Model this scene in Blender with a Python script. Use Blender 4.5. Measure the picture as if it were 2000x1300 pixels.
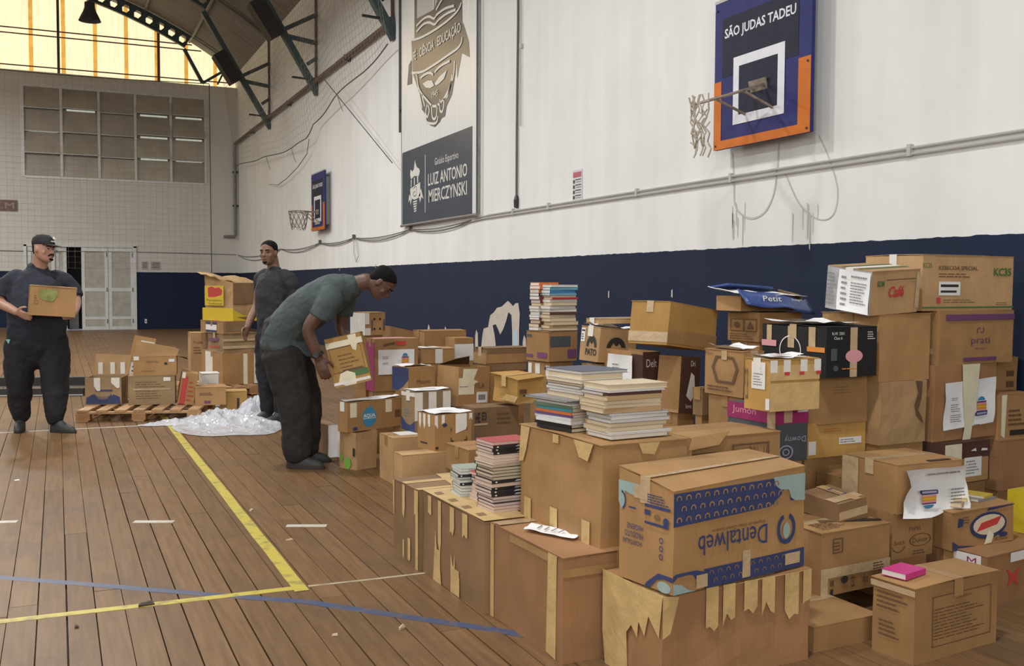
import bpy, bmesh, math, random
from mathutils import Vector, Matrix
random.seed(7)
for o in list(bpy.data.objects): bpy.data.objects.remove(o)
SC = bpy.context.scene
COL = SC.collection
# ---------------------------------------------------------------- camera
HALL_X0, WALL_X, HALL_Y0, BACK_Y = -10.4, 4.978, -8.0, 30.863
def cam_axes(yaw, pitch, roll):
    yaw, pitch, roll = map(math.radians, (yaw, pitch, roll))
    f = Vector((math.sin(yaw)*math.cos(pitch), math.cos(yaw)*math.cos(pitch), math.sin(pitch)))
    r = Vector((math.cos(yaw), -math.sin(yaw), 0)); u = r.cross(f)
    return r*math.cos(roll)+u*math.sin(roll), u*math.cos(roll)-r*math.sin(roll), f
cr, cu, cf = cam_axes(24.443, -2.766, 0.2785)
cd = bpy.data.cameras.new('camera'); cam = bpy.data.objects.new('camera', cd); COL.objects.link(cam)
cam.matrix_world = Matrix(((cr.x, cu.x, -cf.x, 0), (cr.y, cu.y, -cf.y, 0), (cr.z, cu.z, -cf.z, 1.35), (0, 0, 0, 1)))
cd.sensor_width = 36; cd.lens = 36*1953.115/2000; cd.clip_start = .05; cd.clip_end = 200
SC.camera = cam
# ---------------------------------------------------------------- world, lights, exposure
SC.view_settings.view_transform = 'Standard'; SC.view_settings.look = 'None'
SC.view_settings.gamma = 1; SC.view_settings.use_curve_mapping = False
SC.view_settings.exposure = -0.36
wd = bpy.data.worlds.new('world'); SC.world = wd; wd.use_nodes = True
wd.node_tree.nodes['Background'].inputs[0].default_value = (.8, .85, 1, 1)
wd.node_tree.nodes['Background'].inputs[1].default_value = .3
def area(name, loc, target, sx, sy, power, color):
    l = bpy.data.lights.new(name, 'AREA'); l.shape = 'RECTANGLE'; l.size = sx; l.size_y = sy; l.energy = power; l.color = color
    o = bpy.data.objects.new(name, l); COL.objects.link(o); o.location = loc
    o.rotation_euler = (Vector(target)-Vector(loc)).to_track_quat('-Z', 'Y').to_euler()
    return o
# added fill lights for supposed daylight from the left and from behind the camera
area('fill_left', (-10.2, 10, 4.6), (5, 12, 2.0), 36, 2.6, 300, (1, .985, .96))
area('fill_behind', (-1.5, -7.7, 3.4), (2, 10, 2.0), 12, 3.4, 1350, (1, .985, .96))
area('daylight_gable', (-2.5, 30.5, 8.3), (1.5, 16, 3.5), 12, 1.5, 300, (1, .72, .38))
LAMPS = [(-4.6, 1.5), (0.4, 1.5), (-4.6, 8), (0.8, 8), (-4.6, 14.5), (.4, 14.5), (-4.6, 21), (-1.2, 18), (-4.6, 26.6), (-7.6, 24)]
for i, (lx, ly) in enumerate(LAMPS):
    l = bpy.data.lights.new('hall_lamp_light', 'AREA'); l.shape = 'DISK'; l.size = .5; l.energy = 265 if ly < 10 else 300; l.color = (1, .995, .98)
    o = bpy.data.objects.new('hall_lamp_light', l); COL.objects.link(o); o.location = (lx, ly, 6.55)

# ---------------------------------------------------------------- materials
MATS = {}
def mat(name, col, rough=.6, var=0, vscale=8, bump=0, bscale=60, metal=0, emit=0, rnd=0, stretch=None, spec=None, coat=0):
    if name in MATS: return MATS[name]
    m = bpy.data.materials.new(name); m.use_nodes = True; nt = m.node_tree; b = nt.nodes['Principled BSDF']
    b.inputs['Base Color'].default_value = (*col, 1); b.inputs['Roughness'].default_value = rough; b.inputs['Metallic'].default_value = metal
    if spec is not None: b.inputs['Specular IOR Level'].default_value = spec
    if coat: b.inputs['Coat Weight'].default_value = coat; b.inputs['Coat Roughness'].default_value = .15
    if emit:
        b.inputs['Emission Color'].default_value = (*col, 1); b.inputs['Emission Strength'].default_value = emit
    if var or bump or rnd:
        tc = nt.nodes.new('ShaderNodeTexCoord'); mp = nt.nodes.new('ShaderNodeMapping')
        nt.links.new(tc.outputs['Object'], mp.inputs['Vector'])
        if stretch: mp.inputs['Scale'].default_value = stretch
    if var or rnd:
        n = nt.nodes.new('ShaderNodeTexNoise'); n.inputs['Scale'].default_value = vscale; n.inputs['Detail'].default_value = 4
        nt.links.new(mp.outputs[0], n.inputs['Vector'])
        mr = nt.nodes.new('ShaderNodeMapRange'); mr.inputs[1].default_value = .3; mr.inputs[2].default_value = .7
        mr.inputs[3].default_value = 1-var; mr.inputs[4].default_value = 1+var
        nt.links.new(n.outputs['Fac'], mr.inputs[0])
        out = mr.outputs[0]
        if rnd:
            oi = nt.nodes.new('ShaderNodeObjectInfo'); m2 = nt.nodes.new('ShaderNodeMapRange')
            m2.inputs[3].default_value = 1-rnd; m2.inputs[4].default_value = 1+rnd
            nt.links.new(oi.outputs['Random'], m2.inputs[0])
            mu = nt.nodes.new('ShaderNodeMath'); mu.operation = 'MULTIPLY'
            nt.links.new(out, mu.inputs[0]); nt.links.new(m2.outputs[0], mu.inputs[1]); out = mu.outputs[0]
        vm = nt.nodes.new('ShaderNodeVectorMath'); vm.operation = 'SCALE'; vm.inputs[0].default_value = col
        nt.links.new(out, vm.inputs['Scale']); nt.links.new(vm.outputs[0], b.inputs['Base Color'])
        if emit: nt.links.new(vm.outputs[0], b.inputs['Emission Color'])
    if bump:
        n2 = nt.nodes.new('ShaderNodeTexNoise'); n2.inputs['Scale'].default_value = bscale; n2.inputs['Detail'].default_value = 3
        nt.links.new(mp.outputs[0], n2.inputs['Vector'])
        bp = nt.nodes.new('ShaderNodeBump'); bp.inputs['Strength'].default_value = bump; bp.inputs['Distance'].default_value = .02
        nt.links.new(n2.outputs['Fac'], bp.inputs['Height']); nt.links.new(bp.outputs[0], b.inputs['Normal'])
    MATS[name] = m
    return m
def srgb(r, g, b):
    f = lambda c: (c/255/12.92) if c/255 <= .04045 else ((c/255+.055)/1.055)**2.4
    return (f(r), f(g), f(b))
def M(name): return MATS[name]

# ---------------------------------------------------------------- object helpers
def mesh_obj(name, verts, faces, m=None, parent=None, smooth=False, loc=None, rot=None):
    me = bpy.data.meshes.new(name); me.from_pydata([tuple(v) for v in verts], [], faces); me.update()
    return link(name, me, m, parent, smooth, loc, rot)
def link(name, me, m=None, parent=None, smooth=False, loc=None, rot=None):
    o = bpy.data.objects.new(name, me); COL.objects.link(o)
    if m is not None and not me.materials: me.materials.append(MATS[m] if isinstance(m, str) else m)
    if smooth:
        for p in me.polygons: p.use_smooth = True
    if parent is not None: o.parent = parent
    if loc is not None: o.location = loc
    if rot is not None: o.rotation_euler = rot
    return o
def tag(o, label, cat, group=None, kind=None):
    if label: o['label'] = label
    if cat: o['category'] = cat
    if group: o['group'] = group
    if kind: o['kind'] = kind
    return o
def thing(name, label, cat, loc=(0, 0, 0), rot=(0, 0, 0), group=None):
    o = bpy.data.objects.new(name, None); COL.objects.link(o); o.empty_display_size = .05
    o.location = loc; o.rotation_euler = rot
    return tag(o, label, cat, group)
BOXF = [(0, 3, 2, 1), (4, 5, 6, 7), (0, 1, 5, 4), (1, 2, 6, 5), (2, 3, 7, 6), (3, 0, 4, 7)]
class MB:
    """collects shapes of ONE part"""
    def __init__(s): s.v = []; s.f = []
    def add(s, v, f):
        k = len(s.v); s.v += [Vector(p) for p in v]; s.f += [tuple(i+k for i in q) for q in f]; return s
    def box(s, x0, x1, y0, y1, z0, z1):
        return s.add([(x0, y0, z0), (x1, y0, z0), (x1, y1, z0), (x0, y1, z0), (x0, y0, z1), (x1, y0, z1), (x1, y1, z1), (x0, y1, z1)], BOXF)
    def bar(s, a, b, w, t, up=(0, 0, 1)):
        a, b = Vector(a), Vector(b); d = (b-a).normalized(); up = Vector(up)
        if abs(d.dot(up)) > .98: up = Vector((0, 1, 0))
        x = d.cross(up).normalized(); y = x.cross(d)
        return s.add([a-x*w/2-y*t/2, a+x*w/2-y*t/2, a+x*w/2+y*t/2, a-x*w/2+y*t/2, b-x*w/2-y*t/2, b+x*w/2-y*t/2, b+x*w/2+y*t/2, b-x*w/2+y*t/2], BOXF)
    def tube(s, pts, r, n=6, closed=False):
        pts = [Vector(p) for p in pts]; m = len(pts); rings = []
        R = r if isinstance(r, (list, tuple)) else [r]*m
        pv = None
        for i, p in enumerate(pts):
            d = (pts[(i+1) % m]-pts[i-1]) if closed else (pts[min(i+1, m-1)]-pts[max(i-1, 0)])
            d.normalize()
            if pv is None:
                pv = d.orthogonal().normalized()
            pv = (pv-d*pv.dot(d)).normalized(); q = d.cross(pv)
            rings.append([p+(pv*math.cos(2*math.pi*k/n)+q*math.sin(2*math.pi*k/n))*R[i] for k in range(n)])
        v = [x for rg in rings for x in rg]; f = []
        for i in range(m if closed else m-1):
            a, b = i*n, ((i+1) % m)*n
            for k in range(n): f.append((a+k, a+(k+1) % n, b+(k+1) % n, b+k))
        if not closed: f.append(tuple(reversed(range(n)))); f.append(tuple((m-1)*n+k for k in range(n)))
        return s.add(v, f)
    def lathe(s, prof, n=20, c=(0, 0, 0), cap=False):
        c = Vector(c); v = []; f = []
        for r, z in prof: v += [c+Vector((r*math.cos(2*math.pi*k/n), r*math.sin(2*math.pi*k/n), z)) for k in range(n)]
        for i in range(len(prof)-1):
            for k in range(n): f.append((i*n+k, i*n+(k+1) % n, (i+1)*n+(k+1) % n, (i+1)*n+k))
        if cap: f.append(tuple(reversed(range(n)))); f.append(tuple((len(prof)-1)*n+k for k in range(n)))
        return s.add(v, f)
    def poly(s, pts, nrm, t):
        """flat outline with thickness t along nrm"""
        n = len(pts); nrm = Vector(nrm); a = [Vector(p) for p in pts]
        return s.add(a+[p+nrm*t for p in a], [tuple(reversed(range(n))), tuple(range(n, 2*n))]+[(i, (i+1) % n, n+(i+1) % n, n+i) for i in range(n)])
    def build(s, name, m, parent=None, smooth=False, loc=None, rot=None):
        return mesh_obj(name, s.v, s.f, m, parent, smooth, loc, rot)
def struct(o): o['kind'] = 'structure'; return o
def join_normals(o):
    bm = bmesh.new(); bm.from_mesh(o.data); bmesh.ops.recalc_face_normals(bm, faces=bm.faces); bm.to_mesh(o.data); bm.free(); return o
TXT = {}
def text_mesh(s, size=1, align='CENTER', shear=0, bold=0, ext=.0):
    k = (s, align, shear, bold)
    if k not in TXT:
        c = bpy.data.curves.new('lettering', 'FONT'); c.body = s; c.size = 1; c.align_x = align; c.align_y = 'CENTER'; c.shear = shear; c.offset = bold
        c.resolution_u = 2
        o = bpy.data.objects.new('lettering', c); COL.objects.link(o)
        dg = bpy.context.evaluated_depsgraph_get()
        me = bpy.data.meshes.new_from_object(o.evaluated_get(dg)); me.materials.clear()
        vs = [v.co.copy() for v in me.vertices]; fs = [tuple(p.vertices) for p in me.polygons]
        bpy.data.objects.remove(o); bpy.data.curves.remove(c); bpy.data.meshes.remove(me)
        TXT[k] = (vs, fs)
    return TXT[k]
def text_fit(s, frame, cx, cy, w, h, off=.0012, align='CENTER', shear=0, bold=0, flip=False):
    """text scaled to w x h centred at (cx,cy) of a face frame (origin,u,v,n) -> MB verts, faces"""
    vs, fs = text_mesh(s, 1, align, shear, bold)
    x0 = min(v.x for v in vs); x1 = max(v.x for v in vs); y0 = min(v.y for v in vs); y1 = max(v.y for v in vs)
    O, U, V, N = frame
    k = -1 if flip else 1
    return [O+U*(cx+k*((v.x-x0)/(x1-x0)-.5)*w)+V*(cy+k*((v.y-y0)/(y1-y0)-.5)*h)+N*off for v in vs], fs
# ================================================================ SETTING
def wall_paint(name, white, navy, zsplit, stain=.06):
    m = bpy.data.materials.new(name); m.use_nodes = True; nt = m.node_tree; b = nt.nodes['Principled BSDF']; L = nt.links.new
    g = nt.nodes.new('ShaderNodeNewGeometry'); sp = nt.nodes.new('ShaderNodeSeparateXYZ'); L(g.outputs['Position'], sp.inputs[0])
    n = nt.nodes.new('ShaderNodeTexNoise'); n.inputs['Scale'].default_value = 1.3; n.inputs['Detail'].default_value = 6; L(g.outputs['Position'], n.inputs['Vector'])
    mp = nt.nodes.new('ShaderNodeMapping'); mp.inputs['Scale'].default_value = (3, 3, .25); L(g.outputs['Position'], mp.inputs[0])
    n3 = nt.nodes.new('ShaderNodeTexNoise'); n3.inputs['Scale'].default_value = 1.5; n3.inputs['Detail'].default_value = 5; L(mp.outputs[0], n3.inputs['Vector'])
    ad = nt.nodes.new('ShaderNodeMath'); ad.operation = 'ADD'; L(n.outputs['Fac'], ad.inputs[0]); L(n3.outputs['Fac'], ad.inputs[1])
    mr = nt.nodes.new('ShaderNodeMapRange'); mr.inputs[1].default_value = .7; mr.inputs[2].default_value = 1.3; mr.inputs[3].default_value = 1-stain; mr.inputs[4].default_value = 1+stain; L(ad.outputs[0], mr.inputs[0])
    n2 = nt.nodes.new('ShaderNodeTexNoise'); n2.inputs['Scale'].default_value = 9; L(g.outputs['Position'], n2.inputs['Vector'])
    wob = nt.nodes.new('ShaderNodeMath'); wob.operation = 'MULTIPLY_ADD'; wob.inputs[1].default_value = .02; L(n2.outputs['Fac'], wob.inputs[0]); L(sp.outputs['Z'], wob.inputs[2])
    cmp_ = nt.nodes.new('ShaderNodeMath'); cmp_.operation = 'GREATER_THAN'; cmp_.inputs[1].default_value = zsplit+.01; L(wob.outputs[0], cmp_.inputs[0])
    mx = nt.nodes.new('ShaderNodeMix'); mx.data_type = 'RGBA'; mx.inputs[6].default_value = (*navy, 1); mx.inputs[7].default_value = (*white, 1); L(cmp_.outputs[0], mx.inputs[0])
    vm = nt.nodes.new('ShaderNodeVectorMath'); vm.operation = 'SCALE'; L(mx.outputs[2], vm.inputs[0]); L(mr.outputs[0], vm.inputs['Scale']); L(vm.outputs[0], b.inputs['Base Color'])
    rr = nt.nodes.new('ShaderNodeMapRange'); rr.inputs[3].default_value = .72; rr.inputs[4].default_value = .75; L(cmp_.outputs[0], rr.inputs[0]); L(rr.outputs[0], b.inputs['Roughness']); b.inputs['Specular IOR Level'].default_value = .25
    bp = nt.nodes.new('ShaderNodeBump'); bp.inputs['Strength'].default_value = .12; bp.inputs['Distance'].default_value = .02; L(n.outputs['Fac'], bp.inputs['Height']); L(bp.outputs[0], b.inputs['Normal'])
    MATS[name] = m
WHITE = (.74, .75, .735); NAVY = (.010, .018, .046)
wall_paint('wall_paint', WHITE, NAVY, 1.655)
wall_paint('wall_paint_back', (.62, .605, .555), NAVY, 1.66, .04)
mat('roof_sheet', (.17, .155, .14), .7, .25, 1.2, .25, 30, stretch=(1, 6, 1))
mat('steel_teal', (.045, .07, .072), .55, .25, 6)
mat('steel_brown', (.11, .065, .045), .6, .3, 5)
mat('pipe_grey', (.20, .19, .18), .5, .2, 8)
mat('black_metal', (.02, .02, .022), .45)
mat('gable_panel', (1.0, .85, .54), .5, .10, 1.6, emit=1.3, stretch=(9, 1, .6))
mat('gable_bar', (.88, .46, .09), .5, .2, 3, emit=.95)
mat('alu', (.62, .62, .60), .4, .08, 9, metal=.1)
mat('frosted_pane', (.40, .36, .29), .3, .12, 2, rnd=.14)
mat('door_pane', (.42, .40, .34), .4, .15, 5, rnd=.05)
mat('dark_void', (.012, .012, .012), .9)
mat('paper_white', (.80, .80, .80), .7, .03, 20)
mat('white_paint', (.78, .77, .72), .6, .1, 30)
mat('red_print', (.62, .06, .06), .6); mat('ink', (.03, .03, .035), .6)

def wood_floor():
    m = bpy.data.materials.new('floor_wood'); m.use_nodes = True; nt = m.node_tree; b = nt.nodes['Principled BSDF']; L = nt.links.new
    g = nt.nodes.new('ShaderNodeNewGeometry'); oi = nt.nodes.new('ShaderNodeObjectInfo')
    mp = nt.nodes.new('ShaderNodeMapping'); mp.inputs['Scale'].default_value = (14, .9, 1); L(g.outputs['Position'], mp.inputs[0])
    n = nt.nodes.new('ShaderNodeTexNoise'); n.inputs['Scale'].default_value = 3; n.inputs['Detail'].default_value = 6; L(mp.outputs[0], n.inputs['Vector'])
    cr_ = nt.nodes.new('ShaderNodeValToRGB'); L(n.outputs['Fac'], cr_.inputs[0])
    cr_.color_ramp.elements[0].position = .3; cr_.color_ramp.elements[0].color = (.140, .077, .035, 1)
    cr_.color_ramp.elements[1].position = .72; cr_.color_ramp.elements[1].color = (.205, .117, .055, 1)
    # scuffed dark patches along the boards
    mp2 = nt.nodes.new('ShaderNodeMapping'); mp2.inputs['Scale'].default_value = (2.4, 1.1, 1); L(g.outputs['Position'], mp2.inputs[0])
    n2 = nt.nodes.new('ShaderNodeTexNoise'); n2.inputs['Scale'].default_value = 1.1; n2.inputs['Detail'].default_value = 7; n2.inputs['Roughness'].default_value = .65; L(mp2.outputs[0], n2.inputs['Vector'])
    r2 = nt.nodes.new('ShaderNodeMapRange'); r2.inputs[1].default_value = .52; r2.inputs[2].default_value = .74; r2.inputs[3].default_value = 0; r2.inputs[4].default_value = .6; L(n2.outputs['Fac'], r2.inputs[0])
    mx = nt.nodes.new('ShaderNodeMix'); mx.data_type = 'RGBA'; mx.inputs[7].default_value = (.085, .060, .044, 1); L(r2.outputs[0], mx.inputs[0]); L(cr_.outputs[0], mx.inputs[6])
    mr = nt.nodes.new('ShaderNodeMapRange'); mr.inputs[3].default_value = .88; mr.inputs[4].default_value = 1.12; L(oi.outputs['Random'], mr.inputs[0])
    vm = nt.nodes.new('ShaderNodeVectorMath'); vm.operation = 'SCALE'; L(mx.outputs[2], vm.inputs[0]); L(mr.outputs[0], vm.inputs['Scale']); L(vm.outputs[0], b.inputs['Base Color'])
    r3 = nt.nodes.new('ShaderNodeMapRange'); r3.inputs[3].default_value = .30; r3.inputs[4].default_value = .52; L(n2.outputs['Fac'], r3.inputs[0]); L(r3.outputs[0], b.inputs['Roughness'])
    b.inputs['Specular IOR Level'].default_value = .17
    bp = nt.nodes.new('ShaderNodeBump'); bp.inputs['Strength'].default_value = .06; bp.inputs['Distance'].default_value = .01; L(n.outputs['Fac'], bp.inputs['Height']); L(bp.outputs[0], b.inputs['Normal'])
    MATS['floor_wood'] = m
wood_floor(); mat('subfloor', (.05, .03, .019), .9)

# ---- floor: subfloor slab, boards as parts
floor = struct(MB().box(HALL_X0-.2, WALL_X+.2, HALL_Y0-.2, BACK_Y+.2, -.25, -.018).build('floor', 'subfloor'))
PW, PX = .110, .015
rest = MB(); nplank = 0; unit = {}
def plank_geo(w, l): return [(-w/2, -l/2, 0), (w/2, -l/2, 0), (w/2, l/2, 0), (-w/2, l/2, 0), (-w/2+.001, -l/2+.001, .02), (w/2-.001, -l/2+.001, .02), (w/2-.001, l/2-.001, .02), (-w/2+.001, l/2-.001, .02)]
rp = random.Random(3)
i0 = int((HALL_X0-PX)/PW)-1; i1 = int((WALL_X-PX)/PW)+1
for i in range(i0, i1):
    xc = PX+(i+.5)*PW; y = HALL_Y0-rp.random()*3
    while y < BACK_Y:
        l = rp.choice((2.6, 3.2, 3.8, 4.4)); y1 = min(y+l, BACK_Y); ll = y1-y
        yc = (y+y1)/2
        gap = rp.choice((.0009, .0012, .0012, .0016, .0026, .005))
        near = -1.35 < xc < 2.3 and y1 > 1.9 and y < 15 and xc > -.45-yc*.055
        if near and ll > .5 and nplank < 300:
            key = (round(ll, 2), gap)
            if key not in unit:
                me = bpy.data.meshes.new('plank'); me.from_pydata(plank_geo(PW-gap, ll-.003), [], BOXF[1:]); me.materials.append(MATS['floor_wood']); unit[key] = me
            o = link('plank', unit[key], None, floor); o.location = (xc, yc, -.02+rp.uniform(-.0008, .0008)); nplank += 1
        elif ll > .02:
            rest.add([(p[0]+xc, p[1]+yc, p[2]-.02) for p in plank_geo(PW-gap, ll-.003)], BOXF[1:])
        y = y1
r_ = rest.build('planking', 'floor_wood', floor); r_['kind'] = 'stuff'
# ---- court markings: tape and paint on the boards
def tape_mat(name, col, wear):
    m = bpy.data.materials.new(name); m.use_nodes = True; nt = m.node_tree; b = nt.nodes['Principled BSDF']; L = nt.links.new
    g = nt.nodes.new('ShaderNodeNewGeometry'); n = nt.nodes.new('ShaderNodeTexNoise'); n.inputs['Scale'].default_value = 14; n.inputs['Detail'].default_value = 6; L(g.outputs['Position'], n.inputs['Vector'])
    mr = nt.nodes.new('ShaderNodeMapRange'); mr.inputs[1].default_value = .5; mr.inputs[2].default_value = .72; mr.inputs[3].default_value = 0; mr.inputs[4].default_value = wear; L(n.outputs['Fac'], mr.inputs[0])
    mx = nt.nodes.new('ShaderNodeMix'); mx.data_type = 'RGBA'; mx.inputs[6].default_value = (*col, 1); mx.inputs[7].default_value = (.14, .095, .05, 1); L(mr.outputs[0], mx.inputs[0]); L(mx.outputs[2], b.inputs['Base Color'])
    b.inputs['Roughness'].default_value = .45
    MATS[name] = m
tape_mat('yellow_line', (.50, .41, .055), .7); tape_mat('blue_line', (.045, .065, .14), .8); tape_mat('white_line', (.52, .49, .42), .4); tape_mat('cream_line', (.45, .38, .27), .7)
def strip(name, pts, w, m, z=.0012, seg=.25):
    pts = [Vector((p[0], p[1], 0)) for p in pts]; P = []
    for a, b in zip(pts, pts[1:]):
        k = max(1, int((b-a).length/seg)); P += [a.lerp(b, t/k) for t in range(k)]
    P.append(pts[-1]); v = []; f = []; rr = random.Random(len(P))
    for i, p in enumerate(P):
        d = (P[min(i+1, len(P)-1)]-P[max(i-1, 0)]).normalized(); n = Vector((-d.y, d.x, 0))
        e = rr.uniform(-.002, .002)
        v += [p-n*(w/2+e), p+n*(w/2-e)]
    v = [(q.x, q.y, z) for q in v]; k = len(v)
    v += [(q[0], q[1], -.002) for q in v]
    for i in range(len(P)-1):
        f.append((2*i, 2*i+1, 2*i+3, 2*i+2)); f.append((2*i, 2*i+2, k+2*i+2, k+2*i)); f.append((2*i+1, k+2*i+1, k+2*i+3, 2*i+3))
    o = join_normals(mesh_obj(name, v, f, m, floor)); return o
strip('court_line', [(.960, 4.33), (.958, 10.3), (.95, 19)], .062, 'yellow_line')
strip('court_line', [(.99, 4.385), (-.23, 4.41), (-3.0, 4.46), (-7, 4.5)], .05, 'yellow_line', .0016)
strip('court_line', [(-4.2, 5.60), (-2.4, 5.52), (-1.2, 5.34), (-.26, 5.084), (.163, 4.764), (.563, 4.453), (.946, 4.171), (1.118, 3.986), (1.281, 3.81), (1.56, 3.512), (1.9, 3.1)], .052, 'blue_line', .0008, .12)
strip('court_line', [(1.0, 4.388), (1.55, 4.372), (3, 4.36)], .018, 'cream_line')
strip('court_line', [(-4, 10.02), (.95, 10.02)], .035, 'white_line')
for a, b in (((-.47, 6.31), (-.226, 6.25)), ((.375, 5.985), (.581, 5.895)), ((1.144, 5.548), (1.351, 5.463)), ((-1.25, 6.45), (-1.02, 6.41))):
    strip('court_dash', [a, b], .055, 'white_line', .0014)
# ---- walls
wall_right = struct(MB().box(WALL_X, WALL_X+.2, HALL_Y0, BACK_Y+.2, -.02, 7.75).build('wall_right', 'wall_paint'))
wb = MB()
DX0, DX1, DZ = -.78, 2.04, 2.40
WX0, WX1, WZ0, WZ1 = -.80, 4.05, 4.27, 6.77
wb.box(HALL_X0-.2, DX0, BACK_Y, BACK_Y+.2, -.02, WZ0).box(DX1, WALL_X, BACK_Y, BACK_Y+.2, -.02, WZ0).box(DX0, DX1, BACK_Y, BACK_Y+.2, DZ, WZ0)
wb.box(HALL_X0-.2, WX0, BACK_Y, BACK_Y+.2, WZ0, WZ1).box(WX1, WALL_X, BACK_Y, BACK_Y+.2, WZ0, WZ1).box(HALL_X0-.2, WALL_X, BACK_Y, BACK_Y+.2, WZ1, 7.165)
wall_back = struct(wb.build('wall_back', 'wall_paint_back'))
struct(MB().box(HALL_X0-.2, HALL_X0, HALL_Y0, BACK_Y, -.02, 7.75).build('wall_left', 'wall_paint'))
struct(MB().box(HALL_X0-.2, WALL_X+.2, HALL_Y0-.2, HALL_Y0, -.02, 10.2).build('wall_front', 'wall_paint'))
# ---- vaulted roof
CX, CZ, RB = -2.50, -2.83, 12.4
def arc(r, a): return (CX+r*math.sin(a), CZ+r*math.cos(a))
v = []; f = []; NA = 48; A0 = math.asin(7.55/12.82)
for i in range(NA+1):
    a = -A0+2*A0*i/NA; x, z = arc(12.82, a); x2, z2 = arc(12.88, a)
    for yy in (HALL_Y0-.2, BACK_Y+.2): v += [(x, yy, z), (x2, yy, z2)]
for i in range(NA):
    a, b = 4*i, 4*i+4
    f += [(a, b, b+2, a+2), (a+1, a+3, b+3, b+1), (a, a+1, b+1, b), (a+2, b+2, b+3, a+3)]
f += [(0, 2, 3, 1), (4*NA, 4*NA+1, 4*NA+3, 4*NA+2)]
ceiling = struct(join_normals(mesh_obj('ceiling', v, f, 'roof_sheet')))
for a in (.10, .245, .39, .50, -.10, -.245, -.39):
    x, z = arc(12.77, a)
    MB().bar((x, HALL_Y0, z), (x, BACK_Y, z), .05, .06).build('purlin', 'pipe_grey', ceiling)
# ---- translucent gable (window_1): sheets, bars, posts, rails
g1 = thing('window_1', None, None, (0, BACK_Y+.1, 0)); g1['kind'] = 'structure'
xs = [-.56+.82*k for k in range(-11, 8)]
for k, xb in enumerate(xs):
    zt = lambda x: CZ+math.sqrt(max(12.81**2-(x-CX)**2, .1))
    x0, x1 = xb+.05, min(xb+.77, 4.95)
    if x0 < -9.8 or x0 > 4.9: continue
    pts = [(x0, 0, 7.16), (x1, 0, 7.16)]+[(x1-(x1-x0)*t/4, 0, zt(x1-(x1-x0)*t/4)) for t in range(5)]
    if zt(x1) > 7.2: MB().poly(pts, (0, 1, 0), .01).build('pane', 'gable_panel', g1)
    MB().poly([(xb-.055, -.012, 7.16), (xb+.055, -.012, 7.16), (xb+.055, -.012, zt(xb+.05)), (xb-.055, -.012, zt(xb-.05))], (0, 1, 0), .02).build('glazing_bar', 'gable_bar', g1)
for xp in (.13-2.64*3, .13-2.64*2, .13-2.64, .13, 2.77):
    MB().box(xp-.035, xp+.035, -.12, -.04, 7.16, CZ+math.sqrt(12.8**2-(xp-CX)**2)).build('post', 'steel_brown', g1)
for zr, hw in ((8.31, 9), (8.16, 9), (7.30, 9)):
    x1 = min(4.9, CX+math.sqrt(12.75**2-(zr-CZ)**2)); MB().bar((2*CX-x1, -.06, zr), (x1, -.06, zr), .03, .03).build('rail', 'steel_brown', g1)
# ---- steel window of twenty hinged panes (window_2)
g2 = thing('window_2', None, None, (0, BACK_Y, 0)); g2['kind'] = 'structure'
fr = MB(); cw = (WX1-WX0)/5; ch = (WZ1-WZ0)/4
for k in range(6): fr.box(WX0+k*cw-.035, WX0+k*cw+.035, -.03, .06, WZ0, WZ1)
for k in (0, 4): fr.box(WX0+.036, WX1-.036, -.028, .058, WZ0+k*ch-.03, WZ0+k*ch+.03)
fr.build('window_frame', 'alu', g2)
rw = random.Random(5)
mat('daylight_gap', (.9, .95, .85), .5, emit=.35)
for r in range(4):
    for c in range(5):
        t = rw.choice((.02, .05, .1, .16)) if r > 0 else .02
        if c >= 3 and r >= 2: t = .22
        x0, x1 = WX0+c*cw+.04, WX0+(c+1)*cw-.04; z0, z1 = WZ0+r*ch+.02, WZ0+(r+1)*ch-.02
        p = MB().poly([(x0, .02-t, z0+t*.25), (x1, .02-t, z0+t*.25), (x1, .04, z1), (x0, .04, z1)], (0, 1, 0), .008).build('pane', 'frosted_pane', g2)
        MB().box(x0, x1, -.0-t, .02-t, z0+t*.25-.02, z0+t*.25).build('sash_rail', 'alu', p)
        if r and (c >= 3 or (r, c) in ((3, 1), (2, 0))): MB().box(x0+.1, x1-.05, .05, .06, z0-.02, z0+.03).build('daylight_slit', 'daylight_gap', p)
MB().box(WX0, WX1, .14, .15, WZ0, WZ1).build('outside_pane', 'frosted_pane', g2)
# ---- double door (door_1), open leaf and dark lobby
d1 = thing('door_1', None, None, (0, BACK_Y, 0)); d1['kind'] = 'structure'
fr = MB(); fr.box(DX0-.05, DX1+.05, -.04, .05, DZ-.05, DZ+.03).box(DX0-.05, DX0+.02, -.04, .05, 0, DZ).box(DX1-.02, DX1+.05, -.04, .05, 0, DZ)
fr.build('door_frame', 'alu', d1)
def leaf(x0, x1, y, pane='door_pane'):
    o = MB(); w = .09
    o.box(x0, x0+w, y-.02, y+.02, 0.01, DZ-.06).box(x1-w, x1, y-.02, y+.02, 0.01, DZ-.06)
    for z0, z1 in ((.01, .10), (.30, .38), (1.10, 1.20), (DZ-.18, DZ-.06)): o.box(x0+w, x1-w, y-.019, y+.019, z0, z1)
    L = o.build('door_leaf', 'alu', d1)
    for z0, z1 in ((.10, .30), (.38, 1.10), (1.20, DZ-.18)): MB().box(x0+w, x1-w, y-.006, y+.006, z0, z1).build('pane', pane, L)
    return L
for x0, x1 in ((.63, 1.33), (1.34, 2.02)):
    L = leaf(x0, x1, .0)
    for z in (.25, 1.15, 2.15): MB().box(x1-.045, x1-.025, -.035, -.02, z-.06, z+.06).build('hinge', 'black_metal', L)
leaf(-.74, -.05, .0); leaf(-.04, .25, .06)
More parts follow.
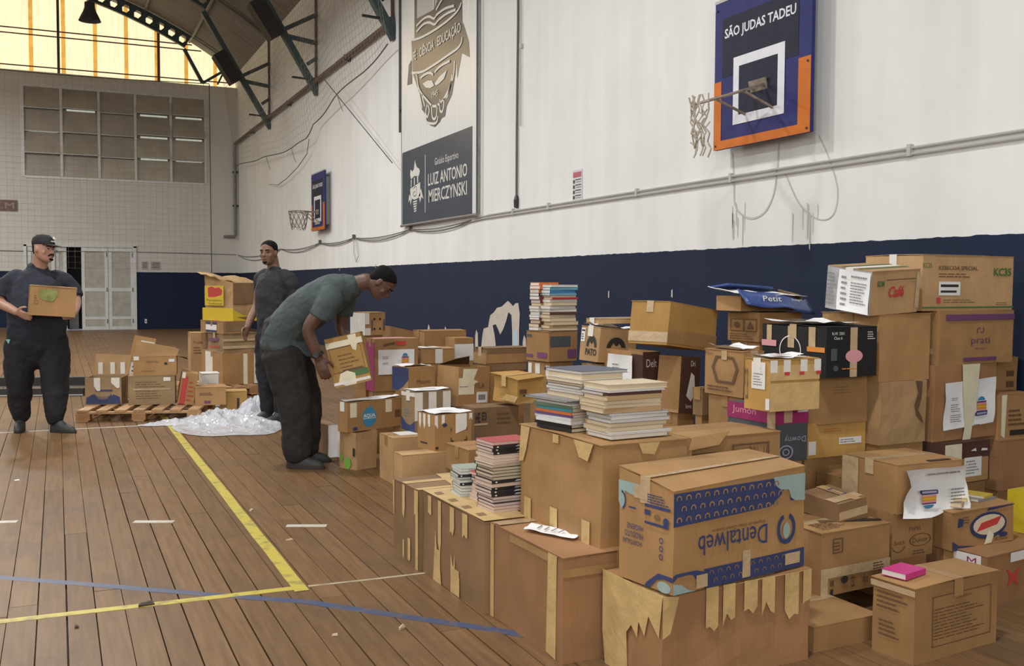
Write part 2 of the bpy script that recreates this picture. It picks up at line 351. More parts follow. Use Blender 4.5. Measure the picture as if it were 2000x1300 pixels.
MB().box(DX0, DX1, .9, .95, 0, DZ).build('lobby_dark', 'dark_void', d1)  # near-black sheet painted as the darkness of the unlit lobby
MB().box(.30, .55, .5, .56, 0, 1.3).build('lobby_gate', 'pipe_grey', d1)
struct(MB().box(HALL_X0, DX0-.06, BACK_Y-.025, BACK_Y, 0, .10).build('baseboard_back', 'steel_brown'))
struct(MB().box(WALL_X-.02, WALL_X, HALL_Y0, BACK_Y, 0, .08).build('baseboard_right', 'steel_brown'))
# sign and notices on the back wall
s = thing('wall_sign', 'dark red-brown sign board high on the back wall, cut by the left photo edge', 'sign', (-1.33, BACK_Y-.03, 3.455))
MB().box(-.36, .36, 0, .028, -.15, .15).build('board', mat('sign_brown', (.16, .095, .08), .6), s)
v_, f_ = text_fit('I5.M', (Vector((0, 0, 0)), Vector((1, 0, 0)), Vector((0, 0, 1)), Vector((0, -1, 0))), 0, 0, .56, .16, .003); MB().add(v_, f_).build('lettering', mat('sign_letters', (.35, .27, .24), .6), s)
for x, w, lb in ((2.32, .17, 'pale notice sheet on the back wall beside the door, the one nearer the door'), (2.62, .27, 'wider pale notice sheet on the back wall, farther from the door')):
    o = thing('notice_sheet', lb, 'notice', (x, BACK_Y-.012, 1.85))
    MB().box(-w/2, w/2, 0, .008, -.12, .12).build('sheet', mat('notice_pale', (.45, .38, .38), .7), o)
    mb = MB()
    for k in range(4): mb.box(-w*.36, w*.36, -.002, .0, .07-k*.045, .085-k*.045)
    mb.build('print', 'ink', o)
o = thing('wall_socket', 'small white socket plate low on the navy back wall right of the door', 'socket', (2.33, BACK_Y-.012, .24))
MB().box(-.03, .03, 0, .012, -.06, .06).build('plate', 'paper_white', o); MB().box(-.014, .014, -.003, .001, -.02, .02).build('outlet', 'ink', o)
# ---- steel roof trusses
def truss(Y, label, gable=False):
    t = thing('roof_truss', label, 'truss', (0, Y, 0), group='steel roof trusses of the hall')
    a1 = math.asin((3.42-CX)/RB); n = 2*19; r0, r1 = RB, RB+.36; v = []; f = []
    da = 2*a1/n; rm = (r0+r1)/2
    for i in range(n):
        t0 = -a1+i*da; t1 = t0+da; tm = (t0+t1)/2; q = da*.30
        out = [(t0, rm), (t0, r1), (t1, r1), (t1, rm), (t1, r0), (t0, r0)]
        inn = [(tm-q, rm), (tm-q*.55, rm+.10), (tm+q*.55, rm+.10), (tm+q, rm), (tm+q*.55, rm-.10), (tm-q*.55, rm-.10)]
        for dy in (-.012, .012):
            k = len(v)
            for a, r in out+inn: x, z = arc(r, a); v.append((x, dy, z))
            for j in range(6):
                jj = (j+1) % 6; qd = (k+j, k+jj, k+6+jj, k+6+j); f.append(qd if dy < 0 else qd[::-1])
        for j in range(6):
            jj = (j+1) % 6; f.append((len(v)-6+j, len(v)-6+jj, len(v)-18+jj, len(v)-18+j))
    mesh_obj('arch_web', v, f, 'steel_teal', t)
    for r, nm in ((r0, 'lower_flange'), (r1, 'upper_flange')):
        v = []; f = []
        aa = a1 if nm[0] == 'l' else math.asin((4.93-CX)/r1)
        for i in range(41):
            a = -aa+2*aa*i/40
            for rr, yy in ((r-.012, -.06), (r-.012, .06), (r+.012, .06), (r+.012, -.06)): x, z = arc(rr, a); v.append((x, yy, z))
        for i in range(40):
            for j in range(4): f.append((4*i+j, 4*i+(j+1) % 4, 4*i+4+(j+1) % 4, 4*i+4+j))
        f += [(0, 3, 2, 1), (160, 161, 162, 163)]
        mesh_obj(nm, v, f, 'steel_teal', t)
    for sgn in (1, -1):
        mx = lambda x: x if sgn > 0 else 2*CX-x
        B = lambda nm, p, q, w=.10, d=.09, m='steel_teal': MB().bar((mx(p[0]), 0, p[1]), (mx(q[0]), 0, q[1]), w, d, (0, 0, 1)).build(nm, m, t)
        if gable:
            B('knee_strut', (3.40, 8.02), (3.90, 7.10)); B('knee_strut', (3.90, 7.10), (4.50, 7.50), .08, .07); B('knee_strut', (4.32, 7.10), (4.50, 7.48), .06, .05)
            continue
        B('leg', (3.36, 8.0), (4.99, 5.27), .16, .12)
        B('leg_flange', (4.90, 5.60), (5.03, 5.27), .18, .05)
        B('wall_strut', (4.28, 6.52), (4.97, 6.90), .08, .08); B('wall_strut', (4.34, 6.40), (4.97, 6.32), .08, .08); B('wall_strut', (4.77, 5.87), (4.97, 6.02), .07, .07)
        B('wall_rod', (4.95, 5.50), (4.95, 7.5), .045, .045, 'steel_brown')
        B('bracket', (4.45, 5.585), (4.97, 5.56), .05, .035, 'black_metal')
        MB().bar((mx(3.70), 0, 7.02), (mx(4.13), 0, 6.36), .40, .30, (0, 0, 1)).build('leg_block', mat('block_dark', (.035, .03, .03), .7, .3, 5, .5, 60, stretch=(1, 1, 6)), t)  # dark block hung midway on the leg, its use unknown
truss(30.2, 'perforated steel arch right in front of the yellow gable', True)
for Y, lb in ((25.81, 'steel roof truss nearest the yellow gable, with a dark block on its leg'), (20.77, 'steel roof truss second from the yellow gable'), (15.57, 'steel roof truss third from the gable, its foot beside the crest banner'), (10.4, 'steel roof truss overhead between banner and near backboard'), (5.2, 'steel roof truss overhead near the near backboard')): truss(Y, lb)
o = thing('wall_pipe', 'long dark pipe running along the right wall at the truss feet', 'pipe', (WALL_X-.09, 0, 5.50))
MB().tube([(0, 15.5, 0), (0, 30.8, 0)], .045, 8).build('pipe', 'steel_brown', o)
for yy in (18.2, 23.3, 28): MB().box(-.03, .09, yy-.03, yy+.03, -.07, .05).build('clamp', 'black_metal', o)
o = thing('corner_drainpipe', 'dark drainpipe down the far corner ending in an elbow', 'pipe', (WALL_X-.10, BACK_Y-.10, 2.74))
MB().tube([(0, 0, 2.75), (0, 0, .06), (-.02, 0, 0), (-.34, 0, 0)], .045, 8).build('pipe', 'pipe_grey', o)
for z in (.9, 1.9): MB().box(-.06, .09, -.02, .09, z, z+.05).build('clamp', 'black_metal', o)
# ---- bell lamps of the hall
def lamp(x, y, z, label):
    t = thing('pendant_lamp', label, 'lamp', (x, y, z), group='bell lamps under the roof')
    MB().lathe([(.245, 0), (.235, .02), (.20, .10), (.14, .22), (.115, .30), (.11, .42), (0.02, .46), (0, .46)], 24).build('shade', mat('lamp_grey', (.06, .058, .055), .5), t, True)
    MB().lathe([(0, .06), (.06, .07), (.07, .14), (.04, .25), (0, .27)], 12).build('bulb', mat('bulb', (.8, .8, .75), .3), t, True)
    MB().tube([(0, 0, .44), (0, 0, max(.6, CZ+math.sqrt(12.7**2-(x-CX)**2)-z))], .012, 6).build('rod', 'black_metal', t)
lamp(.775, 25.2, 7.34, 'grey bell-shaped lamp hanging in front of the yellow gable')
for i_, (lx, ly) in enumerate(LAMPS): lamp(lx, ly, 6.62, 'grey bell-shaped hall lamp overhead, %s row, %s pair counted from the entrance' % (('left', 'right')[i_ % 2], ('first', 'second', 'third', 'fourth', 'fifth')[i_//2]))
# ================================================================ RIGHT WALL FIXTURES
mat('banner_cloth', (.66, .68, .68), .35, .05, 3, .25, 3, stretch=(1, 6, .3)); mat('banner_navy', (.026, .040, .068), .35, .12, 2, .2, 3)
mat('crest_dark', (.075, .072, .07), .3, .1, 2, .2, 3); mat('crest_line', (.62, .62, .58), .4); mat('silver', (.42, .43, .43), .35)
YZ = lambda p, n=0: (-n, p[0], p[1])
def ribbon_line(mb, pts, w, n):
    """painted line of width w through (y,z) points on the banner plane, n = height over the cloth"""
    P = []
    for i in range(len(pts)-1):
        p0, p1, p2, p3 = (Vector(pts[max(i-1, 0)]), Vector(pts[i]), Vector(pts[i+1]), Vector(pts[min(i+2, len(pts)-1)]))
        for k in range(5):
            t = k/5; P.append(.5*((2*p1)+(-p0+p2)*t+(2*p0-5*p1+4*p2-p3)*t*t+(-p0+3*p1-3*p2+p3)*t**3))
    P.append(Vector(pts[-1])); v = []
    for i, p in enumerate(P):
        d = (P[min(i+1, len(P)-1)]-P[max(i-1, 0)]).normalized(); q = Vector((-d.y, d.x))*w/2
        v += [(-n, p.x-q.x, p.y-q.y), (-n, p.x+q.x, p.y+q.y)]
    mb.add(v, [(2*i, 2*i+1, 2*i+3, 2*i+2) for i in range(len(P)-1)])
def banner():
    t = thing('crest_banner', 'tall white cloth banner with dark school crest above a navy name panel', 'banner', (WALL_X-.05, 0, 0))
    MB().box(-.004, .0, 11.98, 15.02, 2.27, 6.9).build('cloth', 'banner_cloth', t)
    MB().poly([YZ(p, .005) for p in ((14.99, 2.277), (14.99, 3.385), (12.10, 3.398), (12.10, 2.272))], (-1, 0, 0), .002).build('name_panel', 'banner_navy', t)
    cc = {'dark': 'crest_dark', 'navy': 'banner_navy', 'white': 'crest_line', 'silver': 'silver'}
    shapes = [('dark', [(14.41, 6.1), (12.503, 5.9), (12.466, 5.02), (12.446, 4.579), (12.677, 4.486), (12.712, 4.166), (13.085, 3.913), (13.511, 3.865), (13.937, 4.054), (14.287, 4.286), (14.491, 4.52), (14.551, 5.038), (14.409, 5.022)]),
        ('silver', [(14.289, 5.95), (13.325, 5.75), (13.404, 5.334), (13.544, 5.239), (14.288, 5.284)]),
        ('dark', [(12.44, 4.796), (12.324, 4.642), (12.227, 4.493), (12.202, 4.298), (12.48, 4.406), (12.639, 4.107), (12.695, 4.477), (12.446, 4.579)]),
        ('navy', [(14.537, 4.727), (14.662, 4.678), (14.737, 4.387), (14.514, 4.37)]),
        ('dark', [(14.243, 4.278), (14.066, 3.917), (13.894, 3.819), (13.851, 3.7), (13.683, 3.626), (13.51, 3.581), (13.318, 3.623), (13.239, 3.666), (13.103, 3.673), (13.046, 3.799), (12.839, 3.925), (12.719, 4.167), (13.085, 3.913), (13.511, 3.865), (13.937, 4.054)]),
        ('white', [(14.024, 4.282), (13.81, 4.286), (13.623, 4.255), (13.529, 4.166), (13.685, 4.159), (13.895, 4.203)]),
        ('white', [(13.512, 4.191), (13.32, 4.252), (13.01, 4.288), (13.125, 4.189), (13.32, 4.156), (13.46, 4.154)])]
    for i, (c, p) in enumerate(shapes): MB().poly([YZ(q, .005+.0012*i) for q in p], (-1, 0, 0), .001).build('crest_shape', cc[c], t)
    LN = [[(14.537, 5.035), (14.4, 4.998), (14.112, 4.964), (13.812, 4.947), (13.403, 4.938), (12.938, 4.951), (12.608, 4.99), (12.474, 5.06)],
        [(14.514, 4.531), (14.243, 4.48), (13.981, 4.452), (13.727, 4.453), (13.401, 4.459), (13.011, 4.476), (12.641, 4.492), (12.481, 4.535), (12.446, 4.605)],
        [(14.288, 5.176), (13.982, 5.204), (13.729, 5.179), (13.524, 5.103), (13.403, 5.129), (13.091, 5.134), (12.736, 5.086)],
        [(14.288, 5.089), (13.982, 5.126), (13.729, 5.096), (13.503, 5.016), (13.324, 5.042), (13.014, 5.049), (12.681, 5.021)],
        [(14.111, 4.377), (13.895, 4.394), (13.685, 4.373), (13.562, 4.324)], [(13.501, 4.348), (13.321, 4.382), (13.126, 4.391), (12.898, 4.386)],
        [(14.288, 4.482), (14.176, 4.237), (13.852, 4.025), (13.511, 3.872), (13.123, 3.919), (12.785, 4.127), (12.72, 4.351)],
        [(14.176, 4.194), (14.023, 3.925)], [(14.045, 4.129), (13.916, 3.936)], [(13.809, 3.948), (13.873, 3.845), (13.809, 3.764), (13.725, 3.836), (13.767, 3.927)],
        [(13.622, 3.918), (13.601, 3.747), (13.511, 3.692), (13.418, 3.734), (13.399, 3.896)], [(13.28, 3.931), (13.279, 3.781), (13.181, 3.752), (13.123, 3.838), (13.143, 3.922)],
        [(13.873, 3.76), (13.809, 3.687), (13.51, 3.63), (13.398, 3.648), (13.358, 3.711)], [(13.047, 3.906), (12.933, 3.981), (12.829, 4.108)], [(12.99, 3.91), (12.896, 4.014), (12.815, 4.185)],
        [(13.55, 5.24), (13.52, 5.42), (13.42, 5.55), (12.7, 5.75)], [(13.35, 5.33), (13.0, 5.45), (12.6, 5.5)], [(13.45, 5.2), (13.1, 5.31), (12.6, 5.33)]]
    mb = MB()
    for l in LN: ribbon_line(mb, l, .035, .016)
    mb.build('crest_lines', 'crest_line', t)
    F = (Vector((0, 0, 0)), Vector((0, -1, 0)), Vector((0, 0, 1)), Vector((-1, 0, 0)))
    for s, y, z, w, h, off in (('FÉ · CIÊNCIA · EDUCAÇÃO', 13.48, 4.755, 1.95, .20, .016), ('1945', 13.50, 4.045, .26, .085, .016), ('Ginásio Esportivo', 13.05, 3.075, .92, .13, .009), ('LUIZ ANTONIO', 13.03, 2.858, 1.52, .175, .009), ('MIERCZYNSKI', 13.02, 2.622, 1.49, .185, .009)):
        MB().add(*text_fit(s, F, -y, z, w, h, off, bold=.012 if s.isupper() else 0)).build('lettering', 'crest_line', t)
    # small torch-and-owl emblem beside the name
    MB().box(-.0095, -.008, 13.905, 13.925, 2.40, 3.235).build('divider_bar', 'crest_line', t)
    E = [[(14.38, 3.21), (14.30, 3.10), (14.18, 3.06), (14.15, 3.02), (14.20, 2.955), (14.40, 2.975), (14.56, 2.94), (14.60, 3.02), (14.58, 3.09), (14.50, 3.05), (14.42, 3.08)],
         [(14.60, 2.80), (14.14, 2.86), (14.13, 2.66), (14.25, 2.63), (14.40, 2.62), (14.57, 2.655)],
         [(14.64, 2.72), (14.68, 2.60), (14.60, 2.64), (14.58, 2.55), (14.52, 2.64)], [(14.10, 2.76), (13.99, 2.60), (14.08, 2.64), (14.14, 2.56), (14.20, 2.66)],
         [(14.56, 2.93), (14.52, 2.93), (14.54, 2.82), (14.57, 2.82)], [(14.42, 2.95), (14.38, 2.95), (14.38, 2.84), (14.42, 2.84)], [(14.28, 2.955), (14.23, 2.955), (14.22, 2.86), (14.27, 2.86)]]
    for k in range(5): E.append([(14.47-.012*k, 2.60-.036*k), (14.27+.008*k, 2.605-.036*k), (14.29+.008*k, 2.583-.036*k), (14.45-.012*k, 2.578-.036*k)])
    for p in E: MB().poly([YZ(q, .0085) for q in p], (-1, 0, 0), .001).build('emblem_shape', 'crest_line', t)
    mb = MB(); ribbon_line(mb, [(14.45, 2.79), (14.32, 2.81), (14.30, 2.70), (14.40, 2.67), (14.46, 2.72), (14.36, 2.74)], .012, .0105); mb.build('emblem_lines', 'banner_navy', t)
    MB().tube([(-.012, 15.04, 2.257), (-.012, 11.92, 2.247)], .018, 8).build('bottom_rod', 'pipe_grey', t)
    for yy in (15.06, 11.9): MB().tube([(.01, yy, 2.24), (.01, yy, 6.9)], .012, 6).build('side_wire', 'pipe_grey', t)
banner()
o = thing('banner_pole', 'thin dark vertical pole at the left side of the crest banner', 'pole', (WALL_X-.05, 15.10, 3.72)); MB().tube([(0, 0, 0), (0, 0, 3)], .028, 8).build('pole', 'black_metal', o); MB().box(-.02, .05, -.03, .03, .3, .36).build('clamp', 'black_metal', o)

# ---- backboards with rims and nets
mat('board_blue', (.026, .030, .135), .6, .12, 6, spec=.2); mat('board_navy', (.016, .018, .038), .6, .12, 6, spec=.2); mat('board_orange', (.56, .155, .022), .6, .1, 6, spec=.2); mat('board_white', (.66, .67, .72), .45, .05, 10)
mat('board_edge', (.42, .41, .38), .5); mat('rim_rust', (.30, .25, .20), .5, .3, 20, metal=.3); mat('net_cord', (.42, .37, .30), .8); mat('net_cord_dark', (.18, .15, .13), .8)
def backboard(y0, label_b, scale_net, torn):
    """y0 = right (near) edge of the board"""
    X = WALL_X-.14
    t = thing('basketball_backboard', label_b, 'backboard', (X, y0, 2.435), group='wall backboards')
    Wd, Hh = 1.135, 1.155
    P = lambda u, v_, n=0: (-n, Wd-u, v_)                      # u from the left (far) edge, v up
    def rect(nm, m, u0, u1, v0, v1, n): MB().poly([P(u0, v0, n), P(u1, v0, n), P(u1, v1, n), P(u0, v1, n)], (-1, 0, 0), .0015).build(nm, m, t)
    MB().box(0, .03, 0, Wd, 0, Hh).build('panel', 'board_blue', t)
    MB().box(-.004, .034, -.004, Wd+.004, Hh, Hh+.025).build('top_edge', 'board_edge', t)
    MB().box(.03, .136, .15, .2, .1, Hh-.1).build('mount', 'board_edge', t); MB().box(.03, .136, Wd-.2, Wd-.15, .1, Hh-.1).build('mount', 'board_edge', t)
    rect('dark_panel', 'board_navy', .10, 1.0, .56, 1.02, .001)
    MB().poly([P(0, 0, .002), P(Wd, 0, .002), P(Wd, .535, .002), P(Wd-.13, .535, .002), P(Wd-.13, .067, .002), (-.002, Wd-.095, .067), P(.095, .535, .002), P(0, .535, .002)], (-1, 0, 0), .0015).build('orange_frame', 'board_orange', t)
    for a in (('white_square', .25, .857, .17, .24), ('white_square', .25, .857, .615, .69), ('white_square', .25, .32, .24, .615), ('white_square', .78, .857, .24, .615)): rect(a[0], 'board_white', a[1], a[2], a[3], a[4], .0035)
    rect('target_panel', 'board_navy', .32, .78, .24, .615, .003)
    F = (Vector((0, Wd, 0)), Vector((0, -1, 0)), Vector((0, 0, 1)), Vector((-1, 0, 0)))
    MB().add(*text_fit('SÃO JUDAS TADEU', F, .55, .895, .84, .115, .003, bold=.02)).build('lettering', 'board_white', t)
    for u, v_ in ((.03, .03), (Wd-.03, .03), (Wd-.03, .5), (.03, 1.1)): MB().tube([P(u, v_, -.001), P(u, v_, .012)], .008, 6).build('bolt', 'black_metal', t)
    # rim
    c = -.39; R = .20
    r = MB().tube([(c+R*math.cos(k*.2618), R*math.sin(k*.2618), 0) for k in range(24)], .010, 6, True).build('rim', 'rim_rust', t, loc=(-.004, Wd*.5, .42 if torn else .365), rot=(0, math.radians(-18 if torn else 0), 0)); r['label'] = 'bent rusty hoop rim'
    MB().bar((c+R*.8, .10, 0), (0, .06, -.0), .02, .02).build('arm', 'rim_rust', r); MB().bar((c+R*.8, -.10, 0), (0, -.06, -.0), .02, .02).build('arm', 'rim_rust', r)
    MB().bar((c+R*.55, .17, -.01), (-.005, .16, -.22), .016, .016).build('brace', 'rim_rust', r); MB().bar((c+R*.55, -.17, -.01), (-.005, -.16, -.22), .016, .016).build('brace', 'rim_rust', r)
    MB().box(-.012, 0, -.10, .10, -.05, .05).build('plate', 'rim_rust', r); MB().box(-.012, 0, -.18, .18, -.25, -.19).build('lower_plate', 'board_edge', r)
    # net
    mb = MB(); rn = random.Random(int(y0*10))
    if torn:      # the strands have slid together at the outer side of the ring
        for k in range(9):
            a = math.pi+(k-4)*.13; x, y = R*math.cos(a), R*math.sin(a); pts = []
            L = .36+rn.random()*.14
            for j in range(9): pts.append((x*(1-.15*j/8)+rn.uniform(-.022, .022), y*(1-.2*j/8)+rn.uniform(-.025, .025), -L*j/8))
            mb.tube(pts, .0062, 5)
        for k in range(10):
            z = -.06-.03*k; a = math.pi+rn.uniform(-.5, .5); mb.tube([(R*math.cos(a), R*math.sin(a), z), (R*math.cos(a+.15)*.93, R*math.sin(a+.2)*.9, z-.03), (R*math.cos(a+.3)*.9, R*math.sin(a+.35)*.9, z+.01)], .006, 5)
    else:
        for k in range(12):
            for s_ in (1, -1):
                pts = []
                for j in range(5):
                    a = k*math.pi/6+s_*j*.26; rr = R*(1-.34*min(j/4, 1)); pts.append((rr*math.cos(a), rr*math.sin(a), -.40*j/4*(.75+.25*rn.random() if j == 4 else 1)))
                mb.tube(pts, .006, 4)
    nt = mb.build('net', 'net_cord' if torn else 'net_cord_dark', t, loc=(-.004+c*(.95 if torn else 1), Wd*.5, .30 if torn else .365)); nt['label'] = 'torn cord net'
backboard(5.595, 'blue and orange backboard near the camera, above the box stacks', 1, True)
backboard(19.62, 'blue and orange backboard far down the hall, left of the banner', 1, False)
# ---- conduit, cables
mat('conduit_grey', (.46, .455, .44), .5); mat('cable_dark', (.10, .095, .09), .6)
o = thing('wall_conduit', 'pair of thin pale conduits running the length of the right wall', 'conduit', (WALL_X-.02, 0, 2.205))
MB().tube([(0, -6, .035), (0, 11.6, .02), (0, 12.1, .0)], .009, 6).build('pipe', 'conduit_grey', o); MB().tube([(0, -6, -.01), (0, 11.8, -.015), (0, 12.3, -.03)], .009, 6).build('pipe', 'conduit_grey', o)
for yy in (3.2, 4.8, 6.66, 8.1, 9.95, 10.9): MB().box(-.013, .02, yy-.015, yy+.015, -.025, .05).build('clip', 'conduit_grey', o)
rc = random.Random(2)
o = thing('sagging_cable', 'dark slack cable clipped along the right wall under the banner', 'cable', (WALL_X-.03, 0, 2.2))
for ph in (0, 1):
    pts = []; nods = [12.2, 14.7, 17.9, 20.5, 24.5, 30.8]
    for a, b in zip(nods, nods[1:]):
        sg = (.05+.05*ph)*(b-a)/3
        for k in range(8): t_ = k/8; pts.append((0, a+(b-a)*t_, -.01-4*sg*t_*(1-t_)))
    pts.append((0, 30.8, 0)); MB().tube(pts, .008, 5).build('strand', 'cable_dark', o)
for yy in (14.7, 17.9, 20.5): MB().box(-.02, .02, yy-.03, yy+.03, -.03, .05).build('clip', 'cable_dark', o)
MB().tube([(0, 17.75, -.02), (0, 17.6, -.35), (0, 17.75, -.45), (0, 17.9, -.3), (0, 17.9, 0)], .008, 5).build('loop', 'conduit_grey', o)
o = thing('bell_rope', 'dark vertical rope with a knob hanging right of the banner', 'rope', (WALL_X-.02, 10.80, 2.25))
MB().tube([(0, 0, .12), (0, 0, .9), (0, -.02, 2.2), (0, 0, 4.6)], .014, 6).build('cord', 'cable_dark', o); MB().lathe([(0, 0), (.03, .01), (.034, .10), (.02, .15), (0, .16)], 10).build('knob', 'black_metal', o)
o = thing('hanging_wire', 'thin grey wire down the right wall beside the dark cord', 'wire', (WALL_X-.02, 10.70, 3.2)); MB().tube([(0, 0, 0), (0, .0, 1.2), (0, .02, 3.6)], .007, 5).build('wire', 'conduit_grey', o); MB().box(-.012, .015, -.02, .02, .9, .95).build('clip', 'conduit_grey', o)
o = thing('far_wall_wire', 'thin wire stretched across the back wall at door-head height', 'wire', (0, BACK_Y-.02, 2.21)); MB().tube([(-3, 0, .02), (-.9, 0, .0), (2.1, 0, .03), (4.9, 0, 0)], .008, 5).build('wire', 'cable_dark', o); MB().box(-.02, .02, -.01, .02, -.02, .04).build('clip', 'cable_dark', o)
# ---- printed sheet, peeling paint, stains
o = thing('rule_sheet', 'narrow printed sheet with a red heading taped to the right wall', 'notice', (WALL_X-.008, 9.30, 2.39))
MB().box(0, .006, -.10, .10, -.16, .165).build('sheet', mat('sheet_lilac', (.60, .57, .62), .6), o); MB().box(-.0015, .001, -.085, .095, .085, .14).build('heading', mat('heading_red', (.45, .10, .14), .6), o)
mb = MB()
for k in range(4): z = .055-.055*k; mb.box(-.0015, .001, -.08, .045, z, z+.010); mb.box(-.0015, .001, .055, .095, z-.03, z+.005); mb.box(-.0015, .001, -.08, .03, z-.022, z-.017)
mb.build('print', 'ink', o)
mat('bare_plaster', (.52, .47, .40), .8, .08, 8); mat('plaster_blue', (.40, .55, .62), .8); mat('stain_grey', (.50, .49, .46), .8, .08, 5)
def wallpatch(name, pts, m, n=.004): return MB().poly([(WALL_X-n, y, z) for y, z in pts], (-1, 0, 0), .0015).build(name, m, wall_right)
wallpatch('peeled_paint', [(11.893, .57), (11.86, .70), (11.82, .786), (11.673, .811), (11.64, .90), (11.602, .965), (11.50, 1.0), (11.389, 1.064), (11.25, 1.08), (11.071, 1.153), (11.0, 1.13), (10.917, 1.093), (10.84, 1.13), (10.767, 1.132), (10.723, 1.009), (10.741, .796), (10.74, .60), (10.93, .60), (10.935, .787), (10.959, .984), (11.048, 1.018), (11.12, .90), (11.202, .803), (11.293, .734), (11.36, .80), (11.434, .858), (11.528, .836), (11.47, .72), (11.432, .60), (11.45, .52), (11.90, .5)], 'bare_plaster')
wallpatch('peeled_paint', [(10.78, .80), (10.90, .80), (10.90, .55), (10.78, .55)], 'plaster_blue', .006)
for y in (12.05, 10.58, 13.2, 13.9): wallpatch('peeled_paint', [(y+.06, .5), (y+.055, .68), (y+.02, .76), (y-.03, .72), (y-.05, .5)], 'bare_plaster')
for y, z in ((8.62, 1.22), (7.5, 1.24), (16.6, 1.62), (19, 1.6)): wallpatch('paint_chip', [(y, z), (y+.022, z+.01), (y+.02, z+.07), (y, z+.075)], 'bare_plaster')
mb = MB()
for pts, w in (([(6.667, 2.42), (6.64, 2.2), (6.623, 2.0), (6.5, 1.90), (6.359, 1.88), (6.22, 1.94), (6.13, 2.1), (6.09, 2.43)], .016), ([(5.66, 2.43), (5.55, 2.25), (5.459, 2.02), (5.50, 1.85), (5.65, 1.83), (5.85, 1.95), (6.02, 2.2)], .010)):
    k = len(mb.v); m2 = MB(); ribbon_line(m2, pts, w, 0); mb.add([(WALL_X-.004, v[1], v[2]) for v in m2.v], m2.f)
mb.build('stain_rings', 'stain_grey', wall_right)
rs = random.Random(4)
for k in range(13):
    y = rs.choice((rs.uniform(6.45, 6.68), rs.uniform(5.6, 6.1))); z1 = rs.uniform(1.85, 2.0); w = rs.uniform(.006, .02); z0 = z1-rs.uniform(.08, .26)
    wallpatch('stain_run', [(y, z1), (y+w, z1+.02), (y+w*.8, z0), (y+w*.3, z0-.02)], 'stain_grey', .003)
# ---- safety nets
mat('net_line', (.30, .28, .24), .8); mat('net_rope', (.10, .09, .08), .8)
def grid_net(name, label, fn, nu, nv, r, m='net_line'):
    mb = MB()
    for i in range(nu+1):
        mb.tube([fn(i/nu, j/nv) for j in range(0, nv+1, 2)], r, 3)
    for j in range(nv+1):
        mb.tube([fn(i/nu, j/nv) for i in range(0, nu+1, 2)], r, 3)
    t = thing(name, label, 'net', (0, 0, 0)); mb.build('mesh_cords', m, t); return t
t = grid_net('safety_net', 'fine safety net hanging in front of the back wall', lambda u, v: (-4.5+8.6*u, BACK_Y-.55+.06*math.sin(u*30), 1.75-1.6*(u > .7)*0+v*5.35), 52, 34, .0024)
MB().tube([(-4.5+8.6*k/20, BACK_Y-.55, 7.12-.10*math.sin(math.pi*k/20)) for k in range(21)], .012, 5).build('head_rope', 'net_rope', t)
MB().tube([(4.1, BACK_Y-.55, 7.1), (4.12, BACK_Y-.55, 1.0)], .014, 5).build('edge_rope', 'net_rope', t)
NETLOW = [(29.95, 4.75), (29.44, 4.73), (26.61, 4.56), (23.95, 4.41), (22, 4.33), (20.76, 4.37), (20.43, 4.59), (18.64, 4.79), (16.73, 4.95), (15.68, 5.08), (15.25, 5.12)]
def sidenet(u, v):
    y = 29.9-14.6*u
    for (y0, z0), (y1, z1) in zip(NETLOW, NETLOW[1:]):
        if y0 >= y >= y1: low = z0+(z1-z0)*(y0-y)/(y0-y1); break
    else: low = NETLOW[-1][1]
    return (WALL_X-.20-.05*math.sin(u*25)-.35*v, y, low+(7.15-low)*v)
t = grid_net('safety_net', 'sagging safety net draped along the upper right wall under the roof', sidenet, 96, 18, .0026)
MB().tube([sidenet(k/60, 0) for k in range(61)], .011, 5).build('foot_rope', 'net_rope', t)
for u in (.33, .52, .80): p = Vector(sidenet(u, 0)); MB().tube([p, p+Vector((.05, -.03, -.2)), p+Vector((.08, -.1, -.32))], .006, 4).build('loose_rope', 'net_rope', t)
MB().tube([(WALL_X-.35, 18.8, 5.2), (WALL_X-.15, 15.2, 3.25)], .008, 4).build('loose_rope', 'net_rope', t)

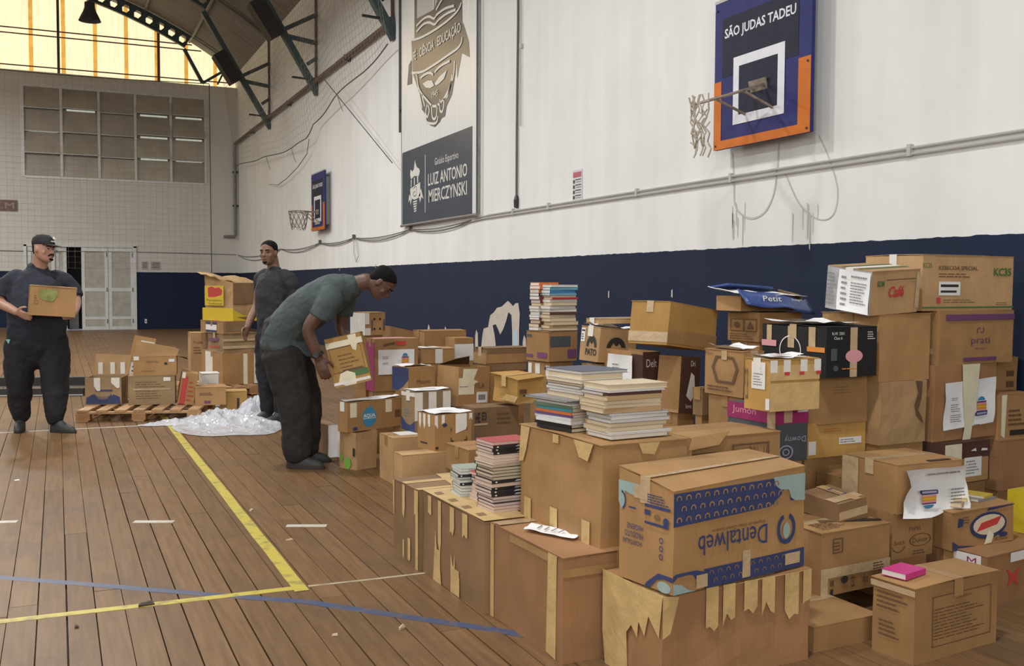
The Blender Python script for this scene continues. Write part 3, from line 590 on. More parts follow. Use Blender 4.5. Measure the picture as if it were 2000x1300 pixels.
MB().tube([(WALL_X-.1, 25.54, 3.83), (WALL_X-.1, 24.4, 3.72), (WALL_X-.1, 23.39, 3.78), (WALL_X-.1, 22.2, 3.92), (WALL_X-.1, 21.29, 4.11), (WALL_X-.15, 20.9, 4.36)], .008, 4).build('loose_rope', 'net_rope', t)
BX = {
'under_dental':(2.116,2.939,0.0000,5,0.679,0.343,0.3371),
'dental':(2.111,2.907,0.3371,10,0.647,0.273,0.3394),
'tall_tape':(1.854,3.416,0.0000,2,0.500,0.600,0.3803),
'streaks':(1.837,4.070,0.0000,2,0.560,0.685,0.3770),
'streaks_far':(1.732,4.600,0.0000,3,0.420,0.332,0.3766),
'book_base':(1.969,3.477,0.3803,3,0.395,0.636,0.3845),
'peq':(2.686,3.714,0.3879,4,0.503,0.340,0.3086),
'flat_low':(2.671,3.096,0.0000,3,0.339,0.500,0.0923),
'ceo':(2.978,3.278,0.0923,5,0.408,0.300,0.2584),
'textblock':(2.990,2.716,0.0000,6,0.487,0.192,0.2734),
'tape_plastic':(3.055,3.336,0.3507,4,0.168,0.220,0.0900),
'vida':(3.507,3.694,0.2704,4,0.245,0.260,0.1675),
'dunnar':(3.335,3.318,0.1834,4,0.254,0.300,0.2000),
'paperbox':(3.416,3.310,0.3834,0,0.377,0.329,0.2082),
'crate_dark':(3.791,3.167,0.0000,8,0.556,0.360,0.2132),
'oval':(3.681,3.200,0.2132,0,0.375,0.220,0.1650),
'choc':(4.277,3.893,0.3322,5,0.367,0.360,0.2139),
'paper_stack':(4.352,3.981,0.5460,6,0.526,0.360,0.3975),
'prati':(4.428,3.993,0.9435,5,0.616,0.380,0.2819),
'kc35':(4.366,3.997,1.2254,3,0.708,0.380,0.2851),
'cornerlow':(4.770,3.979,0.2420,2,0.280,0.330,0.2716),
'cornerbox':(4.770,3.982,0.5137,2,0.280,0.310,0.2494),
'stack_side':(4.871,4.075,0.7631,3,0.175,0.220,0.1867),
'wrinkled':(3.868,3.928,0.5580,5,0.353,0.360,0.3164),
'under_wrap':(3.881,3.959,0.8745,5,0.388,0.380,0.3366),
'whitewrap':(3.788,3.899,1.2111,3,0.338,0.293,0.2167),
'low_yellow':(3.487,3.959,0.5102,2,0.404,0.300,0.1662),
'under_black':(3.515,3.958,0.6764,2,0.317,0.340,0.2360),
'black':(3.490,3.947,0.9124,1,0.323,0.469,0.2395),
'dumon':(3.092,3.840,0.5340,3,0.201,0.340,0.2541),
'taped':(3.028,3.661,0.7881,3,0.295,0.174,0.2300),
'keystone':(3.178,4.219,0.7870,4,0.140,0.302,0.2301),
'window_print':(3.733,4.670,1.0349,6,0.336,0.260,0.1604),
'tilt_tape':(3.284,4.952,0.9666,20,0.478,0.280,0.2434),
'brown_dark':(3.280,4.891,0.6161,18,0.181,0.168,0.3236),
'pato':(3.182,5.542,0.8505,12,0.313,0.187,0.2156),
'choc_open':(3.186,5.244,0.6164,6,0.131,0.392,0.3400),
'pile_a_base':(3.229,6.413,0.8094,12,0.262,0.261,0.2076),
'below_a':(3.232,6.438,0.5785,20,0.242,0.229,0.2235),
'right_small':(3.280,4.568,0.6405,10,0.191,0.078,0.1449),
'yellow_wrap':(2.841,6.150,0.5592,14,0.244,0.308,0.1688),
'long_brown':(3.050,6.920,0.7082,5,0.351,0.207,0.1665),
'ripped':(2.722,6.864,0.4631,14,0.291,0.269,0.2872),
'bluecorner':(2.480,7.270,0.5432,15,0.248,0.226,0.1764),
'paperfront':(2.455,7.736,0.4989,5,0.379,0.178,0.4121),
'holes':(2.415,8.293,0.9172,20,0.214,0.213,0.1890),
'lean_flap':(2.777,8.471,0.7470,8,0.325,0.200,0.1780),
'greenmark':(3.059,8.273,0.7554,4,0.406,0.250,0.1891),
'whitetape2':(2.838,7.837,0.7030,0,0.295,0.250,0.1167),
'flatpaper':(3.151,8.035,0.6332,4,0.179,0.200,0.2608),
'dark_right':(2.655,6.201,0.3012,3,0.336,0.220,0.2329),
'under_aqua':(2.005,7.135,0.0000,23,0.215,0.205,0.2720),
'aqua':(2.110,7.199,0.2731,24,0.521,0.110,0.2110),
'tallfloor':(2.179,6.576,0.0000,2,0.280,0.274,0.3077),
'bluewhite':(2.388,6.733,0.3077,12,0.298,0.184,0.2827),
'flat39':(2.032,5.681,0.0000,3,0.395,0.144,0.3380),
'whitepaper':(2.169,5.773,0.3380,10,0.265,0.216,0.2221),
'small40':(2.248,5.417,0.2575,5,0.285,0.300,0.1457),
'behind_man':(1.874,7.614,0.0000,10,0.093,0.300,0.2768),
'wave':(0.450,11.076,0.1150,-14,0.353,0.350,0.2721),
'mid_pal':(0.884,10.910,0.1150,-8,0.451,0.350,0.2897),
'mid_top':(0.918,10.945,0.4047,-8,0.423,0.330,0.1980),
'tilt_back':(0.718,11.640,0.0,-5,0.232,0.200,0.74),
'redstripe':(1.184,10.761,0.1150,-5,0.163,0.300,0.3238),
'small_a':(1.414,10.621,0.1145,-5,0.309,0.300,0.1799),
'small_b':(1.700,10.773,0.0000,-5,0.212,0.250,0.2221),
'small_c':(1.514,11.415,0.0000,0,0.189,0.250,0.3616),
'stripes':(1.965,12.707,0.1250,16,0.539,0.612,0.3897),
'thin':(1.612,13.283,0.1250,0,0.187,0.300,0.5973),
'crushed':(1.961,12.648,0.5147,16,0.478,0.489,0.2271),
'labelbox':(1.863,12.717,0.7418,16,0.309,0.672,0.1473),
'yellowbag':(1.977,12.786,0.8891,30,0.434,0.584,0.4675),
'f_peq':(2.686,3.714,0.0000,4,0.473,0.310,0.3879),
'f_vida':(3.507,3.694,0.0000,4,0.215,0.230,0.2704),
'f_dunnar':(3.335,3.318,0.0000,4,0.224,0.270,0.1834),
'f_choc':(4.277,3.893,0.0000,5,0.337,0.330,0.3322),
'f_cornerlow':(4.770,3.979,0.0000,2,0.250,0.300,0.2420),
'f_wrinkled_0':(3.868,3.928,0.0000,5,0.323,0.330,0.2790),
'f_wrinkled_1':(3.868,3.928,0.2790,5,0.323,0.330,0.2790),
'f_low_yellow_0':(3.487,3.959,0.0000,2,0.374,0.270,0.2551),
'f_low_yellow_1':(3.487,3.959,0.2551,2,0.374,0.270,0.2551),
'f_dumon_0':(3.092,3.840,0.0000,3,0.171,0.310,0.2670),
'f_dumon_1':(3.092,3.840,0.2670,3,0.171,0.310,0.2670),
'f_keystone_0':(3.178,4.219,0.0000,4,0.110,0.272,0.3935),
'f_keystone_1':(3.178,4.219,0.3935,4,0.110,0.272,0.3935),
'f_window_print_0':(3.733,4.670,0.0000,6,0.306,0.230,0.5175),
'f_window_print_1':(3.733,4.670,0.5175,6,0.306,0.230,0.5175),
'f_brown_dark_0':(3.280,4.891,0.0000,18,0.151,0.138,0.3080),
'f_brown_dark_1':(3.280,4.891,0.3080,18,0.151,0.138,0.3080),
'f_pato_0':(3.182,5.542,0.0000,12,0.283,0.157,0.4252),
'f_pato_1':(3.182,5.542,0.4252,12,0.283,0.157,0.4252),
'f_choc_open_0':(3.186,5.244,0.0000,6,0.101,0.362,0.3082),
'f_choc_open_1':(3.186,5.244,0.3082,6,0.101,0.362,0.3082),
'f_below_a_0':(3.232,6.438,0.0000,20,0.212,0.199,0.2892),
'f_below_a_1':(3.232,6.438,0.2892,20,0.212,0.199,0.2892),
'f_right_small_0':(3.280,4.568,0.0000,10,0.161,0.048,0.3203),
'f_right_small_1':(3.280,4.568,0.3203,10,0.161,0.048,0.3203),
'f_long_brown_0':(3.050,6.920,0.0000,5,0.321,0.177,0.3541),
'f_long_brown_1':(3.050,6.920,0.3541,5,0.321,0.177,0.3541),
'f_ripped':(2.722,6.864,0.0000,14,0.261,0.239,0.4631),
'f_bluecorner_0':(2.480,7.270,0.0000,15,0.218,0.196,0.2716),
'f_bluecorner_1':(2.480,7.270,0.2716,15,0.218,0.196,0.2716),
'f_paperfront':(2.455,7.736,0.0000,5,0.349,0.148,0.4989),
'f_holes_0':(2.415,8.293,0.0000,20,0.184,0.183,0.4586),
'f_holes_1':(2.415,8.293,0.4586,20,0.184,0.183,0.4586),
'f_lean_flap_0':(2.777,8.471,0.0000,8,0.295,0.170,0.3735),
'f_lean_flap_1':(2.777,8.471,0.3735,8,0.295,0.170,0.3735),
'f_greenmark_0':(3.059,8.273,0.0000,4,0.376,0.220,0.3777),
'f_greenmark_1':(3.059,8.273,0.3777,4,0.376,0.220,0.3777),
'f_whitetape2_0':(2.838,7.837,0.0000,0,0.265,0.220,0.3515),
'f_whitetape2_1':(2.838,7.837,0.3515,0,0.265,0.220,0.3515),
'f_flatpaper_0':(3.151,8.035,0.0000,4,0.149,0.170,0.3166),
'f_flatpaper_1':(3.151,8.035,0.3166,4,0.149,0.170,0.3166),
'f_dark_right':(2.655,6.201,0.0000,3,0.306,0.190,0.3012),
'f_small40':(2.248,5.417,0.0000,5,0.255,0.270,0.2575),
}
# ================================================================ CARTONS
def card(name, col):
    """corrugated board: fine vertical flutes, blotchy wear, every box a little different"""
    m = bpy.data.materials.new(name); m.use_nodes = True; nt = m.node_tree; b = nt.nodes['Principled BSDF']; L = nt.links.new
    tc = nt.nodes.new('ShaderNodeTexCoord'); oi = nt.nodes.new('ShaderNodeObjectInfo')
    n = nt.nodes.new('ShaderNodeTexNoise'); n.inputs['Scale'].default_value = 5; n.inputs['Detail'].default_value = 5; L(tc.outputs['Object'], n.inputs['Vector'])
    mp = nt.nodes.new('ShaderNodeMapping'); mp.inputs['Scale'].default_value = (60, 60, 2); L(tc.outputs['Object'], mp.inputs[0])
    n2 = nt.nodes.new('ShaderNodeTexNoise'); n2.inputs['Scale'].default_value = 3; n2.inputs['Detail'].default_value = 2; L(mp.outputs[0], n2.inputs['Vector'])
    a = nt.nodes.new('ShaderNodeMapRange'); a.inputs[1].default_value = .3; a.inputs[2].default_value = .7; a.inputs[3].default_value = .86; a.inputs[4].default_value = 1.12; L(n.outputs['Fac'], a.inputs[0])
    c = nt.nodes.new('ShaderNodeMapRange'); c.inputs[1].default_value = .3; c.inputs[2].default_value = .7; c.inputs[3].default_value = .95; c.inputs[4].default_value = 1.05; L(n2.outputs['Fac'], c.inputs[0])
    d = nt.nodes.new('ShaderNodeMapRange'); d.inputs[3].default_value = .88; d.inputs[4].default_value = 1.12; L(oi.outputs['Random'], d.inputs[0])
    m1 = nt.nodes.new('ShaderNodeMath'); m1.operation = 'MULTIPLY'; L(a.outputs[0], m1.inputs[0]); L(c.outputs[0], m1.inputs[1])
    m2 = nt.nodes.new('ShaderNodeMath'); m2.operation = 'MULTIPLY'; L(m1.outputs[0], m2.inputs[0]); L(d.outputs[0], m2.inputs[1])
    vm = nt.nodes.new('ShaderNodeVectorMath'); vm.operation = 'SCALE'; vm.inputs[0].default_value = col; L(m2.outputs[0], vm.inputs['Scale']); L(vm.outputs[0], b.inputs['Base Color'])
    b.inputs['Roughness'].default_value = .68; b.inputs['Specular IOR Level'].default_value = .3
    bp = nt.nodes.new('ShaderNodeBump'); bp.inputs['Strength'].default_value = .10; bp.inputs['Distance'].default_value = .01; L(n.outputs['Fac'], bp.inputs['Height']); L(bp.outputs[0], b.inputs['Normal'])
    MATS[name] = m
card('kraft', (0.36, 0.205, 0.085)); card('kraft_red', (0.325, 0.17, 0.078)); card('kraft_dark', (0.225, 0.135, 0.068)); card('kraft_light', (0.43, 0.27, 0.13)); card('kraft_yellow', (0.45, 0.26, 0.078)); card('kraft_grey', (0.3, 0.205, 0.112)); card('box_black', (.012, .012, .013)); card('box_choc', (.085, .04, .028)); card('box_white', (.62, .60, .55))
mat('tape_tan', (.56, .39, .17), .38, .12, 14, .15, 40); mat('tape_brown', (.34, .20, .085), .28, .12, 14); mat('tape_clear', (.50, .37, .22), .18, .1, 12, .25, 30, coat=.4); mat('tape_cream', (.72, .66, .48), .45, .06, 14, .1, 30); mat('tape_white', (.74, .72, .66), .45, .05, 14)
mat('print_blue', (.035, .05, .14), .6, .1, 20); mat('print_mint', (.30, .40, .38), .6, .08, 12); mat('print_black', (.03, .026, .022), .6); mat('print_brown', (.13, .07, .035), .65); mat('print_green', (.06, .16, .05), .6); mat('print_red', (.50, .05, .045), .6); mat('print_purple', (.15, .055, .14), .6); mat('print_magenta', (.30, .02, .12), .5); mat('print_grey', (.07, .08, .09), .5); mat('print_yellow', (.62, .45, .03), .55); mat('print_sky', (.05, .24, .40), .55); mat('print_cream', (.60, .52, .38), .6); mat('print_white', (.70, .70, .68), .55); mat('print_orange', (.65, .25, .04), .55); mat('print_pink', (.65, .30, .32), .55); mat('print_lilac', (.35, .34, .48), .55); mat('print_navy', (.03, .04, .10), .5); mat('spray_green', (.16, .36, .04), .6); mat('label_white', (.72, .71, .68), .6, .03, 20); mat('text_grey', (.22, .22, .23), .7); mat('foil_grey', (.40, .40, .40), .25, .15, 8, .4, 18)
from mathutils import noise as mnoise
class Carton:
    def __init__(s, key, label, col='kraft', flaps='x', tape='tape_brown', rot=None, lift=None, rough=.004, opened=None, cat='box', name='cardboard_box', group='cardboard boxes in the donation pile', bottom_tape=False, dims=None):
        x, y, z, yaw, w, d, h = dims or BX[key]
        s.w, s.d, s.h = w, d, h; s.k = 0; s.fk = {}; s.fo = {}
        s.root = thing(name, label, cat, (x, y, z), (0, 0, math.radians(yaw)), group)
        if rot:
            s.root.rotation_mode = 'XYZ'; s.root.rotation_euler = (math.radians(rot[0]), math.radians(rot[1]), math.radians(yaw))
            if len(rot) > 2: s.root.location.z += rot[2]
        seed = Vector((hash_(key) % 97, hash_(key) % 53, 3.1))
        lift = lift or (0, 0, 0, 0)          # extra height of corners N, R, F, L (top)
        n = 4; vid = {}; V = []; Fc = []
        def P(i, j, k):
            if (i, j, k) not in vid:
                px, py, pz = (i/n-.5)*w, (j/n-.5)*d, k/n*h
                fx, fy = i/n, j/n
                lz = lift[0]*(1-fx)*(1-fy)+lift[1]*fx*(1-fy)+lift[2]*fx*fy+lift[3]*(1-fx)*fy
                pz += lz*(k/n)
                q = Vector((px, py, pz))*5+seed; e = rough
                a = (mnoise.noise(q)+.6)*e; b_ = (mnoise.noise(q+Vector((9, 2, 7)))+.6)*e
                if i in (0, n): px -= math.copysign(max(a, 0), px)
                if j in (0, n): py -= math.copysign(max(b_, 0), py)
                if k == n and 0 < i < n and 0 < j < n: pz -= rough*.6
                vid[(i, j, k)] = len(V); V.append((px, py, pz))
            return vid[(i, j, k)]
        for a in range(n):
            for b_ in range(n):
                Fc += [(P(a, 0, b_), P(a+1, 0, b_), P(a+1, 0, b_+1), P(a, 0, b_+1)), (P(a+1, n, b_), P(a, n, b_), P(a, n, b_+1), P(a+1, n, b_+1)),
                       (P(0, a+1, b_), P(0, a, b_), P(0, a, b_+1), P(0, a+1, b_+1)), (P(n, a, b_), P(n, a+1, b_), P(n, a+1, b_+1), P(n, a, b_+1)),
                       (P(a, b_+1, 0), P(a+1, b_+1, 0), P(a+1, b_, 0), P(a, b_, 0))]
                if not opened: Fc.append((P(a, b_, n), P(a+1, b_, n), P(a+1, b_+1, n), P(a, b_+1, n)))
        body = mesh_obj('body', V, Fc, col, s.root); s.body = body
        if opened: 
            so = body.modifiers.new('board', 'SOLIDIFY'); so.thickness = .005; so.offset = -1
            MB().box(-w/2+.006, w/2-.006, -d/2+.006, d/2-.006, h*.55, h*.6).build('inner_bottom', opened if isinstance(opened, str) else 'kraft_dark', s.root)  # raised inner bottom, toned dark for the shade inside the open box
        s.col = col
        # flaps
        t = .0035; rr = random.Random(hash_(key)); zt = lambda px, py: h+lift[0]*(.5-px/w)*(.5-py/d)+lift[1]*(.5+px/w)*(.5-py/d)+lift[2]*(.5+px/w)*(.5+py/d)+lift[3]*(.5-px/w)*(.5+py/d)
        if flaps in ('x', 'y') and not opened:
            up = rr.uniform(.001, .006)
            for sg in (-1, 1):
                if flaps == 'x': q = [(-w/2, sg*d/2), (w/2, sg*d/2), (w/2, sg*.0015), (-w/2, sg*.0015)]
                else: q = [(sg*w/2, -d/2), (sg*w/2, d/2), (sg*.0015, d/2), (sg*.0015, -d/2)]
                vs = [(px, py, zt(px, py)+.0005+(up if i > 1 else 0)) for i, (px, py) in enumerate(q)]
                vs += [(a, b_, c+t) for a, b_, c in vs]
                join_normals(mesh_obj('flap', vs, BOXF, col, s.root))
            s.topz = up+t+.0008
            if tape:
                tw = .024
                mb = MB()
                if flaps == 'x': mb.add([(-w/2, -tw, h+zt(-w/2, 0)-h+s.topz), (w/2, -tw, zt(w/2, 0)+s.topz), (w/2, tw, zt(w/2, 0)+s.topz), (-w/2, tw, zt(-w/2, 0)+s.topz)], [(0, 1, 2, 3)]); mb.box(-w/2-.002, -w/2, -tw, tw, h-.06, zt(-w/2, 0)+s.topz); 
                else: mb.add([(-tw, -d/2, zt(0, -d/2)+s.topz), (tw, -d/2, zt(0, -d/2)+s.topz), (tw, d/2, zt(0, d/2)+s.topz), (-tw, d/2, zt(0, d/2)+s.topz)], [(0, 1, 2, 3)]); mb.box(-tw, tw, -d/2-.002, -d/2, h-.06, zt(0, -d/2)+s.topz)
                mb.build('tape', tape, s.root)
        else: s.topz = .001
        s.zt = zt
    def fr(s, face):
        w, d, h = s.w, s.d, s.h
        s.k += 1; kk = s.fk.get(face, 0)+1; s.fk[face] = kk; off = .0007+.00025*min(kk, 9)+.00002*kk+s.fo.get(face, 0)
        if face == 'front': return (Vector((-w/2, -d/2, 0)), Vector((1, 0, 0)), Vector((0, 0, 1)), Vector((0, -1, 0))), w, h, off
        if face == 'left': return (Vector((-w/2, d/2, 0)), Vector((0, -1, 0)), Vector((0, 0, 1)), Vector((-1, 0, 0))), d, h, off
        if face == 'right': return (Vector((w/2, -d/2, 0)), Vector((0, 1, 0)), Vector((0, 0, 1)), Vector((1, 0, 0))), d, h, off
        z0 = min(s.zt(-w/2, -d/2), s.zt(w/2, d/2), s.zt(-w/2, d/2), s.zt(w/2, -d/2)); zx = (s.zt(w/2, 0)-s.zt(-w/2, 0)); zy = (s.zt(0, d/2)-s.zt(0, -d/2))
        return (Vector((-w/2, -d/2, s.zt(-w/2, -d/2)+s.topz)), Vector((w, 0, zx))/w, Vector((0, d, zy))/d, Vector((0, 0, 1))), w, d, off
    def poly(s, face, pts, m, name='print', parent=None):
        (O, U, V, N), a, b, off = s.fr(face)
        return MB().poly([O+U*(u*a)+V*(v*b)+N*(off-.0002) for u, v in pts], N, .0003).build(name, m, parent or s.root)
    def rect(s, face, u0, v0, u1, v1, m, name='print', parent=None): return s.poly(face, [(u0, v0), (u1, v0), (u1, v1), (u0, v1)], m, name, parent)
    def text(s, face, t, cu, cv, wu, hv, m='print_black', flip=False, parent=None, bold=0, shear=0):
        F, a, b, off = s.fr(face)
        return MB().add(*text_fit(t, F, cu*a, cv*b, wu*a, hv*b, off, flip=flip, bold=bold, shear=shear)).build('lettering', m, parent or s.root)
    def lines(s, face, u0, v0, u1, v1, n, m='print_brown', parent=None, fill=.45, seed=1, vertical=False):
        (O, U, V, N), a, b, off = s.fr(face); r = random.Random(seed); mb = MB(); st = (v1-v0)/n
        for i in range(n):
            v = v1-(i+1)*st; e = u0+(u1-u0)*r.uniform(.6, 1); u = u0
            while u < e-.01:
                l = min((u1-u0)*r.uniform(.06, .2), e-u); q = [(u, v+st*.2), (u+l, v+st*.2), (u+l, v+st*(.2+fill)), (u, v+st*(.2+fill))]
                mb.add([O+U*(x*a)+V*(y*b)+N*off for x, y in q], [(0, 1, 2, 3)]); u += l+(u1-u0)*.025
        return mb.build('small_print', m, parent or s.root)
    def ring(s, face, cu, cv, ru, rv, wd, m, name='print', parent=None, a0=0, a1=2*math.pi):
        (O, U, V, N), a, b, off = s.fr(face); v = []; n = 28
        for i in range(n+1):
            t = a0+(a1-a0)*i/n
            for k in (1, 1-wd): v.append(O+U*((cu+ru*k*math.cos(t))*a)+V*((cv+rv*k*math.sin(t))*b)+N*off)
        return MB().add(v, [(2*i, 2*i+2, 2*i+3, 2*i+1) for i in range(n)]).build(name, m, parent or s.root)
    def disc(s, face, cu, cv, ru, rv, m, name='print', parent=None): return s.poly(face, [(cu+ru*math.cos(k*math.pi/10), cv+rv*math.sin(k*math.pi/10)) for k in range(20)], m, name, parent)
    def box_outline(s, face, u0, v0, u1, v1, m='print_brown', t=.012):
        for a in ((u0, v0, u1, v0+t), (u0, v1-t, u1, v1), (u0, v0, u0+t*.6, v1), (u1-t*.6, v0, u1, v1)): s.rect(face, *a, m)
    def paper(s, face, u0, v0, u1, v1, logo=None, lines=None, skew=0, curl=.004):
        """taped paper sheet with its print; logo=(cu,cv,size) of the book-stack emblem"""
        (O, U, V, N), a, b, off = s.fr(face); n = 6; v = []; f = []
        for i in range(n+1):
            for j in range(n+1):
                x, y = i/n, j/n; e = curl*(mnoise.noise(Vector((x*2.2, y*2.2, u0*9+v0*7)))+.5)*(1.6 if i in (0, n) or j in (0, n) else .3)
                v.append(O+U*((u0+(u1-u0)*x+skew*y*.5)*a)+V*((v0+(v1-v0)*y+skew*x)*b)+N*(off+max(e, 0)))
        for i in range(n):
            for j in range(n): q = i*(n+1)+j; f.append((q, q+n+1, q+n+2, q+1))
        sh = mesh_obj('paper_sheet', v, f, 'paper_white', s.root, True); s.fo[face] = s.fo.get(face, 0)+curl*.9+.0006
        uu = lambda t: u0+(u1-u0)*t; vv = lambda t: v0+(v1-v0)*t
        if lines:
            for L_ in lines: s.lines(face, uu(L_[0]), vv(L_[1]), uu(L_[2]), vv(L_[3]), L_[4], 'text_grey', sh, .4, int(L_[0]*50))
        if logo: s.logo(face, uu(logo[0]), vv(logo[1]), (u1-u0)*logo[2], (v1-v0)*logo[3], sh, logo[4] if len(logo) > 4 else 1)
        return sh
    def logo(s, face, cu, cv, su, sv, parent, fl=1):
        q = lambda pts: [(cu+x*su, cv+fl*y*sv) for x, y in pts]
        s.poly(face, q([(-.28, .34), (-.18, .46), (0, .5), (.18, .46), (.28, .36), (.28, .30), (-.28, .30)]), 'print_sky', 'logo_shape', parent)
        for y, m in ((.22, 'print_purple'), (.13, 'print_pink'), (.05, 'print_orange'), (-.03, 'print_yellow'), (-.11, 'print_orange'), (-.19, 'print_pink')):
            s.poly(face, q([(-.36, y-.045), (.40, y-.035), (.40, y+.05), (-.36, y+.04)]), m, 'logo_shape', parent)
        s.poly(face, q([(-.5, -.5), (.46, -.46), (.5, -.24), (-.38, -.25), (-.5, -.36)]), 'print_navy', 'logo_shape', parent)
        s.poly(face, q([(-.40, -.44), (.40, -.41), (.42, -.30), (-.36, -.32)]), 'print_lilac', 'logo_shape', parent)
    def torn(s, face, u0, u1, v0, v1, m='tape_tan', jag=.5, n=3, seed=0, name='tape'):
        """hand-torn tape: straight top at v1, ragged lower end"""
        r = random.Random(seed+int(u0*100)); pts = [(u0, v1), (u0, v0+(v1-v0)*jag*r.random())]
        for i in range(1, n): pts.append((u0+(u1-u0)*i/n, v0+(v1-v0)*jag*(.9*r.random() if i % 2 else .3*r.random())))
        pts += [(u1, v0+(v1-v0)*jag*r.random()), (u1, v1)]
        return s.poly(face, pts, m, name)
def hash_(k): return sum(ord(c)*(i*7+13) for i, c in enumerate(k))
C = {}
def carton(key, label, *a, **k): C[key] = Carton(key, label, *a, **k); return C[key]
# ---------------- front row
b = carton('under_dental', 'wide brown box bound with torn tan tape under the upside-down blue-printed box', 'kraft_red', flaps=None, rough=.010, lift=(-.015, -.005, -.004, -.004))
b.poly('left', [(0, .35), (.05, .0), (.45, .0), (.42, .45), (.5, .55), (.6, .45), (.62, .62), (.72, .50), (.78, .72), (.95, .55), (1, .98), (0, 1)], 'tape_tan', 'tape')
b.poly('front', [(0, .55), (.05, .6), (.10, .95), (0, .98)], 'tape_tan', 'tape')
for u, w_, v in ((.27, .08, .50), (.38, .08, .55), (.52, .09, .60), (.64, .09, .58), (.80, .10, .48), (.93, .06, .60)): b.torn('front', u, u+w_, v, .985, 'tape_tan', .45, 3, int(u*77))
b.rect('top', .0, .0, 1, .25, 'tape_tan', 'tape'); b.rect('top', .0, .25, .14, 1, 'tape_tan', 'tape')
b = carton('dental', 'upside-down brown box with blue tooth pattern and Dentalweb print, on the tan-taped box', 'kraft', lift=(0, .022, .045, .045), tape='tape_clear', rough=.003)
b.poly('front', [(0, .66), (.72, .70), (.80, .80), (.83, .86), (.87, .88), (.88, .73), (.93, .72), (1, .73), (1, .99), (0, .985)], 'print_blue')
b.poly('front', [(.74, 1), (.76, .91), (.80, .86), (.865, .85), (.885, .76), (.92, .72), (1, .71), (1, 1)], 'print_mint')
b.poly('front', [(0, .12), (.03, .165), (.10, .17), (.14, .16), (.16, .11), (.2, .02), (.25, .0), (1, .0), (1, .20), (.5, .19), (.28, .19), (.22, .17), (.16, .20), (.02, .20), (0, .18)], 'print_blue')
b.poly('front', [(0, 0), (0, .11), (.06, .085), (.11, .02), (.16, 0)], 'print_mint')
b.rect('front', .22, .005, 1, .195, 'print_blue')
for i in range(3):
    for k in range(12):
        u = .035+k*.066+(.033 if i % 2 else 0); v = .93-.105*i
        if u > .84-.02*i: continue
        b.ring('front', u, v, .019, .034, .38, 'kraft', 'tooth_print', a0=-.6, a1=math.pi+.6)
for i in range(2):
    for k in range(12):
        u = .27+k*.062+(.03 if i % 2 else 0); v = .145-.085*i
        if u < .97: b.ring('front', u, v, .016, .028, .38, 'kraft_dark', 'tooth_print', a0=-.6, a1=math.pi+.6)
b.text('front', 'Dentalweb', .43, .435, .52, .20, 'print_blue', flip=True)
b.text('front', 'Empresa do Grupo Dental Gutierre', .47, .565, .40, .045, 'print_brown', flip=True)
b.ring('front', .845, .44, .075, .165, .30, 'print_blue', 'tooth_logo', a0=math.pi*.62, a1=math.pi*2.38); b.disc('front', .845, .42, .028, .085, 'print_mint', 'tooth_logo')
b.rect('front', .50, .02, .56, .30, 'tape_clear', 'tape'); b.rect('front', .16, .02, .24, .15, 'tape_clear', 'tape'); b.rect('front', .84, .05, .96, .17, 'tape_clear', 'tape')
b.poly('left', [(0, .78), (.06, .70), (.12, .78), (.12, 1), (0, 1)], 'print_mint'); b.poly('left', [(.12, .90), (.35, .86), (.45, .93), (.4, 1), (.12, 1)], 'print_mint'); b.ring('left', .05, .80, .09, .10, .25, 'print_blue', a0=-1.2, a1=1.5)
b.poly('left', [(.6, .0), (.72, .10), (.86, .13), (1, .12), (1, .17), (.75, .17), (.55, .05), (.5, 0)], 'print_blue'); b.disc('left', .85, .05, .12, .055, 'print_mint')
b.rect('left', .20, .74, .33, .755, 'print_blue'); b.rect('left', .50, .80, .95, .83, 'print_blue'); b.rect('left', .50, .63, .92, .655, 'print_blue'); b.rect('left', .5, .72, .60, .77, 'print_blue'); b.disc('left', .88, .69, .05, .045, 'print_blue'); b.disc('left', .72, .715, .05, .03, 'kraft_dark')
b.text('left', 'HIGIENE', .32, .56, .30, .055, 'print_blue', flip=True); b.text('left', 'PRODUTO', .30, .48, .34, .06, 'print_blue', flip=True); b.text('left', 'HOSPITALAR', .27, .40, .36, .05, 'print_blue', flip=True)
for v in (.50, .42, .34): b.ring('left', .80, v, .035, .03, .35, 'print_blue')
b.lines('left', .55, .84, .95, .94, 4, 'print_blue'); b.rect('left', .3, .86, .55, .99, 'tape_clear', 'tape')
b = carton('tall_tape', 'large plain brown floor box with two tan vertical tapes, nearest of the front row', 'kraft_red', flaps='y', tape='tape_brown')
b.rect('left', 0, 0, .055, 1, 'tape_tan', 'tape'); b.poly('left', [(.80, .03), (.92, 0), (.93, 1), (.82, 1)], 'tape_tan', 'tape'); b.rect('top', .0, .86, 1, .95, 'tape_clear', 'tape'); b.rect('left', .3, .91, .82, .985, 'tape_brown', 'tape'); b.rect('front', 0, .82, 1, .90, 'tape_brown', 'tape')
b = carton('streaks', 'brown floor box with dripping tan tape strips, carrying the black-spined book pile', 'kraft_dark', flaps='x', tape=None)
for u, w_, v0, v1, s_ in ((.10, .06, .74, 1, 1), (.28, .05, .36, 1, 2), (.48, .07, .66, 1, 3), (.68, .08, .70, 1, 4), (.22, .10, .0, .40, 5), (.50, .13, .0, .30, 6)): b.torn('left', u, u+w_, v0, v1, 'tape_tan', .35, 3, s_)
b.poly('left', [(.20, 0), (.34, 0), (.31, .30), (.27, .36), (.24, .62), (.22, .35)], 'tape_tan', 'tape'); b.poly('left', [(.50, 0), (.64, 0), (.64, .22), (.57, .28), (.56, .46), (.54, .30), (.50, .45)], 'tape_tan', 'tape')
b.poly('top', [(0, 0), (.36, .0), (.38, .3), (.34, .6), (.37, 1), (.0, 1)], 'tape_tan', 'tape')
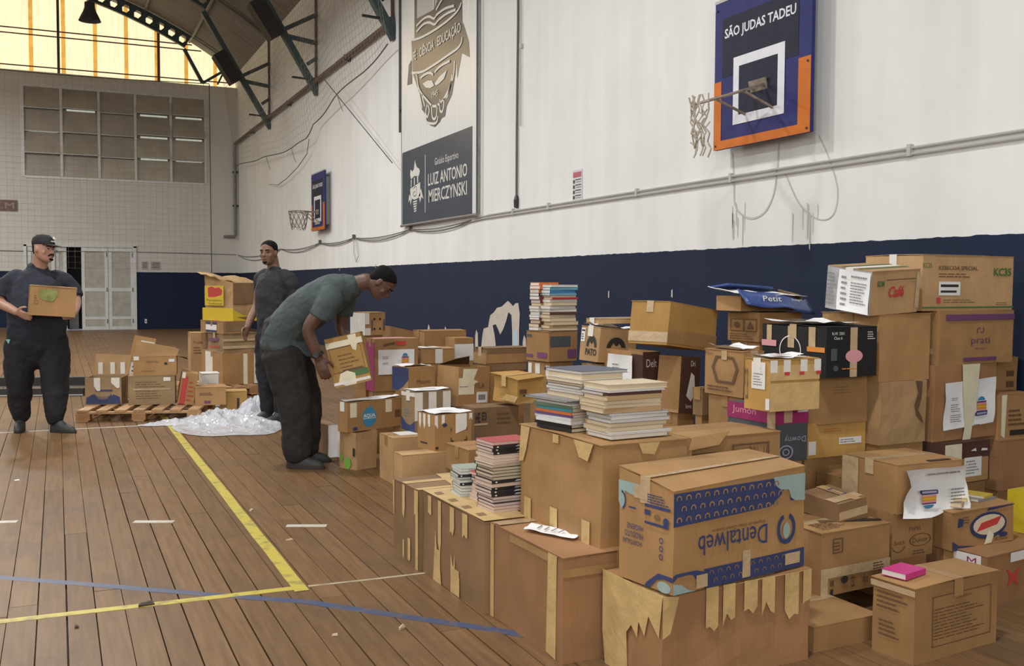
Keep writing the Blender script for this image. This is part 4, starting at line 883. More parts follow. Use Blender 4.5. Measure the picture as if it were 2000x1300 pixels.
for v in (.12, .34, .56, .80): b.poly('top', [(.03, v), (.10, v+.01), (.11, v+.09), (.04, v+.08)], 'kraft_dark', 'bare_patch')
b = carton('streaks_far', 'brown floor box with tan tape on its top, farthest of the front row', 'kraft_dark', flaps='x', tape=None)
for u, w_, v0, v1 in ((.0, .05, .5, 1), (.38, .10, .55, 1), (.85, .10, .62, 1), (.60, .10, .02, .34), (.40, .06, .02, .28)): b.torn('left', u, u+w_, v0, v1, 'tape_tan', .4, 3, int(u*9))
b.rect('top', 0, .0, 1, .12, 'tape_tan', 'tape'); b.rect('top', 0, .50, .6, .66, 'tape_tan', 'tape'); b.poly('top', [(.45, .1), (.9, .12), (1, .5), (.95, 1), (.55, 1), (.5, .5)], 'tape_tan', 'tape'); b.rect('left', .9, 0, 1, 1, 'tape_tan', 'tape')
b = carton('book_base', 'big brown box stacked behind the front row, carrying two wide book piles', 'kraft', flaps='x', tape=None, rough=.008)
b.poly('left', [(0, .6), (.03, 1), (.15, 1), (.10, .75), (.06, .62)], 'tape_tan', 'tape'); b.torn('left', .45, .52, .90, 1, 'tape_tan', .3, 2, 2); b.poly('left', [(.70, 1), (.76, .84), (.86, .82), (.92, 1)], 'tape_tan', 'tape')
for u in (.08, .42, .80): b.rect('left', u, 0, u+.09, .24, 'tape_tan', 'tape')
b.poly('front', [(.42, 1), (.46, .9), (.60, .88), (.66, 1)], 'tape_tan', 'tape')
b = carton('peq', 'brown box with upside-down 11 PEQUENA stencil behind the blue-printed box', 'kraft', flaps='x', tape=None)
b.box_outline('front', .44, .62, .86, .88, 'print_brown', .03); b.text('front', '11 · PEQUENA', .65, .75, .36, .17, 'print_brown', flip=True); b.box_outline('front', -.0, .60, .25, .80, 'print_brown', .03)
MB().add([(-b.w/2, -b.d/2, b.h+.004), (-.05, -b.d/2, b.h+.02), (-.12, -b.d/2-.02, b.h-.03), (-b.w/2-.05, -b.d/2-.04, b.h-.04), (-b.w/2, -b.d/2, b.h+.007), (-.05, -b.d/2, b.h+.023), (-.12, -b.d/2-.02, b.h-.027), (-b.w/2-.05, -b.d/2-.04, b.h-.037)], BOXF).build('torn_flap', 'kraft', b.root)
# ---------------- right front
carton('flat_low', 'low plain brown box on the floor under the tape-banded box', 'kraft', flaps='x', tape='tape_clear')
b = carton('ceo', 'tape-banded brown box with print at its foot, right of the blue-printed box', 'kraft', flaps='x', tape='tape_clear')
b.rect('front', 0, .28, 1, .44, 'tape_clear', 'tape'); b.rect('front', 0, 0, .10, .30, 'tape_clear', 'tape'); b.box_outline('front', .16, .66, .30, .90, 'print_brown', .02); b.lines('front', .17, .7, .29, .86, 3, 'print_brown')
b.text('front', 'CEO', .45, .16, .055, .17, 'print_black'); b.text('front', 'dipe', .63, .16, .08, .18, 'print_black'); b.disc('front', .33, .22, .05, .06, 'print_black'); b.lines('front', .74, .06, .95, .42, 8, 'print_brown'); b.rect('front', .13, .0, .17, .10, 'print_black'); b.rect('front', .13, .15, .18, .24, 'print_brown')
b.poly('top', [(.55, .30), (.97, .10), (.99, .20), (.60, .44)], 'print_black'); b.poly('top', [(.30, .42), (.62, .30), (.65, .38), (.34, .52)], 'print_brown'); b.lines('top', .1, .1, .5, .4, 5, 'print_brown')
b = carton('textblock', 'brown floor box with a framed block of fine print, nearest right', 'kraft', flaps='y', tape='tape_brown', rough=.007)
b.box_outline('front', .20, .17, .90, .85, 'print_brown', .012); b.text('front', 'COMPONENTES', .56, .78, .2, .035, 'print_brown'); b.lines('front', .22, .26, .86, .70, 10, 'print_brown', fill=.3)
b.lines('left', .15, .62, .9, .95, 5, 'print_brown', fill=.35); b.lines('left', .2, .25, .7, .5, 4, 'print_brown', fill=.35); b.rect('left', .0, .9, 1, .98, 'tape_clear', 'tape')
b = carton('tape_plastic', 'small flat box wrapped in shiny tape lying on the tape-banded box', 'kraft_dark', flaps=None, rot=(4, -6, .012)); b.rect('top', 0, .1, 1, .35, 'tape_clear', 'tape'); b.rect('top', .55, 0, .8, 1, 'kraft_light', 'label_patch'); b.box_outline('top', .60, .35, .78, .75, 'print_blue', .04); b.rect('front', 0, .2, 1, .6, 'tape_clear', 'tape')
b = carton('vida', 'brown box printed vida behind the tape-banded box', 'kraft', flaps='x'); b.text('front', 'DOAÇÃO É', .5, .88, .9, .10, 'print_brown'); b.text('front', 'vida', .5, .62, .62, .22, 'print_black')
b = carton('dunnar', 'brown box with two oval brand marks under the sagging white sheet', 'kraft', flaps=None); b.text('front', 'PAPEL', .55, .62, .3, .09, 'print_brown'); b.ring('front', .68, .36, .27, .14, .12, 'print_brown'); b.text('front', 'Dunnar', .68, .36, .38, .11, 'print_brown'); b.text('front', 'Snack', .17, .37, .26, .11, 'print_brown'); b.ring('front', .15, .33, .17, .18, .12, 'print_brown', a0=3.4, a1=6); b.lines('front', .5, .05, .9, .16, 2, 'print_brown'); b.rect('front', .5, .82, .9, .92, 'kraft_dark', 'print')
b = carton('paperbox', 'brown box with a curling white printed sheet hanging over its front', 'kraft', flaps='x', tape='tape_clear'); b.rect('left', .0, 0, .3, 1, 'tape_clear', 'tape'); b.rect('top', .5, .02, .85, .10, 'print_black', 'dark_strip')
b.paper('front', .02, -.06, 1.03, .93, logo=(.36, .36, .28, .40, -1), lines=[(.34, .84, .95, .92, 1), (.70, .20, .95, .55, 5)], curl=.035)
carton('crate_dark', 'dark brown box on the floor at the right photo edge, under the oval-logo box', 'kraft_red', flaps='x'); C['crate_dark'].poly('front', [(.26, .30), (.34, .42), (.42, .28), (.38, .50), (.44, .66), (.34, .56), (.25, .68), (.30, .48)], 'print_red')
b = carton('oval', 'brown detergent box with a red oval logo in a blue ring', 'kraft', flaps='x', rot=(0, -2, .004))
b.disc('front', .58, .53, .30, .36, 'print_navy', 'oval_logo'); b.disc('front', .59, .55, .26, .27, 'print_cream', 'oval_logo'); b.poly('front', [(.38, .40), (.72, .52), (.80, .74), (.46, .62)], 'print_red', 'oval_logo')
b.poly('front', [(0, 0), (.45, 0), (.30, .06), (.10, .12), (0, .26)], 'print_navy'); b.poly('front', [(.08, .60), (.16, .62), (.18, .80), (.10, .85)], 'print_navy'); b.lines('front', .16, .68, .30, .88, 3, 'print_brown'); b.disc('front', .82, .22, .07, .07, 'print_navy'); b.poly('front', [(.55, .92), (1, .98), (1, 1), (.58, 1)], 'print_navy'); b.poly('front', [(.58, .42), (.66, .26), (.62, .06), (.50, .04)], 'tape_cream', 'tape'); b.lines('front', .68, .08, .96, .18, 2, 'print_brown')
b = C['crate_dark']; b.rect('left', .50, .72, .92, 1.0, 'label_white', 'label'); b.text('left', 'M', .80, .86, .12, .16, 'print_magenta'); b.rect('front', .30, .80, 1, .99, 'label_white', 'label')
# ---------------- tall stack at the right
b = carton('choc', 'dark box with a white label at the foot of the tallest stack', 'box_choc', flaps=None); b.rect('front', .0, .02, .95, .60, 'kraft', 'card_panel'); b.rect('front', .42, .15, .80, .62, 'label_white', 'label'); b.lines('front', .46, .2, .76, .56, 5, 'text_grey'); b.rect('front', .0, .5, .36, .98, 'tape_cream', 'tape'); b.poly('front', [(.55, .78), (.68, .76), (.66, .84)], 'print_white'); b.poly('front', [(.78, .76), (.92, .75), (.92, .80), (.80, .82)], 'print_white')
b = carton('paper_stack', 'brown box with a white logo sheet crossed by a broad cream tape', 'kraft_red', flaps=None)
b.paper('front', .13, .14, .93, .76, logo=(.74, .46, .24, .42), lines=[(.15, .62, .34, .70, 2), (.14, .38, .36, .56, 4), (.13, .16, .36, .34, 4), (.6, .05, .75, .09, 1)], skew=.05, curl=.008)
b.poly('front', [(.40, 1.0), (.68, 1.0), (.64, .55), (.58, .2), (.55, -.02), (.42, -.03), (.46, .2), (.42, .6)], 'tape_cream', 'tape')
b = carton('prati', 'brown box printed prati with purple bands, under the topmost right box', 'kraft', flaps=None, rough=.006); b.rect('front', .08, .82, 1, .93, 'print_purple'); b.rect('front', .32, .05, .76, .12, 'print_purple'); b.text('front', 'prati', .54, .42, .25, .17, 'print_purple'); b.ring('front', .515, .62, .028, .06, .35, 'print_purple', a0=.6, a1=4.2); b.ring('front', .555, .63, .028, .06, .35, 'print_purple', a0=-2.6, a1=1.2); b.text('front', 'donaduzzi', .54, .29, .16, .04, 'print_purple'); b.rect('left', .1, .2, .9, .3, 'tape_clear', 'tape')
b = carton('kc35', 'large brown box marked KC35 on top of the tall right stack', 'kraft_light', flaps='x', tape='tape_white')
b.text('front', 'KEBECOA SPECIAL', .38, .78, .42, .075, 'print_brown', bold=.01); b.lines('front', .17, .60, .62, .70, 2, 'print_brown', fill=.35); b.text('front', 'KC35', .87, .72, .20, .15, 'print_green', bold=.03); b.text('front', 'KC35', .05, .82, .09, .09, 'print_green'); b.rect('front', .17, .28, .40, .53, 'label_white', 'label'); b.rect('front', .19, .43, .38, .48, 'print_black'); b.rect('front', .19, .33, .36, .37, 'print_black'); b.rect('front', 0, .045, 1, .075, 'print_green'); b.rect('front', .15, .14, .19, .24, 'print_red'); b.lines('front', .22, .14, .68, .22, 2, 'print_brown', fill=.3); b.lines('front', .8, .1, .98, .16, 2, 'print_brown', fill=.3); b.rect('top', .1, .2, .85, .9, 'label_white', 'paper_sheet')
b = carton('stack_side', 'small brown box tucked behind the cream-taped box near the wall', 'kraft', flaps='x'); b.rect('front', .45, .45, .8, .62, 'print_brown'); b.rect('front', .45, .12, .8, .30, 'print_brown')
b = carton('cornerlow', 'plain brown box low at the right photo edge', 'kraft_red', flaps='x')
b = carton('cornerbox', 'brown box with a cream tape tongue at the right photo edge', 'kraft', flaps='x', tape='tape_brown'); b.poly('front', [(.10, 1), (.25, 1), (.20, .05), (.10, .12)], 'tape_cream', 'tape'); b.lines('front', .30, .3, .8, .7, 4, 'print_brown'); b.rect('front', .35, .1, .8, .22, 'print_black')
b = carton('wrinkled', 'wrinkled shiny brown box with a dark tear, third down in the tall stack', 'kraft_light', flaps=None, rough=.014); b.poly('front', [(.72, 1), (.86, .98), (.84, .70), (.78, .52), (.86, .40), (.90, .30), (.74, .44), (.70, .60), (.78, .80)], 'print_brown', 'tear')
b = carton('under_wrap', 'plain square brown box under the silver-papered box', 'kraft', flaps='x', rough=.006)
b = carton('whitewrap', 'brown box with silvery paper on its end and red lettering, atop the stack', 'kraft_light', flaps='x', tape='tape_white', rot=(7, -3, .020))
b.rect('left', 0, 0, 1, 1, 'foil_grey', 'paper_wrap'); b.paper('left', .28, .02, 1.0, .97, lines=[(.1, .1, .3, .9, 6), (.4, .82, .9, .92, 1), (.4, .2, .9, .75, 8)], curl=.006); b.lines('left', .02, .1, .26, .9, 9, 'text_grey')
b.text('front', 'Café', .52, .52, .32, .26, 'print_red', bold=.03, shear=.2); b.text('front', 'BOM', .19, .72, .14, .14, 'print_green', bold=.03); b.rect('front', .30, .79, .9, .81, 'print_brown'); b.rect('top', .0, .25, 1, .34, 'print_green'); b.rect('top', 0, .62, 1, .70, 'print_green'); b.rect('front', .92, .1, 1, .95, 'tape_clear', 'tape')
b = carton('low_yellow', 'yellowish box with two small white labels low behind the pink and grey box', 'kraft_yellow', flaps=None); b.rect('front', .06, .10, .18, .5, 'label_white', 'label'); b.rect('front', .55, .35, .92, .55, 'label_white', 'label'); b.lines('front', .57, .38, .9, .52, 2, 'text_grey'); b.lines('front', .3, .75, .7, .88, 2, 'print_red', fill=.2)
b = carton('under_black', 'plain brown box directly under the black appliance box', 'kraft', flaps='x', rough=.005); b.lines('front', .3, .62, .75, .80, 3, 'kraft_dark', fill=.3)
b = carton('black', 'glossy black appliance box with white circle prints and loose papers on top', 'box_black', flaps='x', tape='tape_clear', rough=.002)
b.rect('front', .46, 0, .60, 1, 'tape_clear', 'tape'); b.rect('left', .08, .55, .16, 1, 'tape_clear', 'tape'); b.rect('left', .42, .55, .52, 1, 'tape_clear', 'tape'); b.rect('left', .74, .55, .84, 1, 'tape_clear', 'tape'); b.ring('left', .46, .50, .17, .30, .08, 'print_white', 'circle_print'); b.rect('left', .0, .55, .24, .68, 'print_pink'); b.rect('left', .72, .50, .98, .60, 'print_orange'); b.disc('front', .54, .42, .17, .13, 'print_pink'); b.text('front', 'N.W. 3501', .22, .88, .24, .06, 'print_white'); b.text('front', 'Class 6', .22, .79, .16, .06, 'print_white'); b.lines('front', .80, .75, .95, .93, 4, 'print_white', fill=.35); b.disc('front', .18, .18, .05, .06, 'print_grey'); b.lines('front', .3, .15, .75, .2, 1, 'print_orange', fill=.4); b.rect('front', .08, .34, .20, .58, 'print_grey')
b.paper('top', .0, .15, .75, .95, lines=[(.1, .2, .8, .8, 6)], curl=.02, skew=-.08)
b = carton('dumon', 'pink and grey box with upside-down Downy print, behind the stencilled box', 'print_grey', flaps=None); b.rect('left', 0, .70, 1, 1, 'print_magenta'); b.rect('front', 0, .70, 1, 1, 'print_magenta'); b.rect('left', .84, 0, 1, 1, 'tape_clear', 'tape'); b.rect('front', .25, .72, .5, 1, 'tape_clear', 'tape'); b.text('left', 'Jumon', .36, .86, .5, .17, 'print_pink'); b.text('front', 'Downy', .60, .42, .66, .14, 'print_lilac', flip=True); b.ring('front', .32, .18, .22, .13, .18, 'print_lilac'); b.ring('front', .32, .18, .11, .065, .3, 'print_lilac'); b.rect('front', .66, .90, .98, .98, 'label_white', 'label')
b = carton('taped', 'squat box wound in glossy yellow tape with white paper tabs', 'kraft_yellow', flaps='x', tape='tape_white', rough=.005)
b.rect('front', 0, 0, 1, .55, 'tape_tan', 'tape'); b.rect('front', 0, .60, 1, .9, 'tape_tan', 'tape')
for u in (-.0, .26, .60, .88): b.rect('front', u, .76, u+.14, 1.0, 'tape_white', 'tape')
for u in (.28, .58, .92): b.rect('front', u, .70, u+.10, .765, 'print_red')
b.rect('left', .30, .42, .82, .95, 'label_white', 'label'); b.lines('left', .36, .48, .76, .9, 8, 'text_grey'); b.text('left', 'P 2 B', .10, .5, .14, .62, 'print_black'); b.rect('left', .85, .03, 1, .25, 'label_white', 'label'); b.paper('top', .02, .05, .7, .98, logo=(.6, .5, .4, .6), curl=.012)
b = carton('keystone', 'brown box with a keystone-shaped outline print, left of the yellow-taped box', 'kraft', flaps='y', tape='tape_clear', rot=(0, 0, 0)); 
for p in ([(.30, .88), (.76, .88), (.76, .83), (.30, .83)], [(.30, .88), (.37, .88), (.26, .62), (.20, .62)], [(.76, .88), (.70, .88), (.82, .62), (.88, .62)], [(.20, .62), (.26, .62), (.38, .30), (.32, .28)], [(.88, .62), (.82, .62), (.72, .30), (.78, .28)], [(.32, .28), (.78, .28), (.76, .33), (.34, .33)]): b.poly('left', p, 'print_brown')
b.lines('left', .10, .08, .92, .22, 2, 'print_brown', fill=.5); b.text('left', 'Fino', .14, .93, .2, .07, 'print_brown'); b.rect('left', .46, .80, .60, 1, 'tape_clear', 'tape'); b.paper('top', .02, .1, .98, .9, lines=[(.2, .2, .8, .7, 4)], curl=.02)
b = carton('window_print', 'small brown box with two framed handling symbols, under the blue bag', 'kraft', flaps='x', tape=None); b.box_outline('left', .10, .35, .52, .80, 'print_brown', .03); b.box_outline('left', .52, .35, .92, .80, 'print_brown', .03); b.disc('left', .31, .58, .08, .10, 'print_brown'); b.poly('left', [(.62, .45), (.72, .72), (.82, .45)], 'print_brown'); b.lines('left', .1, .05, .9, .3, 3, 'print_brown'); b.paper('top', 0, .1, .8, .9, curl=.012)
# ---------------- middle of the pile
b = carton('tilt_tape', 'large tan box tipped to one side on top of the tall brown box', 'kraft_yellow', flaps='x', tape='tape_clear', rot=(0, 7, .02)); b.rect('front', 0, .06, 1, .38, 'tape_brown', 'tape'); b.rect('left', 0, .06, 1, .30, 'tape_clear', 'tape')
b = carton('brown_dark', 'tall brown box with a dark brown side and torn tape, under the tipped tan box', 'kraft', flaps=None, rot=(0, 4, 0)); b.rect('front', 0, 0, 1, 1, 'box_choc', 'dark_side'); b.poly('front', [(.35, .30), (.55, .72), (.72, .66), (.8, .35), (.6, .2)], 'tape_white', 'tape'); b.text('front', 'Dri', .62, .88, .22, .10, 'print_white'); b.text('front', 'leve', .5, .12, .3, .08, 'print_white'); b.rect('left', 0, .0, 1, .05, 'kraft_light', 'edge_tape')
b = carton('pato', 'brown box with black round-hat PATO logos on two sides', 'kraft_light', flaps='x', tape='tape_white', rot=(2, 5, .01))
for fc, cu in (('left', .60), ('front', .45)):
    b.ring(fc, cu, .42, .26, .34, .45, 'print_black', 'logo_print', a0=0, a1=math.pi); b.disc(fc, cu, .58, .06, .07, 'print_black', 'logo_print'); b.text(fc, 'PATO', cu, .27, .56, .20, 'print_black', bold=.04)
b.rect('left', .04, .55, .24, .95, 'label_white', 'label'); b.rect('left', .06, .85, .22, .9, 'print_black'); b.lines('left', .06, .6, .22, .8, 3, 'print_black'); b.paper('top', 0, 0, .9, .9, curl=.015)
px_, py_, pz_, pa_, pw_, pd_, ph_ = BX['pato']
carton('lid_flat', 'flat shallow carton lying across the back of the PATO box', 'kraft_light', flaps='x', tape='tape_white', dims=(px_+.12, py_+.13, pz_+ph_+.035, pa_-4, .34, .13, .03))
b = carton('choc_open', 'open dark brown box with a white logo sheet standing in it', 'kraft', flaps=None, opened='box_choc'); b.rect('front', 0, 0, 1, 1, 'box_choc', 'dark_side'); b.rect('front', .0, .2, .9, .5, 'tape_clear', 'tape'); b.text('front', 'Delt', .5, .8, .6, .14, 'print_white'); b.rect('left', .72, .4, 1, .95, 'box_choc', 'dark_side')
b.paper('left', .12, .18, .78, .92, logo=(.80, .22, .34, .44), lines=[(.2, .55, .5, .8, 3), (.2, .4, .6, .5, 1)], curl=.008)
b = carton('pile_a_base', 'brown box with purple print patches carrying the tall book pile', 'kraft', flaps='x', tape=None); b.rect('left', .5, .12, .92, .30, 'print_purple'); b.rect('left', .02, .12, .3, .22, 'print_purple'); b.rect('front', .05, .50, .75, .86, 'print_grey'); b.rect('front', .65, .1, .95, .4, 'print_purple'); b.rect('left', .04, .82, .24, .9, 'print_grey')
b = carton('below_a', 'brown box with white tape tabs under the purple-patched box', 'kraft', flaps=None); b.rect('left', .35, .62, .55, .95, 'tape_white', 'tape'); b.rect('left', .80, .55, .97, .9, 'tape_white', 'tape'); b.rect('left', .05, .5, .2, .95, 'label_white', 'label')
b = carton('right_small', 'small shadowed brown box right of the tall dark-sided box', 'kraft_dark', flaps='x'); b.lines('front', .3, .3, .9, .7, 3, 'print_black')
b = carton('yellow_wrap', 'sagging carton wound in yellow-brown tape with a crumpled lid', 'kraft_yellow', flaps='x', tape='tape_tan', rough=.022, lift=(-.01, .005, .02, .02)); b.rect('front', .06, .42, .30, .58, 'print_brown'); b.poly('left', [(.4, .1), (.9, .05), (1, .3), (.6, .35)], 'tape_tan', 'tape'); b.poly('front', [(0, .05), (.6, .2), (.95, .55), (.9, .3), (.5, .0)], 'tape_tan', 'tape')
b = carton('long_brown', 'long flat brown box wrapped in brown tape behind the yellow-wound carton', 'kraft_dark', flaps='x', tape='tape_clear', rough=.006); b.rect('front', 0, .35, 1, .75, 'tape_brown', 'tape'); b.rect('left', 0, .3, 1, .8, 'tape_brown', 'tape')
b = carton('ripped', 'brown box with a ripped cream label and a small barcode label', 'kraft', flaps=None, opened='dark_void', rot=(0, 2, 0)); b.poly('front', [(.02, .30), (.50, .30), (.50, .55), (.62, .62), (.48, .68), (.60, .95), (.15, .95), (.14, .72), (.02, .72)], 'tape_cream', 'label'); b.rect('front', .58, .08, .92, .36, 'label_white', 'label'); b.rect('front', .64, .15, .86, .29, 'text_grey'); b.text('front', 'FILA', .68, .52, .3, .13, 'print_brown'); b.text('left', '500', .5, .4, .4, .12, 'print_brown'); b.lines('front', .04, .48, .45, .53, 1, 'text_grey')
MB().add([(-b.w*.5, b.d*.5, b.h), (b.w*.5, b.d*.5, b.h), (b.w*.1, -b.d*.1, b.h+.07), (-b.w*.35, -b.d*.1, b.h+.05), (-b.w*.5, b.d*.5, b.h+.004), (b.w*.5, b.d*.5, b.h+.004), (b.w*.1, -b.d*.1, b.h+.074), (-b.w*.35, -b.d*.1, b.h+.054)], BOXF).build('flap', 'kraft_dark', b.root)
b = carton('bluecorner', 'brown box with one blue printed side and a white sheet on top', 'kraft', flaps='x', tape=None); b.rect('left', 0, 0, 1, 1, 'print_blue', 'blue_side'); b.poly('left', [(.4, 0), (1, 0), (1, .5), (.7, .2)], 'kraft_light', 'print'); b.text('front', 'Mizuno', .55, .40, .5, .18, 'print_brown'); b.paper('top', .02, .2, .98, .95, curl=.012)
b = carton('paperfront', 'brown box with a large white logo sheet on its front, behind the stooping man', 'kraft', flaps='x'); b.rect('left', 0, 0, 1, .95, 'print_magenta', 'pink_side'); b.paper('front', .08, .32, .90, .80, logo=(.74, .55, .26, .60), lines=[(.12, .62, .3, .75, 2), (.12, .40, .3, .5, 2)], curl=.006); b.rect('front', .48, .88, .70, .96, 'print_red'); b.poly('front', [(.2, .86), (.44, .90), (.46, .95), (.2, .91)], 'print_brown'); b.rect('top', .1, .1, .8, .9, 'print_pink', 'paper_sheet')
b = carton('holes', 'small brown box with four vent holes and a white taped end', 'kraft', flaps='x', tape=None); b.rect('left', 0, .0, 1, 1, 'box_white', 'white_end'); b.rect('front', 0, .5, .20, 1, 'tape_white', 'tape'); b.rect('front', 0, .0, .26, .32, 'tape_white', 'tape')
for u, v in ((.45, .72), (.72, .72), (.45, .28), (.72, .28)): b.disc('front', u, v, .05, .05, 'dark_void', 'vent_hole')
b.rect('front', .30, .2, .36, .7, 'print_grey'); b.rect('front', .88, .2, .95, .7, 'print_grey')
b = carton('lean_flap', 'open brown box with a long flap sloping down to the right', 'kraft', flaps=None, opened='kraft_dark', lift=(.06, -.01, -.01, .06))
b = carton('greenmark', 'wide brown box with a green half-ring mark against the navy wall', 'kraft', flaps='x'); b.ring('front', .70, .0, .09, .22, .45, 'print_green', a0=0, a1=math.pi); b.rect('front', .58, .05, .68, .16, 'kraft_dark')
b = carton('whitetape2', 'brown box with a white paper tape over its edge, below the green-marked box', 'kraft', flaps='x', tape=None); b.rect('front', .42, 0, .64, 1, 'tape_white', 'tape'); b.poly('top', [(.05, 0), (.40, .0), (.3, .9), (0, .9)], 'label_white', 'paper_sheet'); b.rect('top', .42, 0, .64, .8, 'tape_white', 'tape')
b = carton('flatpaper', 'brown box with a white sheet on its side beside the long taped box', 'kraft', flaps=None); b.rect('front', .0, .25, 1, .8, 'label_white', 'paper_sheet')
b = carton('dark_right', 'brown box with dark sideways lettering right of the paper-topped box', 'kraft_dark', flaps=None); b.text('front', 'HE', .08, .72, .10, .30, 'print_black', bold=.03); b.text('front', 'E3', .22, .76, .10, .24, 'print_black', bold=.03); b.lines('front', .5, .5, .9, .9, 3, 'print_brown', fill=.25); b.rect('front', .0, .50, .30, .56, 'tape_clear', 'tape')
b = carton('under_aqua', 'tapering brown floor box with a green spray mark at the stooping man\'s feet', 'kraft_light', flaps=None, rough=.014); b.poly('left', [(.35, .05), (.60, .0), (.72, .12), (.66, .30), (.5, .34), (.38, .2)], 'spray_green', 'spray_mark'); b.poly('left', [(.10, .20), (.25, .18), (.3, .35), (.15, .40)], 'spray_green', 'spray_mark'); b.poly('left', [(.83, .38), (.93, .36), (.94, .58), (.84, .60)], 'dark_void', 'hand_hole')
b = carton('aqua', 'brown box with a round blue AQUA mark and taped paper on top', 'kraft', flaps='x', tape='tape_white'); b.disc('front', .40, .45, .13, .34, 'print_sky'); b.poly('front', [(.38, .74), (.45, .74), (.43, .90)], 'print_sky'); b.text('front', 'AQUA', .40, .50, .22, .16, 'print_white', bold=.03); b.rect('front', .28, .40, .52, .42, 'print_white'); b.rect('front', .05, .50, .17, 1, 'tape_cream', 'tape'); b.rect('front', .70, .55, .82, 1, 'tape_cream', 'tape'); b.rect('front', .10, .05, .18, .16, 'print_blue'); b.rect('front', .88, .35, .98, .6, 'print_brown'); b.paper('top', 0, .05, .98, .95, curl=.01)
b = carton('tallfloor', 'tall plain brown box standing on the floor left of the blue-bottomed box', 'kraft_light', flaps='x'); b.rect('top', .3, .3, .8, .9, 'label_white', 'paper_sheet')
b = carton('bluewhite', 'box taped with white strips and a blue wave at its foot', 'kraft_grey', flaps='x', tape='tape_white')
for u in (.0, .38, .78): b.rect('front', u, .3, u+.22, 1, 'tape_white', 'tape')
b.poly('left', [(0, .05), (1, .0), (1, .30), (.7, .18), (.4, .20), (0, .38)], 'print_blue'); b.rect('left', 0, .9, 1, 1, 'tape_white', 'tape'); b.lines('left', .2, .4, .8, .6, 3, 'text_grey'); b.paper('top', .02, .05, .98, .95, lines=[(.3, .3, .8, .7, 3)], curl=.006)
b = carton('flat39', 'long pale brown box on the floor under the paper-topped box', 'kraft_light', flaps='x', tape=None)
b = carton('whitepaper', 'brown box with a white sheet folded over its top and taped corners', 'kraft', flaps='x', tape=None); b.paper('top', .0, .0, 1, 1, lines=[(.35, .35, .7, .6, 3)], curl=.006)
for u, w_, v in ((.0, .08, .5), (.18, .08, .62), (.55, .30, .35), (.92, .08, .8)): b.torn('front', u, u+w_, v, 1, 'tape_white', .6, 2, int(u*99))
for u in (.1, .35, .62): b.torn('left', u, u+.13, .55, 1, 'tape_white', .5, 2, int(u*50))
for q in ([(.42, .25), (.50, .25), (.50, .28), (.44, .28), (.44, .36), (.42, .36)], [(.78, .25), (.86, .25), (.86, .36), (.84, .36), (.84, .28), (.78, .28)], [(.42, .62), (.44, .62), (.44, .54), (.42, .54)], [(.84, .62), (.86, .62), (.86, .54), (.84, .54)]): b.poly('front', q, 'print_black')
b.text('front', 'BOM DE COMER', .6, .12, .4, .05, 'print_black'); b.disc('front', .26, .72, .06, .05, 'print_navy'); b.rect('front', .02, .08, .09, .14, 'print_black'); b.lines('left', .2, .15, .8, .25, 1, 'print_black')
b = carton('small40', 'brown box wedged between the front row and the paper-topped box', 'kraft', flaps='x')
b = carton('behind_man', 'narrow brown box by the stooping man\'s shin with a white sheet', 'kraft_dark', flaps=None); b.paper('front', .0, .1, 1, 1, curl=.01)
# ---------------- left pallets
b = carton('wave', 'box with a blue wave at its foot and a raised lid on the wooden pallet', 'kraft_grey', flaps=None, opened='kraft_dark', group='cardboard boxes on the left pallets'); b.poly('front', [(.03, .03), (.97, .03), (.95, .28), (.78, .38), (.66, .22), (.48, .17), (.32, .22), (.22, .40), (.05, .26)], 'print_blue'); b.rect('front', .30, .5, .75, .56, 'print_blue'); b.torn('front', .25, .42, .45, 1, 'tape_white', .6, 2, 1); b.torn('front', .72, .95, .6, 1, 'tape_white', .6, 3, 2)
for k in range(4): b.ring('front', .49, .40, .24, .12+.05*k, .08, 'print_blue', a0=math.pi, a1=2*math.pi)
lid = MB().add([(-b.w/2, b.d/2, b.h), (b.w/2, b.d/2, b.h), (b.w/2+.03, b.d/2+.05, b.h+.20), (-b.w/2+.03, b.d/2+.05, b.h+.22), (-b.w/2, b.d/2+.005, b.h), (b.w/2, b.d/2+.005, b.h), (b.w/2+.03, b.d/2+.055, b.h+.20), (-b.w/2+.03, b.d/2+.055, b.h+.22)], BOXF).build('lid', 'kraft_light', b.root)
for u in (-.12, -.0, .10): MB().box(u, u+.045, b.d/2+.002, b.d/2+.02, b.h+.01, b.h+.13).build('tape', 'tape_white', lid)
b = carton('mid_pal', 'brown box with rows of fine print in the middle of the wooden pallet', 'kraft_grey', flaps='x', group='cardboard boxes on the left pallets'); b.lines('front', .15, .2, .85, .85, 8, 'print_brown', fill=.2); b.rect('front', .75, .82, .9, .95, 'tape_white', 'tape'); b.rect('front', .1, .52, .9, .56, 'tape_clear', 'tape')
b = carton('mid_top', 'open-flapped brown box on the fine-print box of the pallet', 'kraft', flaps=None, opened='kraft_dark', group='cardboard boxes on the left pallets'); b.text('front', 'CRISTAL', .45, .72, .3, .10, 'print_brown'); b.text('front', 'Conserva', .35, .25, .3, .08, 'print_brown'); b.disc('front', .75, .62, .04, .07, 'print_black'); b.rect('front', .82, .7, .95, .85, 'label_white', 'label'); b.rect('front', .02, .8, .14, 1, 'tape_white', 'tape')
